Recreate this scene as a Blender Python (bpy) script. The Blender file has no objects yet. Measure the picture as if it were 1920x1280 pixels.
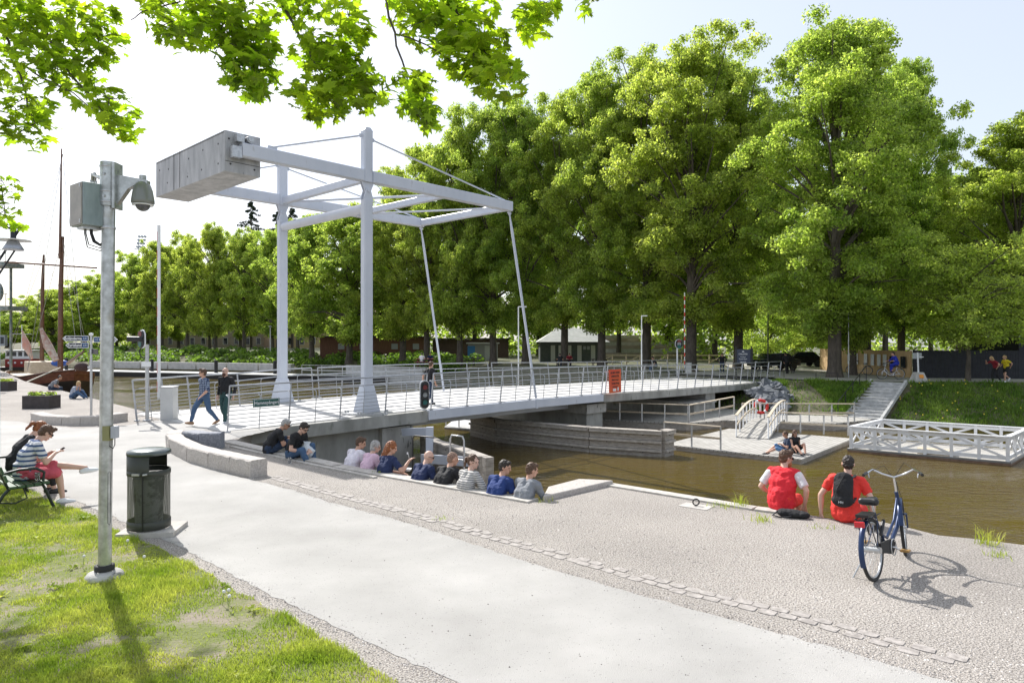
import bpy, math, random
import numpy as np
from mathutils import Vector, Matrix
PI = math.pi
V = Vector
sc = bpy.context.scene
col = sc.collection
random.seed(7)
# ---------------------------------------------------------------- camera
CH = 2.6; F = 1280.0
cam_d = bpy.data.cameras.new('camera'); cam = bpy.data.objects.new('camera', cam_d); col.objects.link(cam)
cam.location = (0, 0, CH); cam.rotation_euler = (math.radians(90), 0, 0)
cam_d.lens = 24.0; cam_d.sensor_width = 36.0; cam_d.clip_start = 0.05; cam_d.clip_end = 4000
sc.camera = cam
# ---------------------------------------------------------------- light
SUN_EL = 43.5
sun_h = V((-0.583, 0.812, 0)).normalized()
sun_v = V((sun_h.x*math.cos(math.radians(SUN_EL)), sun_h.y*math.cos(math.radians(SUN_EL)), math.sin(math.radians(SUN_EL))))
w = bpy.data.worlds.new('World'); sc.world = w; w.use_nodes = True
nt = w.node_tree; nt.nodes.clear()
sky = nt.nodes.new('ShaderNodeTexSky'); sky.sky_type = 'NISHITA'; sky.sun_disc = False
sky.sun_elevation = math.radians(SUN_EL); sky.sun_rotation = math.atan2(sun_h.x, sun_h.y)
sky.air_density = 1.0; sky.dust_density = 2.0; sky.ozone_density = 1.0
bg = nt.nodes.new('ShaderNodeBackground'); bg.inputs['Strength'].default_value = 0.15
wo = nt.nodes.new('ShaderNodeOutputWorld')
skymix_ = nt.nodes.new('ShaderNodeMix'); skymix_.data_type = 'RGBA'; skymix_.inputs[0].default_value = .55; skymix_.inputs[7].default_value = (5.3, 5.5, 5.9, 1)   # even pale tone added to the sky: whitens it and fills the shade
nt.links.new(sky.outputs[0], skymix_.inputs[6]); nt.links.new(skymix_.outputs[2], bg.inputs[0]); nt.links.new(bg.outputs[0], wo.inputs[0])
sl = bpy.data.lights.new('sun', 'SUN'); sl.energy = 4.8; sl.angle = math.radians(0.5); sl.color = (1.0, 0.97, 0.93)
so = bpy.data.objects.new('sun', sl); col.objects.link(so)
so.rotation_euler = sun_v.to_track_quat('Z', 'Y').to_euler(); so.location = (-30, 40, 60)
sc.view_settings.view_transform = 'Standard'; sc.view_settings.look = 'None'
sc.view_settings.exposure = 0.40; sc.view_settings.gamma = 1.0
cy = sc.cycles
cy.max_bounces = 7; cy.diffuse_bounces = 5; cy.glossy_bounces = 3; cy.transmission_bounces = 4; cy.transparent_max_bounces = 8
cy.caustics_reflective = False; cy.caustics_refractive = False
# ---------------------------------------------------------------- helpers
def G(px, py, z=0.0):
    Y = F*(CH-z)/(py-640.0); return V(((px-960)/F*Y, Y, z))
def D(px, py, Y):
    return V(((px-960)/F*Y, Y, CH+(640-py)*Y/F))
BO = V((-4.4, 23.4, 0)); BS = V((.683, .731, 0)).normalized(); BN = V((.731, -.683, 0)).normalized()
_zt = [(-9, 0), (-5.6, 0), (1.8, .1), (8, .13), (13, .08), (18, -.02), (26, -.12), (40, -.16)]
def zd(s):
    for (a, za), (b, zb) in zip(_zt, _zt[1:]):
        if s <= b: return za+(zb-za)*(s-a)/(b-a)
    return _zt[-1][1]
def BR(s, n, z=0.0): return BO+BS*s+BN*n+V((0, 0, z))
ORI = {}
def hexc(h):
    r = [int(h[i:i+2], 16)/255 for i in (0, 2, 4)]
    return tuple((x/12.92 if x <= .04045 else ((x+.055)/1.055)**2.4) for x in r)+(1,)
MATS = {}
def mat(name, c, rough=.6, metal=0.0, c2=None, ns=5.0, nd=4.0, bump=0.0, bs=40.0, spec=None, coord='Object', stretch=None, ramp=(.35, .65), trans=None, island=0.0, emis=None, c3=None, ns3=30, r3=(.6, .7), big=None, bdist=.02):
    if name in MATS: return MATS[name]
    m = bpy.data.materials.new(name); m.use_nodes = True; t = m.node_tree; N = t.nodes; L = t.links
    b = N['Principled BSDF']; b.inputs['Roughness'].default_value = rough; b.inputs['Metallic'].default_value = metal
    if spec is not None: b.inputs['Specular IOR Level'].default_value = spec
    if isinstance(c, str): c = hexc(c)
    if isinstance(c2, str): c2 = hexc(c2)
    if isinstance(c3, str): c3 = hexc(c3)
    if len(c) == 3: c = tuple(c)+(1,)
    b.inputs['Base Color'].default_value = c
    out = b.inputs['Base Color']; src = None; vec = None
    def getvec():
        tc = N.new('ShaderNodeTexCoord'); mp = N.new('ShaderNodeMapping')
        if stretch: mp.inputs['Scale'].default_value = stretch
        if coord == 'World':
            g = N.new('ShaderNodeNewGeometry'); L.new(g.outputs['Position'], mp.inputs['Vector'])
        else: L.new(tc.outputs['Object'], mp.inputs['Vector'])
        return mp.outputs['Vector']
    if c2 is not None:
        vec = getvec()
        n = N.new('ShaderNodeTexNoise'); n.inputs['Scale'].default_value = ns; n.inputs['Detail'].default_value = nd
        n.inputs['Roughness'].default_value = .6
        L.new(vec, n.inputs['Vector'])
        r = N.new('ShaderNodeValToRGB'); r.color_ramp.elements[0].position = ramp[0]; r.color_ramp.elements[1].position = ramp[1]
        r.color_ramp.elements[0].color = c; r.color_ramp.elements[1].color = tuple(c2)[:3]+(1,)
        L.new(n.outputs['Fac'], r.inputs['Fac']); src = r.outputs['Color']
        if c3 is not None:
            n3 = N.new('ShaderNodeTexNoise'); n3.inputs['Scale'].default_value = ns3; n3.inputs['Detail'].default_value = 2
            L.new(vec, n3.inputs['Vector'])
            r3_ = N.new('ShaderNodeValToRGB'); r3_.color_ramp.elements[0].position = r3[0]; r3_.color_ramp.elements[1].position = r3[1]
            L.new(n3.outputs['Fac'], r3_.inputs['Fac'])
            mx = N.new('ShaderNodeMix'); mx.data_type = 'RGBA'
            L.new(r3_.outputs['Color'], mx.inputs[0]); L.new(src, mx.inputs[6]); mx.inputs[7].default_value = tuple(c3)[:3]+(1,)
            src = mx.outputs[2]
    if big and src:
        nb_ = N.new('ShaderNodeTexNoise'); nb_.inputs['Scale'].default_value = big[0]; nb_.inputs['Detail'].default_value = 6; L.new(vec, nb_.inputs['Vector'])
        mrb = N.new('ShaderNodeMapRange'); mrb.inputs['From Min'].default_value = .3; mrb.inputs['From Max'].default_value = .7; mrb.inputs['To Min'].default_value = big[1]; mrb.inputs['To Max'].default_value = big[2]; L.new(nb_.outputs['Fac'], mrb.inputs['Value'])
        mxb = N.new('ShaderNodeMix'); mxb.data_type = 'RGBA'; mxb.blend_type = 'MULTIPLY'; mxb.inputs[0].default_value = 1
        L.new(src, mxb.inputs[6]); L.new(mrb.outputs[0], mxb.inputs[7]); src = mxb.outputs[2]
    if island > 0:
        g = N.new('ShaderNodeNewGeometry'); hsv = N.new('ShaderNodeHueSaturation')
        mr = N.new('ShaderNodeMapRange'); mr.inputs['To Min'].default_value = 1-island; mr.inputs['To Max'].default_value = 1+island
        L.new(g.outputs['Random Per Island'], mr.inputs['Value']); L.new(mr.outputs[0], hsv.inputs['Value'])
        mr2 = N.new('ShaderNodeMapRange'); mr2.inputs['To Min'].default_value = .5-island*.012; mr2.inputs['To Max'].default_value = .5+island*.022
        oi = N.new('ShaderNodeObjectInfo'); L.new(oi.outputs['Random'], mr2.inputs['Value']); L.new(mr2.outputs[0], hsv.inputs['Hue'])
        if src: L.new(src, hsv.inputs['Color'])
        else: hsv.inputs['Color'].default_value = c
        src = hsv.outputs['Color']
    if src: L.new(src, out)
    if trans is not None:
        tr = N.new('ShaderNodeBsdfTranslucent'); mx = N.new('ShaderNodeMixShader'); mx.inputs[0].default_value = trans[1]
        tcx = trans[0]
        if src:
            mm = N.new('ShaderNodeMix'); mm.data_type = 'RGBA'; mm.blend_type = 'MULTIPLY'; mm.inputs[0].default_value = 1
            L.new(src, mm.inputs[6]); mm.inputs[7].default_value = tuple(tcx)+(1,); L.new(mm.outputs[2], tr.inputs['Color'])
        L.new(b.outputs[0], mx.inputs[1]); L.new(tr.outputs[0], mx.inputs[2])
        L.new(mx.outputs[0], N['Material Output'].inputs['Surface'])
    if bump > 0:
        if vec is None: vec = getvec()
        n2 = N.new('ShaderNodeTexNoise'); n2.inputs['Scale'].default_value = bs; n2.inputs['Detail'].default_value = 3
        L.new(vec, n2.inputs['Vector'])
        bp = N.new('ShaderNodeBump'); bp.inputs['Strength'].default_value = bump; bp.inputs['Distance'].default_value = bdist
        L.new(n2.outputs['Fac'], bp.inputs['Height']); L.new(bp.outputs[0], b.inputs['Normal'])
    if emis:
        b.inputs['Emission Color'].default_value = hexc(emis[0]); b.inputs['Emission Strength'].default_value = emis[1]
    MATS[name] = m
    return m

def frame(d, up=V((0, 0, 1))):
    d = V(d).normalized()
    if abs(d.dot(up)) > .999: up = V((1, 0, 0)) if abs(d.x) < .9 else V((0, 1, 0))
    x = d.cross(up).normalized(); y = x.cross(d).normalized()   # x side, y up
    return x, y
def tag(o, label=None, cat=None, group=None, kind=None):
    if label: o['label'] = label
    if cat: o['category'] = cat
    if group: o['group'] = group
    if kind: o['kind'] = kind
    return o
def thing(name, label, cat, loc=(0, 0, 0), rot=0, group=None):
    o = bpy.data.objects.new(name, None); col.objects.link(o); o.empty_display_size = .2
    o.location = loc; o.rotation_euler = (0, 0, rot); tag(o, label, cat, group)
    ORI[o.name] = V(loc) if rot == 0 else V((0, 0, 0)); return o
class MB:
    def __init__(s): s.v = []; s.f = []; s.sm = []
    def add(s, vs, fs, sm=False):
        k = len(s.v); s.v += [tuple(x) for x in vs]; s.f += [tuple(i+k for i in f) for f in fs]; s.sm += [sm]*len(fs); return s
    def box(s, c, size, R=None):
        c = V(c); hx, hy, hz = [q/2 for q in size]
        vs = [V((x, y, z)) for x in (-hx, hx) for y in (-hy, hy) for z in (-hz, hz)]
        if R is not None: vs = [R @ q for q in vs]
        vs = [c+q for q in vs]
        return s.add(vs, [(0, 1, 3, 2), (4, 6, 7, 5), (0, 4, 5, 1), (2, 3, 7, 6), (0, 2, 6, 4), (1, 5, 7, 3)])
    def bar(s, p0, p1, w_, h_, up=V((0, 0, 1))):
        p0 = V(p0); p1 = V(p1); x, y = frame(p1-p0, up); vs = []
        for p in (p0, p1):
            for a, b in ((-1, -1), (1, -1), (1, 1), (-1, 1)): vs.append(p+x*a*w_/2+y*b*h_/2)
        return s.add(vs, [(3, 2, 1, 0), (4, 5, 6, 7), (0, 1, 5, 4), (1, 2, 6, 5), (2, 3, 7, 6), (3, 0, 4, 7)])
    def tube(s, pts, r, n=8, cap=True):
        pts = [V(p) for p in pts]; m = len(pts)
        rs = r if isinstance(r, (list, tuple)) else [r]*m
        d0 = (pts[1]-pts[0]).normalized(); x, y = frame(d0); vs = []
        for i, p in enumerate(pts):
            if i == 0: d = d0
            elif i == m-1: d = (pts[-1]-pts[-2]).normalized()
            else: d = ((pts[i+1]-p).normalized()+(p-pts[i-1]).normalized()).normalized()
            x = (x-d*x.dot(d)).normalized(); y = d.cross(x)
            for k in range(n):
                a = 2*PI*k/n; vs.append(p+(x*math.cos(a)+y*math.sin(a))*rs[i])
        fs = [(i*n+k, i*n+(k+1) % n, (i+1)*n+(k+1) % n, (i+1)*n+k) for i in range(m-1) for k in range(n)]
        s.add(vs, fs, True)
        if cap: s.add(vs[:n], [tuple(range(n))[::-1]]); s.add(vs[-n:], [tuple(range(n))])
        return s
    def cyl(s, p0, p1, r0, r1=None, n=12): return s.tube([p0, p1], [r0, r0 if r1 is None else r1], n)
    def lathe(s, prof, c, n=24, a0=0, a1=2*PI, M=None, cap=False):
        c = V(c); full = abs(a1-a0-2*PI) < 1e-6; k = n if full else n+1; vs = []
        for r, z in prof:
            for i in range(k):
                a = a0+(a1-a0)*i/n; q = V((r*math.cos(a), r*math.sin(a), z)); vs.append(c+(M @ q if M else q))
        m = len(prof)
        fs = [(j*k+i, j*k+(i+1) % k, (j+1)*k+(i+1) % k, (j+1)*k+i) for j in range(m-1) for i in range(n)]
        s.add(vs, fs, True)
        if cap: s.add(vs[:k], [tuple(range(k))[::-1]]); s.add(vs[-k:], [tuple(range(k))])
        return s
    def prism(s, poly, z0, z1, bottom=True):
        k = len(poly); a = sum(poly[i][0]*poly[(i+1) % k][1]-poly[(i+1) % k][0]*poly[i][1] for i in range(k))
        if a < 0: poly = poly[::-1]
        f0 = (lambda p: z0(p)) if callable(z0) else (lambda p: z0)
        f1 = (lambda p: z1(p)) if callable(z1) else (lambda p: z1)
        vs = [(p[0], p[1], f0(p)) for p in poly]+[(p[0], p[1], f1(p)) for p in poly]
        fs = [tuple(range(k, 2*k))]+([tuple(range(k))[::-1]] if bottom else [])+[(i, (i+1) % k, k+(i+1) % k, k+i) for i in range(k)]
        return s.add(vs, fs)
    def ell(s, c, r, M=None, nu=12, nv=8):
        c = V(c); vs = []
        if not isinstance(r, (list, tuple)): r = (r, r, r)
        vs.append(V((0, 0, -r[2])))
        for j in range(1, nv):
            t = -PI/2+PI*j/nv
            for i in range(nu):
                a = 2*PI*i/nu; vs.append(V((r[0]*math.cos(t)*math.cos(a), r[1]*math.cos(t)*math.sin(a), r[2]*math.sin(t))))
        vs.append(V((0, 0, r[2])))
        if M is not None: vs = [M @ q for q in vs]
        vs = [c+q for q in vs]; top = len(vs)-1
        fs = [(0, 1+(i+1) % nu, 1+i) for i in range(nu)]
        for j in range(nv-2): fs += [(1+j*nu+i, 1+j*nu+(i+1) % nu, 1+(j+1)*nu+(i+1) % nu, 1+(j+1)*nu+i) for i in range(nu)]
        b = 1+(nv-2)*nu; fs += [(b+i, b+(i+1) % nu, top) for i in range(nu)]
        return s.add(vs, fs, True)
    def cap(s, p0, p1, r0, r1=None, n=10):
        r1 = r0 if r1 is None else r1
        if (V(p1)-V(p0)).length > 1e-4: s.tube([p0, p1], [r0, r1], n)
        s.ell(p0, r0*1.0, None, n, 6); s.ell(p1, r1, None, n, 6); return s
    def plank(s, p0, p1, w_, h_, **k): return s.bar(p0, p1, w_, h_, **k)
    def obj(s, name, m, parent=None, org=None, local=False, bevel=0):
        if parent is not None and not local: o_ = ORI.get(parent.name, V((0, 0, 0)))
        elif parent is not None: o_ = V((0, 0, 0))
        elif org is not None: o_ = V(org)
        else:
            a = np.array(s.v); o_ = V((a[:, 0].mean(), a[:, 1].mean(), a[:, 2].min()))
        me = bpy.data.meshes.new(name); me.from_pydata([(a-o_.x, b-o_.y, c-o_.z) for a, b, c in s.v], [], s.f)
        me.polygons.foreach_set('use_smooth', s.sm)
        if any(s.sm) and not all(s.sm): pass
        me.materials.append(m); me.update()
        o = bpy.data.objects.new(name, me); col.objects.link(o)
        if parent is not None: o.parent = parent; ORI[o.name] = o_
        else: o.location = o_; ORI[o.name] = o_
        if bevel:
            b = o.modifiers.new('bevel', 'BEVEL'); b.width = bevel; b.segments = 2; b.limit_method = 'ANGLE'
            BAKE.append(o)
        return o
BAKE = []
TXC = {}
def remeshed(o, vox, smooth=3, fac=.5):
    nm_ = o.name.split('.')[0]; dp = {'shirt': (.016, .075), 'trousers': (.016, .08), 'shorts': (.014, .07), 'vest': (.016, .08), 'hair': (.016, .022), 'beard': (.012, .02), 'hood': (.01, .05), 'pouch': (.01, .05), 'rucksack': (.008, .06)}.get(nm_)
    r = o.modifiers.new('r', 'REMESH'); r.mode = 'VOXEL'; r.voxel_size = vox; r.use_smooth_shade = True
    if smooth:
        q = o.modifiers.new('s', 'SMOOTH'); q.iterations = smooth; q.factor = fac
    if dp:
        if nm_ not in TXC:
            tx = bpy.data.textures.new(nm_+'_folds', 'CLOUDS'); tx.noise_scale = dp[1]; tx.noise_depth = 2; TXC[nm_] = tx
        dm = o.modifiers.new('d', 'DISPLACE'); dm.texture = TXC[nm_]; dm.strength = dp[0]*2; dm.mid_level = .42; dm.texture_coords = 'LOCAL'
    BAKE.append(o); return o
def text(body, size, m, parent, loc, R, name='lettering', ext=.002, align='CENTER', bold=0.0, sx=1.0):
    cu = bpy.data.curves.new(name, 'FONT'); cu.body = body; cu.size = size; cu.align_x = align; cu.align_y = 'CENTER'; cu.extrude = ext; cu.offset = bold
    cu.resolution_u = 2
    o = bpy.data.objects.new(name, cu); col.objects.link(o); o.parent = parent
    loc = V(loc)-ORI.get(parent.name, V((0, 0, 0))); M = R.to_4x4() @ Matrix.Diagonal((sx, 1, 1, 1)); M.translation = loc
    o.matrix_local = M; cu.materials.append(m); BAKE.append(o); return o
def bake():
    dg = bpy.context.evaluated_depsgraph_get()
    done = []
    for o in BAKE:
        e = o.evaluated_get(dg)
        done.append((o, bpy.data.meshes.new_from_object(e, preserve_all_data_layers=False, depsgraph=dg)))
    for o, me in done:
        ms = [x for x in o.data.materials]
        if o.type == 'MESH':
            o.modifiers.clear(); o.data = me
            if not me.materials: [me.materials.append(x) for x in ms]
        else:
            n = bpy.data.objects.new('tmp', me); col.objects.link(n); n.parent = o.parent; n.matrix_local = o.matrix_local.copy()
            nm = o.name; bpy.data.objects.remove(o); n.name = nm
            if not me.materials: [me.materials.append(x) for x in ms]
def sign_rot(normal, up=V((0, 0, 1))):          # local +Z = normal, local X = reading direction, Y up
    z = V(normal).normalized(); x = up.cross(z).normalized(); y = z.cross(x)
    return Matrix((x, y, z)).transposed()
# materials
M_steel = mat('galvanised_steel', (.42, .43, .44), .38, .7, c2=(.55, .56, .57), ns=14, bump=.05, bs=60)
M_rail = mat('railing_steel', (.45, .47, .5), .35, .55, c2=(.36, .38, .41), ns=3)
M_bluewhite = mat('pale_blue_paint', (.52, .56, .64), .35, .0, c2=(.60, .63, .70), ns=1.2, nd=6, bump=.02, bs=8, c3=(.36, .36, .36), ns3=5, r3=(.68, .84), stretch=(1, 1, .35))
M_conc = mat('concrete', (.33, .32, .30), .85, 0, c2=(.50, .49, .46), ns=2.2, nd=8, bump=.35, bs=30, c3=(.16, .16, .15), ns3=9, r3=(.64, .72), stretch=(1, 1, .35))
M_concd = mat('dark_concrete', (.24, .24, .22), .85, 0, c2=(.40, .395, .37), ns=1.3, nd=8, bump=.15, bs=25, c3=(.11, .12, .09), ns3=4, r3=(.60, .78), stretch=(1, 1, .4))  # darker concrete with vertical streaks and greenish dark blotches
M_deck = mat('deck_boards', (.50, .49, .46), .8, 0, c2=(.62, .61, .58), ns=6, nd=5, bump=.2, bs=30)
M_granite = mat('granite', (.36, .33, .30), .85, 0, c2=(.55, .51, .47), ns=30, nd=6, bump=.6, bs=12)
M_dgranite = mat('dark_granite', (.16, .17, .20), .8, 0, c2=(.30, .31, .34), ns=25, nd=6, bump=.5, bs=14)
M_kerb = mat('pale_quay_stone', (.40, .375, .34), .85, 0, c2=(.54, .51, .47), ns=8, nd=6, bump=.3, bs=20)
M_white = mat('white_paint', (.78, .79, .80), .45, 0, c2=(.68, .70, .72), ns=4)
M_black = mat('black_paint', (.015, .015, .017), .4)
M_rubber = mat('black_rubber', (.02, .02, .02), .7)
M_red = mat('red_paint', (.62, .03, .025), .45)
M_timber = mat('weathered_timber', (.27, .24, .21), .85, 0, c2=(.46, .42, .37), ns=5, nd=6, bump=.3, bs=30, stretch=(1, 1, 4))
M_timberl = mat('pale_timber', (.50, .42, .31), .8, 0, c2=(.62, .54, .42), ns=6, nd=5, bump=.2, bs=30)
M_dock = mat('grey_dock_boards', (.42, .42, .42), .8, 0, c2=(.55, .55, .54), ns=5, nd=5, bump=.2, bs=30)
M_glass = mat('dark_glass', (.02, .025, .03), .08)
M_bark = mat('bark', (.055, .045, .036), .9, 0, c2=(.12, .10, .08), ns=6, nd=6, bump=.8, bs=9, stretch=(1, 1, .3))
M_leaf = mat('leaf', (.18, .25, .055), .5, c2=(.36, .42, .125), ns=.45, island=.5, trans=((2.1, 2.1, 1.1), .66), spec=.4)
M_leafm = mat('maple_leaf', (.17, .27, .02), .45, c2=(.27, .36, .03), ns=1.2, island=.5, trans=((1.95, 2.05, .8), .6), spec=.35)
M_leafd = mat('conifer_needles', (.018, .035, .016), .7, c2=(.03, .055, .02), ns=1, island=.2)
M_leafb = mat('bank_leaf', (.09, .15, .03), .55, c2=(.17, .25, .05), ns=.35, island=.45, trans=((1.9, 2.0, 1.0), .5), spec=.3)
M_grassb = mat('grass_blade', (.25, .35, .04), .6, c2=(.50, .53, .13), ns=1.5, island=.3, trans=((1.4, 1.4, .8), .4), spec=.2, coord='World')
# ================================================================ THE SETTING
def struct(o): o['kind'] = 'structure'; return o
WZ = -2.0
# ground cover materials (world coordinates)
M_soil = mat('gravel_and_soil', (.125, .108, .095), .95, 0, c2=(.47, .43, .385), ns=56, nd=8, bump=1.0, bs=60, coord='World', ramp=(.40, .56), c3=(.60, .57, .54), ns3=130, r3=(.60, .66), big=(.45, .84, 1.12))
M_asph = mat('worn_asphalt', (.375, .362, .340), .9, 0, c2=(.465, .45, .425), ns=.9, nd=12, bump=.5, bs=150, coord='World', ramp=(.3, .7), c3=(.18, .175, .165), ns3=60, r3=(.67, .73), big=(.5, .84, 1.08))
M_lawn = mat('lawn_soil', (.26, .22, .17), .95, 0, c2=(.15, .17, .05), ns=2.4, nd=8, bump=.8, bs=30, coord='World', ramp=(.40, .56))
M_bank = mat('bank_soil', (.06, .07, .03), .95, 0, c2=(.15, .13, .08), ns=1.2, nd=8, bump=1.0, bs=5, coord='World', c3=(.14, .12, .08), ns3=.5, r3=(.62, .70))
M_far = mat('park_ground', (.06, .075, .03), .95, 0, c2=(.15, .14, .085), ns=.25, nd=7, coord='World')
M_road = mat('park_path', (.30, .28, .25), .9, 0, c2=(.40, .38, .34), ns=1.0, nd=7, bump=.2, bs=30, coord='World')
# water
mw = bpy.data.materials.new('canal_water'); mw.use_nodes = True; t = mw.node_tree; N = t.nodes; L = t.links; b = N['Principled BSDF']
b.inputs['Roughness'].default_value = .04; b.inputs['IOR'].default_value = 1.33; b.inputs['Specular IOR Level'].default_value = .85
g = N.new('ShaderNodeNewGeometry')
n0 = N.new('ShaderNodeTexNoise'); n0.inputs['Scale'].default_value = .25; n0.inputs['Detail'].default_value = 4; L.new(g.outputs['Position'], n0.inputs['Vector'])
r = N.new('ShaderNodeValToRGB'); r.color_ramp.elements[0].color = (.070, .046, .010, 1); r.color_ramp.elements[1].color = (.122, .087, .021, 1)
L.new(n0.outputs['Fac'], r.inputs[0]); L.new(r.outputs[0], b.inputs['Base Color'])
def wnoise(sc_, st, rot, sy):
    mp = N.new('ShaderNodeMapping'); mp.inputs['Rotation'].default_value = (0, 0, rot); mp.inputs['Scale'].default_value = (1, sy, 1)
    L.new(g.outputs['Position'], mp.inputs[0]); n = N.new('ShaderNodeTexNoise'); n.inputs['Scale'].default_value = sc_; n.inputs['Detail'].default_value = 3
    L.new(mp.outputs[0], n.inputs['Vector']); return n
na = wnoise(1.7, 0, .3, 2.2); nb = wnoise(6, 0, -.2, 2.0)
ad = N.new('ShaderNodeMath'); ad.operation = 'MULTIPLY_ADD'; L.new(nb.outputs['Fac'], ad.inputs[0]); ad.inputs[1].default_value = .3; L.new(na.outputs['Fac'], ad.inputs[2])
bp = N.new('ShaderNodeBump'); bp.inputs['Strength'].default_value = .55; bp.inputs['Distance'].default_value = .20
L.new(ad.outputs[0], bp.inputs['Height']); L.new(bp.outputs[0], b.inputs['Normal'])
nbig = wnoise(.16, 0, .5, 2.6); mrw = N.new('ShaderNodeMapRange'); mrw.inputs['From Min'].default_value = .38; mrw.inputs['From Max'].default_value = .62; mrw.inputs['To Min'].default_value = .12; mrw.inputs['To Max'].default_value = .60
L.new(nbig.outputs['Fac'], mrw.inputs['Value']); L.new(mrw.outputs[0], bp.inputs['Strength'])
struct(MB().add([(-900, -60, WZ), (900, -60, WZ), (900, 900, WZ), (-900, 900, WZ)], [(0, 1, 2, 3)]).obj('water', mw, org=(0, 0, WZ)))
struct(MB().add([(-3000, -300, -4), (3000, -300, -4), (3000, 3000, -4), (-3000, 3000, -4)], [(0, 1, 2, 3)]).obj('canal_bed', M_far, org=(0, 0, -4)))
# near land
A1 = BR(-.2, -7.0); A2 = BR(-.2, -1.2); A3 = BR(-4.3, -1.2); A4 = BR(-4.5, -.3)
QD = V((.789, -.614, 0)); QW = V((.614, .789, 0))
Q = [G(440, 828), G(560, 855), G(645, 873), G(780, 903), G(1010, 937), G(1052, 914), G(1150, 908), G(1300, 932), G(1420, 952), G(1500, 962), G(1560, 972), G(1640, 975), G(1700, 988), G(1760, 1003), G(1830, 1010), G(1920, 1021)]
land = [V((-260, 310, 0)), V((-120, 150, 0)), V((-60, 78, 0)), G(45, 714), G(255, 767), V((-12.5, 24.0, 0)), V((-10.7, 27.3, 0)), A1, A2, A3, A4] + Q + [V((9.5, 6.2, 0)), V((26, -6, 0)), V((60, -40, 0)), V((-260, -40, 0))]
# quay edges a little uneven where the gravel spills over
struct(MB().prism([(p.x, p.y) for p in land], -3.5, 0.0).obj('ground', M_soil, org=(0, 0, 0)))
# asphalt path + plaza, one sheet 4 mm up
pe_low = [G(861, 1280), G(703, 1210), G(600, 1158), G(500, 1113), G(417, 1067), G(327, 1020), G(280, 1000), G(210, 968), G(160, 945), G(118, 928), G(60, 905), G(-60, 880)]
pe_up = [G(-60, 786), G(40, 790), G(60, 797), G(150, 803), G(240, 797), G(262, 792), G(300, 788), BR(-5.3, -6.0), BR(-3.2, -5.5), BR(-3.2, -.3), G(412, 829), G(345, 822), G(318, 832), G(330, 856), G(400, 880), G(470, 899), G(560, 922), G(620, 942), G(720, 968), G(820, 998), G(1012, 1061), G(1205, 1117), G(1460, 1186), G(1631, 1234), G(1789, 1280), V((5.5, 3.2, 0)), V((8, .5, 0)), V((3, 1.0, 0))]
def wob(ps, amp=.035, step=.35, seed=1):
    rr = random.Random(seed); out = []
    for a, c in zip(ps, ps[1:]):
        k = max(1, int((c-a).length/step))
        for i in range(k):
            p = a.lerp(c, i/k); out.append(p+V((rr.uniform(-amp, amp), rr.uniform(-amp, amp), 0)))
    out.append(ps[-1]); return out
pl = wob(pe_low, .022, .12)+wob(pe_up, .025, .12)
struct(MB().add([(p.x, p.y, .004) for p in pl][::-1], [tuple(range(len(pl)))]).obj('path', M_asph, org=(0, 0, 0)))
# cobble edging: flat setts flush in the gravel
rr = random.Random(5); cb = MB()
cl = [G(500, 893), G(600, 921), G(772, 966), G(900, 1003), G(1040, 1041), G(1287, 1112), G(1494, 1160), G(1672, 1211), G(1800, 1245)]
for a, c in zip(cl, cl[1:]):
    d = (c-a); k = int(d.length/.172); dn = d.normalized(); sd = V((-dn.y, dn.x, 0))
    for i in range(k):
        p = a+d*((i+.5)/k)
        for q in (0, 1):
            if rr.random() < (.02, .12)[q]: continue
            c0 = p+dn*(q*.085+rr.uniform(-.012, .012))+sd*(q*.127+rr.uniform(-.012, .012)); L_ = .089*rr.uniform(.88, 1.0); W_ = .060*rr.uniform(.8, 1.05); z = .0055+rr.random()*.003
            vs = [c0+dn*(sx*L_*rr.uniform(.85, 1))+sd*(sy*W_*rr.uniform(.85, 1)) for sx, sy in ((-1, -1), (-.3, -1.12), (.6, -1.05), (1, -.8), (1, .9), (.2, 1.1), (-1, 1))]
            n_ = len(vs); cb.add([(v.x, v.y, -.02) for v in vs]+[(v.x, v.y, z) for v in vs], [tuple(range(n_, 2*n_))]+[(i_, (i_+1) % n_, n_+(i_+1) % n_, n_+i_) for i_ in range(n_)])
M_sett = mat('pale_setts', (.27, .245, .225), .9, 0, c2=(.44, .405, .375), ns=14, nd=6, bump=.4, bs=40)
struct(cb.obj('cobble_edging', M_sett, org=(0, 0, 0)))
# loose stones over the gravel strip
def scatter_stones(name, polyf, n, smin, smax, m, seed=3, zf=lambda x, y: 0.0):
    r_ = np.random.default_rng(seed); vs = []; fs = []; k = 0
    base = np.array([(1, 0, 0), (.3, .95, 0), (-.8, .6, 0), (-.8, -.6, 0), (.3, -.95, 0), (0, 0, .75)])
    for _ in range(n):
        p = polyf(r_)
        if p is None: continue
        s_ = smin+(smax-smin)*r_.random()**3; a = r_.random()*6.28; ca, sa = math.cos(a), math.sin(a); z = zf(p[0], p[1])
        j = base*(1+.25*(r_.random((6, 3))-.5))*s_
        vs += [(p[0]+ca*x-sa*y, p[1]+sa*x+ca*y, z+zz-.002) for x, y, zz in j]
        fs += [(k+i, k+(i+1) % 5, k+5) for i in range(5)]; k += 6
    me = bpy.data.meshes.new(name); me.from_pydata(vs, [], fs); me.materials.append(m)
    o = bpy.data.objects.new(name, me); col.objects.link(o); o['kind'] = 'stuff'; return o
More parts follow.
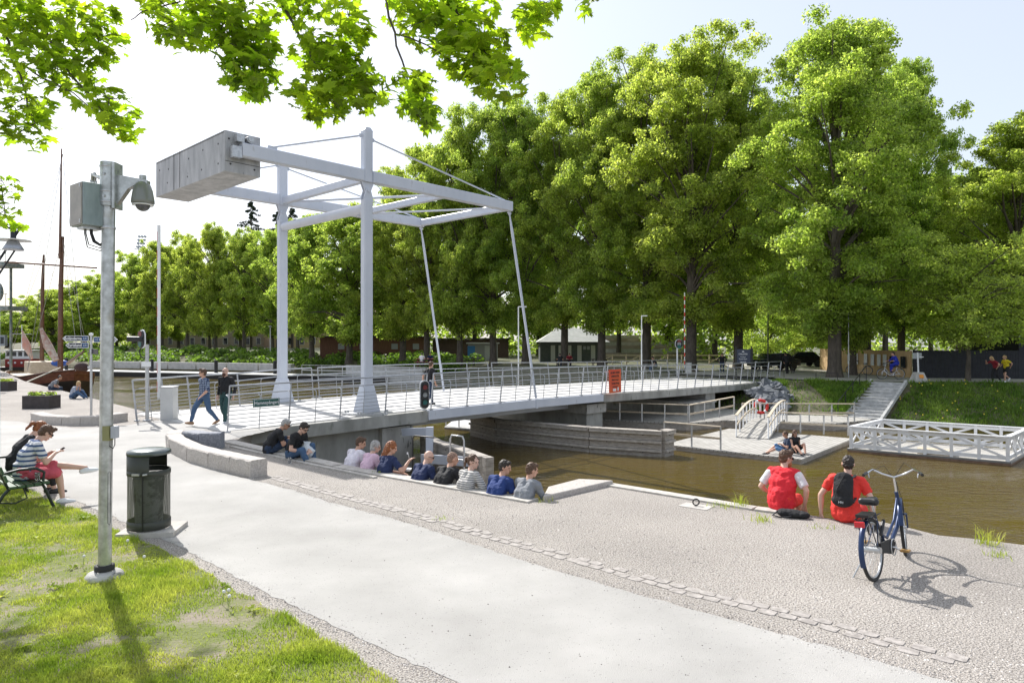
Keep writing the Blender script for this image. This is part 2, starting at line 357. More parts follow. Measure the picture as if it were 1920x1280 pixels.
def gravel_pt(r_):
    t_ = r_.random()**1.0; k = r_.random()
    x = 560+t_*1360; lo = np.interp(x, [560, 820, 1205, 1631, 1789, 1920], [922, 990, 1110, 1228, 1276, 1310]); hi = np.interp(x, [560, 1010, 1150, 1420, 1700, 1920], [873, 945, 918, 960, 998, 1032])
    y = hi+(lo-hi)*k**1.0
    if y > 1290: return None
    p = G(x, y); return (p.x, p.y)
M_stone = mat('loose_stone', (.30, .27, .25), .9, 0, c2=(.60, .56, .52), ns=3, island=.5)
scatter_stones('gravel_stones', gravel_pt, 13000, .005, .016, M_stone)
def pathdebris(r_):
    x = 120+r_.random()*1500; y = 900+380*r_.random(); lo = np.interp(x, [120, 327, 600, 861], [930, 1022, 1162, 1285]); hi = np.interp(x, [300, 620, 820, 1205, 1631], [870, 945, 1000, 1120, 1236])
    if y > lo-3 or y < hi+3 or (x > 861 and y > 1275): return None
    p = G(x, y); return (p.x, p.y)
M_deb = mat('path_grit', (.10, .09, .08), .9, island=.5)
scatter_stones('path_grit', pathdebris, 420, .004, .010, M_deb, seed=8, zf=lambda x, y: .006)
def vergedebris(r_):
    x = 100+r_.random()*780; y = np.interp(x, [110, 327, 600, 861], [932, 1024, 1164, 1287])+r_.random()**1.5*55
    p = G(x, y); return (p.x, p.y)
def edgestones(r_):
    e = pe_up[14:25] if r_.random() < .6 else pe_low[:9]; i = int(r_.random()*(len(e)-1)); p = e[i].lerp(e[i+1], r_.random()); return (p.x+r_.normal()*.07, p.y+r_.normal()*.07)
scatter_stones('edge_gravel', edgestones, 5000, .004, .012, M_stone, seed=19, zf=lambda x, y: .004)
scatter_stones('verge_gravel', vergedebris, 2600, .004, .012, M_stone, seed=9)
# lawn sheet
lw = [G(-60, 885), G(20, 900), G(70, 925), G(115, 948), G(170, 968), G(230, 1004), G(327, 1040), G(390, 1078), G(470, 1122), G(560, 1170), G(640, 1215), G(740, 1275), V((-.9, 4.6, 0)), V((-2, 3.2, 0)), V((-14, 3.2, 0)), V((-16, 13, 0))]
lwp = wob(lw, .05, .25, 2)
lawn_xy = [(p.x, p.y) for p in lwp]
struct(MB().add([(x, y, .005) for x, y in lawn_xy], [tuple(range(len(lwp)))[::-1]]).obj('lawn', M_lawn, org=(0, 0, 0)))
def inside(poly, x, y):
    c = False; j = len(poly)-1
    for i in range(len(poly)):
        xi, yi = poly[i]; xj, yj = poly[j]
        if (yi > y) != (yj > y) and x < (xj-xi)*(y-yi)/(yj-yi)+xi: c = not c
        j = i
    return c
from mathutils import noise as mnoise
def blades(name, m, pts, h, wd, seed, lean=.5, label_kind='stuff'):
    r_ = np.random.default_rng(seed); P_ = np.array(pts); n = len(P_)
    a = r_.random(n)*2*PI; hh = h*(.45+.9*r_.random(n))*P_[:, 3]; w2 = wd*(.7+.6*r_.random(n))
    dx, dy = np.cos(a), np.sin(a); la = r_.random(n)*2*PI; ll = hh*lean*r_.random(n)
    lx, ly = np.cos(la)*ll, np.sin(la)*ll
    B = P_[:, :3]; v = np.zeros((n, 5, 3))
    v[:, 0] = B+np.stack([-dx*w2, -dy*w2, 0*dx], 1); v[:, 1] = B+np.stack([dx*w2, dy*w2, 0*dx], 1)
    v[:, 2] = B+np.stack([lx*.35+dx*w2*.75, ly*.35+dy*w2*.75, hh*.55], 1); v[:, 3] = B+np.stack([lx*.35-dx*w2*.75, ly*.35-dy*w2*.75, hh*.55], 1)
    v[:, 4] = B+np.stack([lx, ly, hh*(1-.25*lean)], 1)
    me = bpy.data.meshes.new(name); me.vertices.add(n*5); me.vertices.foreach_set('co', v.reshape(-1))
    k = np.arange(n)*5; loops = np.stack([k, k+1, k+2, k+3, k+3, k+2, k+4], 1).reshape(-1)
    me.loops.add(n*7); me.loops.foreach_set('vertex_index', loops.astype(np.int32))
    me.polygons.add(n*2); st = np.stack([np.arange(n)*7, np.arange(n)*7+4], 1).reshape(-1); me.polygons.foreach_set('loop_start', st.astype(np.int32))
    me.update(calc_edges=True); me.validate(); me.materials.append(m)
    o = bpy.data.objects.new(name, me); col.objects.link(o); o['kind'] = 'stuff'; return o
rr = random.Random(11); gp = []
while len(gp) < 150000:
    y = 3.6+(12.8-3.6)*rr.random()**1.35; x = -.80*y+rr.random()*(.8*y)
    if not inside(lawn_xy, x, y): continue
    q = mnoise.noise(V((x*.9, y*.9, 0)))+.5*mnoise.noise(V((x*2.7, y*2.7, 3)))+.25*mnoise.noise(V((x*7, y*7, 5)))
    if q < -.42 and rr.random() < .82: continue
    if y < 8.5 and x > -.52*y-.2+rr.random()*.6 and q < .25 and rr.random() < .5: continue
    q2 = mnoise.noise(V((x*5, y*5, 9))); gp.append((x, y, 0.0, .45+.8*max(0, min(1, q+.35))+.75*max(0, q2)))
lawn_g = blades('lawn_grass', M_grassb, gp, .060, .0030, 4, lean=.8)
# broad leaved rosettes in the lawn
rsv = MB(); rr = random.Random(41)
for _ in range(60):
    y = rr.uniform(4.8, 10.5); x = -rr.uniform(.1, .78)*y
    if not inside(lawn_xy, x, y): continue
    for k in range(rr.randint(5, 9)):
        a = rr.uniform(0, 6.28); l_ = rr.uniform(.05, .11); w_ = l_*.2; d_ = V((math.cos(a), math.sin(a), 0)); s_ = V((-d_.y, d_.x, 0)); b0 = V((x, y, .01)); m0 = b0+d_*l_*.55+V((0, 0, rr.uniform(.02, .05))); e0 = b0+d_*l_+V((0, 0, rr.uniform(.005, .05)))
        rsv.add([b0, m0-s_*w_, e0, m0+s_*w_], [(0, 1, 2, 3)])
ro_ = rsv.obj('lawn_weeds', M_grassb, org=(0, 0, 0)); ro_['kind'] = 'stuff'
# dandelion clocks: countable, small
dm_w = mat('seed_head', (.75, .75, .72), .9); dm_s = mat('flower_stem', (.22, .30, .08), .7)
for i, (px, py) in enumerate([(155, 1043), (417, 1113), (427, 1122), (426, 1110), (237, 1012), (268, 1044)]):
    g_ = G(px, py+22); T = thing('dandelion', ['pale dandelion clock in the lawn left of the camera pole', 'lowest of three dandelion clocks near the path edge', 'right of three dandelion clocks near the path edge', 'topmost of three dandelion clocks near the path edge', 'dandelion clock against the litter bin base', 'dandelion clock leaning in the bin shadow'][i], 'dandelion', g_, group='dandelion clocks in the lawn')
    MB().tube([g_, g_+V((.01, 0, .07)), g_+V((.015, 0, .13))], .003, 5).obj('stem', dm_s, T)
    MB().ell(g_+V((.015, 0, .14)), .018, None, 8, 6).obj('seed_head', dm_w, T)
# tufts at the quay edge
def tuft(px, py, n, h, label, seed, z=0.0):
    g_ = G(px, py, z); r_ = random.Random(seed)
    pts = [(g_.x+r_.gauss(0, .09), g_.y+r_.gauss(0, .07), z, 1.0) for _ in range(n)]
    o = blades('weed', M_grassb, pts, h, .004, seed, lean=1.1); del o['kind']; tag(o, label, 'grass tuft', 'weeds along the quay'); return o
for k, (px, py, n, h, lb) in enumerate([(1128, 965, 0, .1, ''), (1345, 950, 40, .12, 'low weed by the water edge left of the red vest man'), (1425, 976, 60, .13, 'small green tuft in gravel nearest the red vest man'), (1390, 950, 50, .25, 'tall thin grass at the water edge behind the red vest man'), (1540, 990, 30, .07, 'flat green weed in gravel between the two men in red'), (1855, 1020, 70, .26, 'tall pale grass at the quay edge right of the bicycle'), (1870, 1042, 40, .1, 'low reddish weed below the tall pale grass'), (718, 888, 30, .1, 'weed at the quay kerb beside the red haired woman'), (1025, 940, 25, .10, 'bright weed at the corner of the grey edge stone'), (825, 972, 25, .05, 'tiny green weed in the cobble edging')]):
    if n: tuft(px, py, n, h, lb, 50+k)
# ---- quay kerb stones and the lower sitting ledge
def strip(name, pts, width, z0, z1, m, side=1, **kw):
    mb = MB()
    for a, c in zip(pts, pts[1:]):
        d = (c-a).normalized(); sd = V((-d.y, d.x, 0))*side*width
        e = .004
        mb.prism([(q.x, q.y) for q in (a+d*e, c-d*e, c-d*e+sd, a+d*e+sd)], z0, z1)
    return mb.obj(name, m, **kw)
qk = [Q[2].lerp(Q[4], i/6) for i in range(7)]
T = thing('quay_wall', 'pale stone kerb and ledge of the quay where the row of people sits', 'quay wall', Q[3])
strip('kerb_stone', qk, .30, -.3, .03, M_kerb, -1, parent=T)
strip('sitting_ledge', [p+QW*.0 for p in qk], .72, -2.6, -.30, M_kerb, 1, parent=T)
qk2 = [Q[0], Q[1], Q[2]]
strip('kerb_stone', qk2, .30, -.3, .045, M_kerb, -1, parent=T)
o = strip('kerb_stone', [G(430, 838), G(560, 868), G(700, 897)], .10, -.02, .03, M_kerb, 1, parent=T)
o['label'] = 'narrow inner kerb line'
T = thing('edge_stone', 'rough grey granite block at the quay corner beside the man in grey', 'edge stone', G(1045, 938))
mb = MB(); pa = [G(1018, 940), G(1060, 930), G(1150, 909), G(1085, 906), G(1028, 921)]
mb.prism([(p.x, p.y) for p in pa], -.4, .09); mb.obj('block', M_granite, T, bevel=.02)
strip('coping', [Q[6]+V((0, 0, 0)), Q[7], Q[8], Q[9]], .22, -.5, .03, M_kerb, -1, parent=T)
# manhole plate with ring
T = thing('mooring_plate', 'small concrete plate with a dark iron ring in the gravel near the edge', 'mooring ring', G(1305, 950))
c0 = G(1305, 949); MB().box((c0.x, c0.y, .0), (.46, .30, .016), Matrix.Rotation(-.66, 3, 'Z')).obj('plate', M_kerb, T)
MB().tube([c0+V((math.cos(a)*.05, 0, .07+math.sin(a)*.05)) for a in [i*PI/5 for i in range(11)]], .012, 6).obj('ring', M_black, T)
# ---- granite block kerbs (curved walls)
def curved_wall(name, label, pts, width, h, m, zc=0, blk=.9):
    T = thing(name, label, 'low stone wall', pts[len(pts)//2]); rr_ = random.Random(len(pts)+int(h*100))
    fine = []
    for a, c in zip(pts, pts[1:]):
        k = max(1, round((c-a).length/blk))
        for i in range(k): fine.append(a.lerp(c, i/k))
    fine.append(pts[-1])
    nrm = []
    for i in range(len(fine)):
        d = (fine[min(i+1, len(fine)-1)]-fine[max(i-1, 0)]).normalized(); nrm.append(V((-d.y, d.x, 0)))
    for i in range(len(fine)-1):
        a, c = fine[i], fine[i+1]; d = (c-a).normalized()*.006; mb = MB(); hh = h+rr_.uniform(-.012, .012)
        nx, ny = 6, 3; b0 = a+d; b1 = c-d; vs = []
        ring = [(0, 0), (0, .5), (.0, .93), (.07, 1), (.5, 1.0), (.93, 1), (1, .93), (1, .5), (1, 0)]
        for q in range(nx+1):
            p = b0.lerp(b1, q/nx); nn = nrm[i].lerp(nrm[i+1], q/nx)
            for (u, v_) in ring:
                j = .012*(rr_.random()-.5)*(2 if 0 < v_ < 1 else .8)
                vs.append(p+nn*(u*width+j)+V((0, 0, v_*hh+j*.5)))
        k = len(ring); fs = [(q*k+r_, q*k+r_+1, (q+1)*k+r_+1, (q+1)*k+r_) for q in range(nx) for r_ in range(k-1)]
        fs += [tuple(range(k))[::-1], tuple(range(nx*k, nx*k+k))]
        mb.add(vs, fs); mb.obj('stone_block', m, T)
    return T
curved_wall('granite_kerb', 'long curved wall of pale granite blocks between path and quay slope', [G(470, 896), G(430, 887), G(390, 877), G(350, 865), G(318, 848), G(311, 838), G(318, 830)][::-1], .36, .33, M_granite, blk=1.2)
curved_wall('granite_kerb', 'short dark granite wall at the near end of the bridge railing', [G(340, 838), G(372, 843), G(414, 842)], .40, .40, M_dgranite, blk=1.4)
curved_wall('granite_kerb', 'low curved granite wall on the far left beside the planter', [G(57, 789), G(80, 795), G(115, 797), G(150, 798), G(190, 796), G(240, 789)], .38, .27, M_granite, blk=1.1)
# gravel dirt strip colour of left plaza is the ground itself
# ================================================================ FAR BANK
foot = [V((90, 10, 0)), V((60, 19, 0)), V((40, 28, 0)), V((27, 34.6, 0)), V((20.6, 37.6, 0)), V((18.6, 38.2, 0)), V((15.7, 39.3, 0)), V((14, 41.8, 0)), V((13, 45, 0)), V((9.5, 48, 0)), V((5, 55.6, 0)), V((-15, 84, 0)), V((-59, 100, 0)), V((-110, 145, 0)), V((-260, 330, 0))]
topl = [V((96, 20, 0)), V((64, 30, 0)), V((43, 37, 0)), V((30.5, 41.3, 0)), V((24.2, 41.8, 0)), V((22.2, 42.1, 0)), V((19, 43.0, 0)), V((17.4, 45, 0)), V((16.4, 47.5, 0)), V((13.2, 52.5, 0)), V((8.5, 60.5, 0)), V((-12, 93, 0)), V((-55, 112, 0)), V((-106, 158, 0)), V((-250, 340, 0))]
topz = [.1, .1, .1, .1, .1, .1, .1, .0, -.12, .05, .1, .3, 1.1, 1.2, 1.2]
footz = [-1.9, -1.9, -1.9, -1.9, -1.85, -1.85, -1.8, -1.8, -1.8, -1.8, -1.2, -.9, -1.2, -1.4, -1.4]
def subdiv(a, k):
    out = []
    for p, q in zip(a, a[1:]):
        for i in range(k): out.append(p+(q-p)*(i/k))
    return out+[a[-1]]
K_ = 6
fo, to, tz, fz = subdiv(foot, K_), subdiv(topl, K_), subdiv(topz, K_), subdiv(footz, K_)
vs = []; R_ = 9
for i in range(len(fo)):
    vs.append((fo[i].x, fo[i].y, -3.8)); vs.append((fo[i].x, fo[i].y, fz[i]))
    for j in range(1, R_+1):
        u = j/R_; p = fo[i].lerp(to[i], u); z = fz[i]+(tz[i]-fz[i])*(u**.9)
        z += .09*mnoise.noise(V((p.x*.8, p.y*.8, 0)))*(u*(1-u)*4)
        vs.append((p.x, p.y, z))
c_ = R_+2
fs = [(i*c_+j, i*c_+j+1, (i+1)*c_+j+1, (i+1)*c_+j) for i in range(len(fo)-1) for j in range(c_-1)]
struct(MB().add(vs, fs, True).obj('embankment', M_bank, org=(0, 0, 0)))
dirn = V((.32, 1, 0)).normalized(); vs = []
for i in range(len(to)):
    for d_ in (0, 25, 120, 1500):
        p = to[i]+dirn*d_; vs.append((p.x, p.y, tz[i]))
fs = [(i*4+j, i*4+j+1, (i+1)*4+j+1, (i+1)*4+j) for i in range(len(to)-1) for j in range(3)]
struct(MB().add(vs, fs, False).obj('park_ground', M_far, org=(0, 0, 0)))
# park roads: one along the right bank, one leading in from the bridge
rd = [V((60, 31.0, 0)), V((43, 38, 0)), V((30.5, 42.0, 0)), V((22, 42.8, 0)), V((19.3, 44.2, 0)), V((17.8, 46.5, 0)), BR(33, .2), BR(33, -7.8), V((14.5, 55.5, 0)), V((20, 62, 0)), V((27, 90, 0)), V((33, 90, 0)), V((27.0, 60, 0)), V((26.8, 47.5, 0)), V((31, 46.0, 0)), V((60, 40, 0))]
rdp = rd
struct(MB().add([(p.x, p.y, .115) for p in rdp], [tuple(range(len(rdp)))]).obj('road', M_road, org=(0, 0, 0)))
# grass on the banks
pts = []; rr = random.Random(21)
def bankpt(i0, i1):
    i = rr.uniform(i0*K_, i1*K_-.001); a = int(i); f_ = i-a; u = rr.random()
    p0 = fo[a].lerp(to[a], u); p1 = fo[a+1].lerp(to[a+1], u); p = p0.lerp(p1, f_)
    z = (fz[a]*(1-f_)+fz[a+1]*f_); z2 = tz[a]*(1-f_)+tz[a+1]*f_
    return p.x, p.y, z+(z2-z)*(u**.9)
while len(pts) < 26000:
    x, y, z = bankpt(2, 8)
    if 18.6 < x < 24.2 and abs((x-19.3)*.72-(y-37.6)*.70) < 1.0: continue
    q = mnoise.noise(V((x*.6, y*.6, 2)))
    if x < 18.6 and q < .30 and rr.random() < .94: continue
    pts.append((x, y, z-.02, .6+.8*max(0, q+.4)))
blades('bank_grass', mat('bank_grass_blade', (.09, .17, .025), .7, c2=(.20, .28, .05), ns=.8, island=.35, coord='World', trans=((1.3, 1.4, .8), .35), spec=.2), pts, .30, .022, 5, lean=.9)
# yellow dots of flowers in the bank
fl = MB(); rr = random.Random(4)
for _ in range(60):
    x, y, z = bankpt(2, 4); fl.ell((x, y, z+.24), .04, None, 6, 4)
fo_ = fl.obj('bank_flowers', mat('yellow_flower', (.75, .62, .05), .7)); fo_['kind'] = 'stuff'
# far left bank: bushes and undergrowth as leaf mass
def leafcloud(name, m, centers, radii, per, size, seed, parent=None, kind=None, squash=.8, org=(0, 0, 0), up=.35, soft=False):
    r_ = np.random.default_rng(seed); C_ = np.array(centers, float); Rr = np.array(radii, float); n = len(C_)
    per = np.array([per]*n) if np.isscalar(per) else np.array(per)
    idx = np.repeat(np.arange(n), per); m_ = len(idx)
    d = r_.normal(size=(m_, 3)); d[:, 2] += up; d /= np.linalg.norm(d, axis=1)[:, None]
    rad = ((.15+1.15*r_.random(m_)**.8) if soft else (.55+.5*r_.random(m_)**.6))[:, None]*Rr[idx][:, None]
    P_ = C_[idx]+d*rad*np.array([1, 1, squash])-np.array(org)
    nr = d*.7+r_.normal(size=(m_, 3))*.75+np.array([0, 0, .5]); nr /= np.linalg.norm(nr, axis=1)[:, None]
    a = np.cross(nr, r_.normal(size=(m_, 3))); a /= np.linalg.norm(a, axis=1)[:, None]; b_ = np.cross(nr, a)
    s_ = (size*(.6+.8*r_.random(m_)))[:, None]
    v = np.stack([P_-a*s_*.5, P_+b_*s_*.36+nr*s_*.08, P_+a*s_*.5, P_-b_*s_*.36+nr*s_*.08], 1)
    me = bpy.data.meshes.new(name); me.vertices.add(m_*4); me.vertices.foreach_set('co', v.reshape(-1))
    me.loops.add(m_*4); me.loops.foreach_set('vertex_index', np.arange(m_*4, dtype=np.int32)); me.polygons.add(m_)
    me.polygons.foreach_set('loop_start', (np.arange(m_)*4).astype(np.int32)); me.update(calc_edges=True); me.materials.append(m)
    o = bpy.data.objects.new(name, me); col.objects.link(o)
    if parent: o.parent = parent
    if kind: o['kind'] = kind
    return o
cs = []; rs = []; rr = random.Random(31)
for _ in range(260):
    i = rr.uniform(10.6*K_, 13*K_); a = int(i); f_ = i-a; u = rr.uniform(.12, 1.05)
    p = fo[a].lerp(to[a], u).lerp(fo[a+1].lerp(to[a+1], u), f_); z = fz[a]+(tz[a]-fz[a])*u
    cs.append((p.x, p.y, z+.25)); rs.append(rr.uniform(.8, 1.7))
leafcloud('bank_undergrowth', M_leafb, cs, rs, 120, .42, 77, kind='stuff', squash=.6)
# ================================================================ THE BRIDGE
T = thing('lift_bridge', 'pale blue grey counterweight lift bridge with cable railings crossing the canal', 'bridge', BR(0, -3.8))
BRIDGE = T
def deckstrip(name, s0, s1, n0, n1, ztop, zbot, m, ks=10, **kw):
    mb = MB(); vs = []
    for i in range(ks+1):
        s = s0+(s1-s0)*i/ks; z = zd(s)
        for n_, zz in ((n0, zbot), (n1, zbot), (n1, ztop), (n0, ztop)): vs.append(BR(s, n_, z+zz))
    fs = [(i*4+j, (i+1)*4+j, (i+1)*4+(j+1) % 4, i*4+(j+1) % 4) for i in range(ks) for j in range(4)]+[(3, 2, 1, 0), (ks*4, ks*4+1, ks*4+2, ks*4+3)]
    return MB().add(vs, fs).obj(name, m, parent=T, **kw)
M_dk = mat('bridge_deck_surface', (.50, .49, .47), .85, 0, c2=(.60, .59, .57), ns=3, nd=7, bump=.2, bs=60)
o = deckstrip('approach_slab', -5.6, 1.95, -7.7, 0, -.02, -.42, M_concd); o['label'] = 'dark streaked concrete edge slab'
deckstrip('approach_surface', -5.4, 1.9, -7.5, -.35, .012, -.03, M_dk)
o = deckstrip('lifting_leaf', 2.0, 12.9, -7.7, 0, -.01, -.36, M_bluewhite); o['label'] = 'lifting steel leaf'
deckstrip('leaf_surface', 2.02, 12.88, -7.5, -.2, .014, -.02, M_dk)
deckstrip('fixed_span', 12.95, 34.5, -7.7, 0, -.02, -.40, M_concd)
deckstrip('span_surface', 12.97, 36, -7.5, -.2, .014, -.03, M_dk)
for n_ in (-1.6, -3.8, -6.0): deckstrip('girder', 2.1, 12.7, n_-.1, n_+.1, -.37, -.75, M_bluewhite)
MB().box(BR(8.0, .012, zd(8)-.2), (.12, .03, .40), Matrix.Rotation(math.atan2(BS.y, BS.x), 3, 'Z')).obj('hanger_plate', M_bluewhite, T)
# abutment
RB = Matrix.Rotation(math.atan2(BS.y, BS.x), 3, 'Z')     # local x = along bridge, y = away (-n)
def bbox(mb, s0, s1, n0, n1, z0, z1):
    c = BR((s0+s1)/2, (n0+n1)/2, (z0+z1)/2); return mb.box(c, (s1-s0, n1-n0, z1-z0), RB)
o = bbox(MB(), -4.4, .2, -7.3, -.55, -3.2, -.43).obj('abutment', M_concd, T)
bbox(MB(), .2, 1.55, -7.3, -.35, -3.2, -.43).obj('abutment_pillar', M_conc, T)
o = bbox(MB(), 12.2, 13.5, -7.2, -.5, -3.2, -.85).obj('pier', M_concd, T)
bbox(MB(), 12.05, 13.6, -7.4, -.35, -.848, -.42).obj('pier_cap', M_conc, T)
bbox(MB(), 21.6, 23.8, -6.8, .1, -3.2, -1.0).obj('abutment', M_concd, T); bbox(MB(), 21.4, 24.0, -7.0, .3, -.998, -.88).obj('pier_cap', M_conc, T)
bbox(MB(), 24.0, 25.2, -7, -.4, -3.0, -.5).obj('pier', M_conc, T)
bbox(MB(), 31.0, 34.6, -7.6, -.1, -3.0, -.52).obj('abutment', M_conc, T)
# towers
BZ = 8.38; NC = -.87; FCn = -6.78
def chbar(p0, p1, w_, h_, ch=.035, up=V((0, 0, 1))):
    p0 = V(p0); p1 = V(p1); x, y = frame(p1-p0, up); pr = [(-w_/2+ch, -h_/2), (w_/2-ch, -h_/2), (w_/2, -h_/2+ch), (w_/2, h_/2-ch), (w_/2-ch, h_/2), (-w_/2+ch, h_/2), (-w_/2, h_/2-ch), (-w_/2, -h_/2+ch)]
    mb = MB(); vs = [p0+x*a+y*b for a, b in pr]+[p1+x*a+y*b for a, b in pr]
    return mb.add(vs, [tuple(range(8))[::-1], tuple(range(8, 16))]+[(i, (i+1) % 8, 8+(i+1) % 8, 8+i) for i in range(8)])
for n_ in (NC, FCn):
    z0 = zd(0)+.01; base = BR(-.08, n_, z0)
    c = chbar(BR(-.08, n_, z0+.3), BR(-.08, n_, 7.55), .27, .36, up=BS).obj('column', M_bluewhite, T)
    mb = MB()
    vs = []
    for (z, a, bb) in ((z0+.04, .37, .27), (z0+.10, .37, .27), (z0+.85, .22, .18), (z0+1.0, .19, .15)):
        for sx, sy in ((-1, -1), (1, -1), (1, 1), (-1, 1)): vs.append(BR(-.08+sx*a, n_+sy*bb, z))
    mb.add(vs, [(j*4+i, j*4+(i+1) % 4, (j+1)*4+(i+1) % 4, (j+1)*4+i) for j in range(3) for i in range(4)]+[(12, 13, 14, 15), (3, 2, 1, 0)])
    mb.obj('column_foot', M_bluewhite, c)
    mb = MB(); bbox(mb, -.85, .70, n_-.45, n_+.45, z0, z0+.05)
    for sx in (-.62, -.52, .52, .60):
        for sy in (-.38, .38): mb.cyl(BR(-.08+sx, n_+sy, z0+.05), BR(-.08+sx, n_+sy, z0+.12), .035, n=6)
    mb.obj('base_plate', M_steel, c)
    # pivot
    mb = MB(); a_ = BR(-.08, n_, 0)
    for sgn in (-1, 1):
        off = BN*sgn*.09
        for pr in ([(-.19, 7.55), (.19, 7.55), (.19, 7.62), (.08, 7.95), (-.08, 7.95), (-.19, 7.62)], [(-.26, 8.18), (.26, 8.18), (.10, 7.80), (-.10, 7.80)]):
            pin = 1 if len(pr) == 4 else 0
            o0 = off*(.55 if pin else 1.0)
            vs = [a_+o0+BS*u+V((0, 0, v_))-BN*.02 for u, v_ in pr]+[a_+o0+BS*u+V((0, 0, v_))+BN*.02 for u, v_ in pr]; k = len(pr)
            mb.add(vs, [tuple(range(k)), tuple(range(k, 2*k))[::-1]]+[(i, k+i, k+(i+1) % k, (i+1) % k) for i in range(k)])
    mb.cyl(a_+BN*.14+V((0, 0, 7.87)), a_-BN*.14+V((0, 0, 7.87)), .06, n=14)
    mb.obj('pivot', M_bluewhite, c)
    # upper mast
    mst = chbar(BR(-.08, n_, 8.17), BR(-.08, n_, 9.95), .27, .36, up=BS)
    vs = []
    for z, q in ((9.95, 1), (10.08, .5)):
        for sx, sy in ((-1, -1), (1, -1), (1, 1), (-1, 1)): vs.append(BR(-.08+sx*.18*q, n_+sy*.13*(q*.4+.6), z))
    mst.add(vs, [(i, (i+1) % 4, 4+(i+1) % 4, 4+i) for i in range(4)]+[(4, 5, 6, 7)])
    for sx, zz in ((-1, 9.78), (1, 9.72)): mst.bar(BR(-.08+sx*.17, n_, zz), BR(-.08+sx*.30, n_, zz-.03), .03, .13)
    mst.obj('mast', M_bluewhite, T)
    # balance beam (stops either side of mast)
    for q, (s0, s1) in enumerate(((-4.62, -.265), (.105, 7.3))):
        bm = chbar(BR(s0, n_, BZ), BR(s1, n_, BZ), .26, .42, ch=.03).obj('balance_beam', M_bluewhite, T)
        if q == 0:
            mb = MB(); mb.bar(BR(-4.9, n_, BZ-.1), BR(-4.63, n_, BZ-.1), .22, .34); bbox(mb, -4.78, -4.55, n_-.10, n_+.10, BZ+.22, BZ+.46)
            mb.cyl(BR(-4.38, n_+.14, BZ+.34), BR(-4.38, n_-.05, BZ+.34), .11, n=16); mb.cyl(BR(-4.38, n_+.142, BZ+.34), BR(-4.38, n_+.165, BZ+.34), .075, n=16)
            mb.obj('counterweight_bracket', M_steel, bm)
            MB().bar(BR(-3.75, n_, BZ+.24), BR(-3.45, n_, BZ+.24), .05, .16).obj('rod_lug', M_bluewhite, bm)
        else:
            MB().bar(BR(7.15, n_, BZ-.22), BR(7.27, n_, BZ-.34), .06, .14).obj('hanger_lug', M_bluewhite, bm)
    MB().tube([BR(-.36, n_, 9.75), BR(-3.6, n_, BZ+.29)], .032, 8).obj('tie_rod', M_bluewhite, T)
    MB().tube([BR(.22, n_, 9.69), BR(6.9, n_, BZ+.23)], .032, 8).obj('tie_rod', M_bluewhite, T)
    nd_ = 0.0 if n_ == NC else -5.95
    h = MB().tube([BR(7.22, n_, BZ-.33), BR(7.3, n_+(nd_-n_)*.1, BZ-1.1), BR(7.95, nd_, zd(8)+.05)], [.03, .06, .05], 8).obj('hanger', M_bluewhite, T)
for s_, w_, h_ in ((-.08, .22, .28), (3.7, .20, .26), (7.18, .22, .30)):
    if s_ < 0: s_ = -.02
    chbar(BR(s_, NC-.135, BZ-.02), BR(s_, FCn+.135, BZ-.02), w_, h_, ch=.02).obj('cross_beam', M_bluewhite, T)
MB().tube([BR(-.08, NC-.14, 7.28), BR(-.08, FCn+.14, 7.28)], .17, 16).obj('portal_tube', M_bluewhite, T)
MB().tube([BR(.1, FCn+.15, BZ-.05), BR(3.6, NC-.15, BZ-.05)], .05, 8).obj('brace', M_bluewhite, T)
MB().tube([BR(.1, NC-.15, BZ-.12), BR(3.6, FCn+.15, BZ-.12)], .05, 8).obj('brace', M_bluewhite, T)
MB().tube([BR(3.8, FCn+.15, BZ-.05), BR(7.1, NC-.15, BZ-.05)], .04, 8).obj('brace', M_bluewhite, T)
# counterweight
mb = MB(); bbox(mb, -5.03, -3.9, -6.55, -1.06, 7.70, 8.94)
cw = mb.obj('counterweight', mat('board_marked_concrete', (.33, .34, .355), .85, 0, c2=(.50, .505, .52), ns=3.0, nd=9, bump=.3, bs=18, stretch=(1, 1, .25), c3=(.14, .14, .15), ns3=11, r3=(.68, .78)), T, bevel=.015)
mb = MB()
for n_ in (-4.42, -4.92): mb.box(BR(-5.035, n_, 8.32), (.012, .015, 1.2), RB)
mb.box(BR(-5.035, -3.8, 8.88), (.012, 5.4, .012), RB)
for (n_, z_) in ((-1.5, 8.6), (-1.5, 8.0), (-2.6, 8.62), (-2.7, 8.02), (-3.7, 8.55), (-3.8, 7.98), (-5.4, 8.5), (-5.5, 8.05), (-6.2, 8.6)): mb.cyl(BR(-5.028, n_, z_), BR(-5.036, n_, z_), .032, n=8)
for (s_, z_) in ((-4.9, 8.7), (-4.85, 7.95), (-4.1, 7.9)): mb.cyl(BR(s_, -1.058, z_), BR(s_, -1.05, z_), .03, n=8)
mb.box(BR(-4.47, -1.055, 8.02), (1.1, .01, .012), RB)
mb.obj('formwork_seam', mat('dark_joint', (.06, .06, .06), .9), cw)
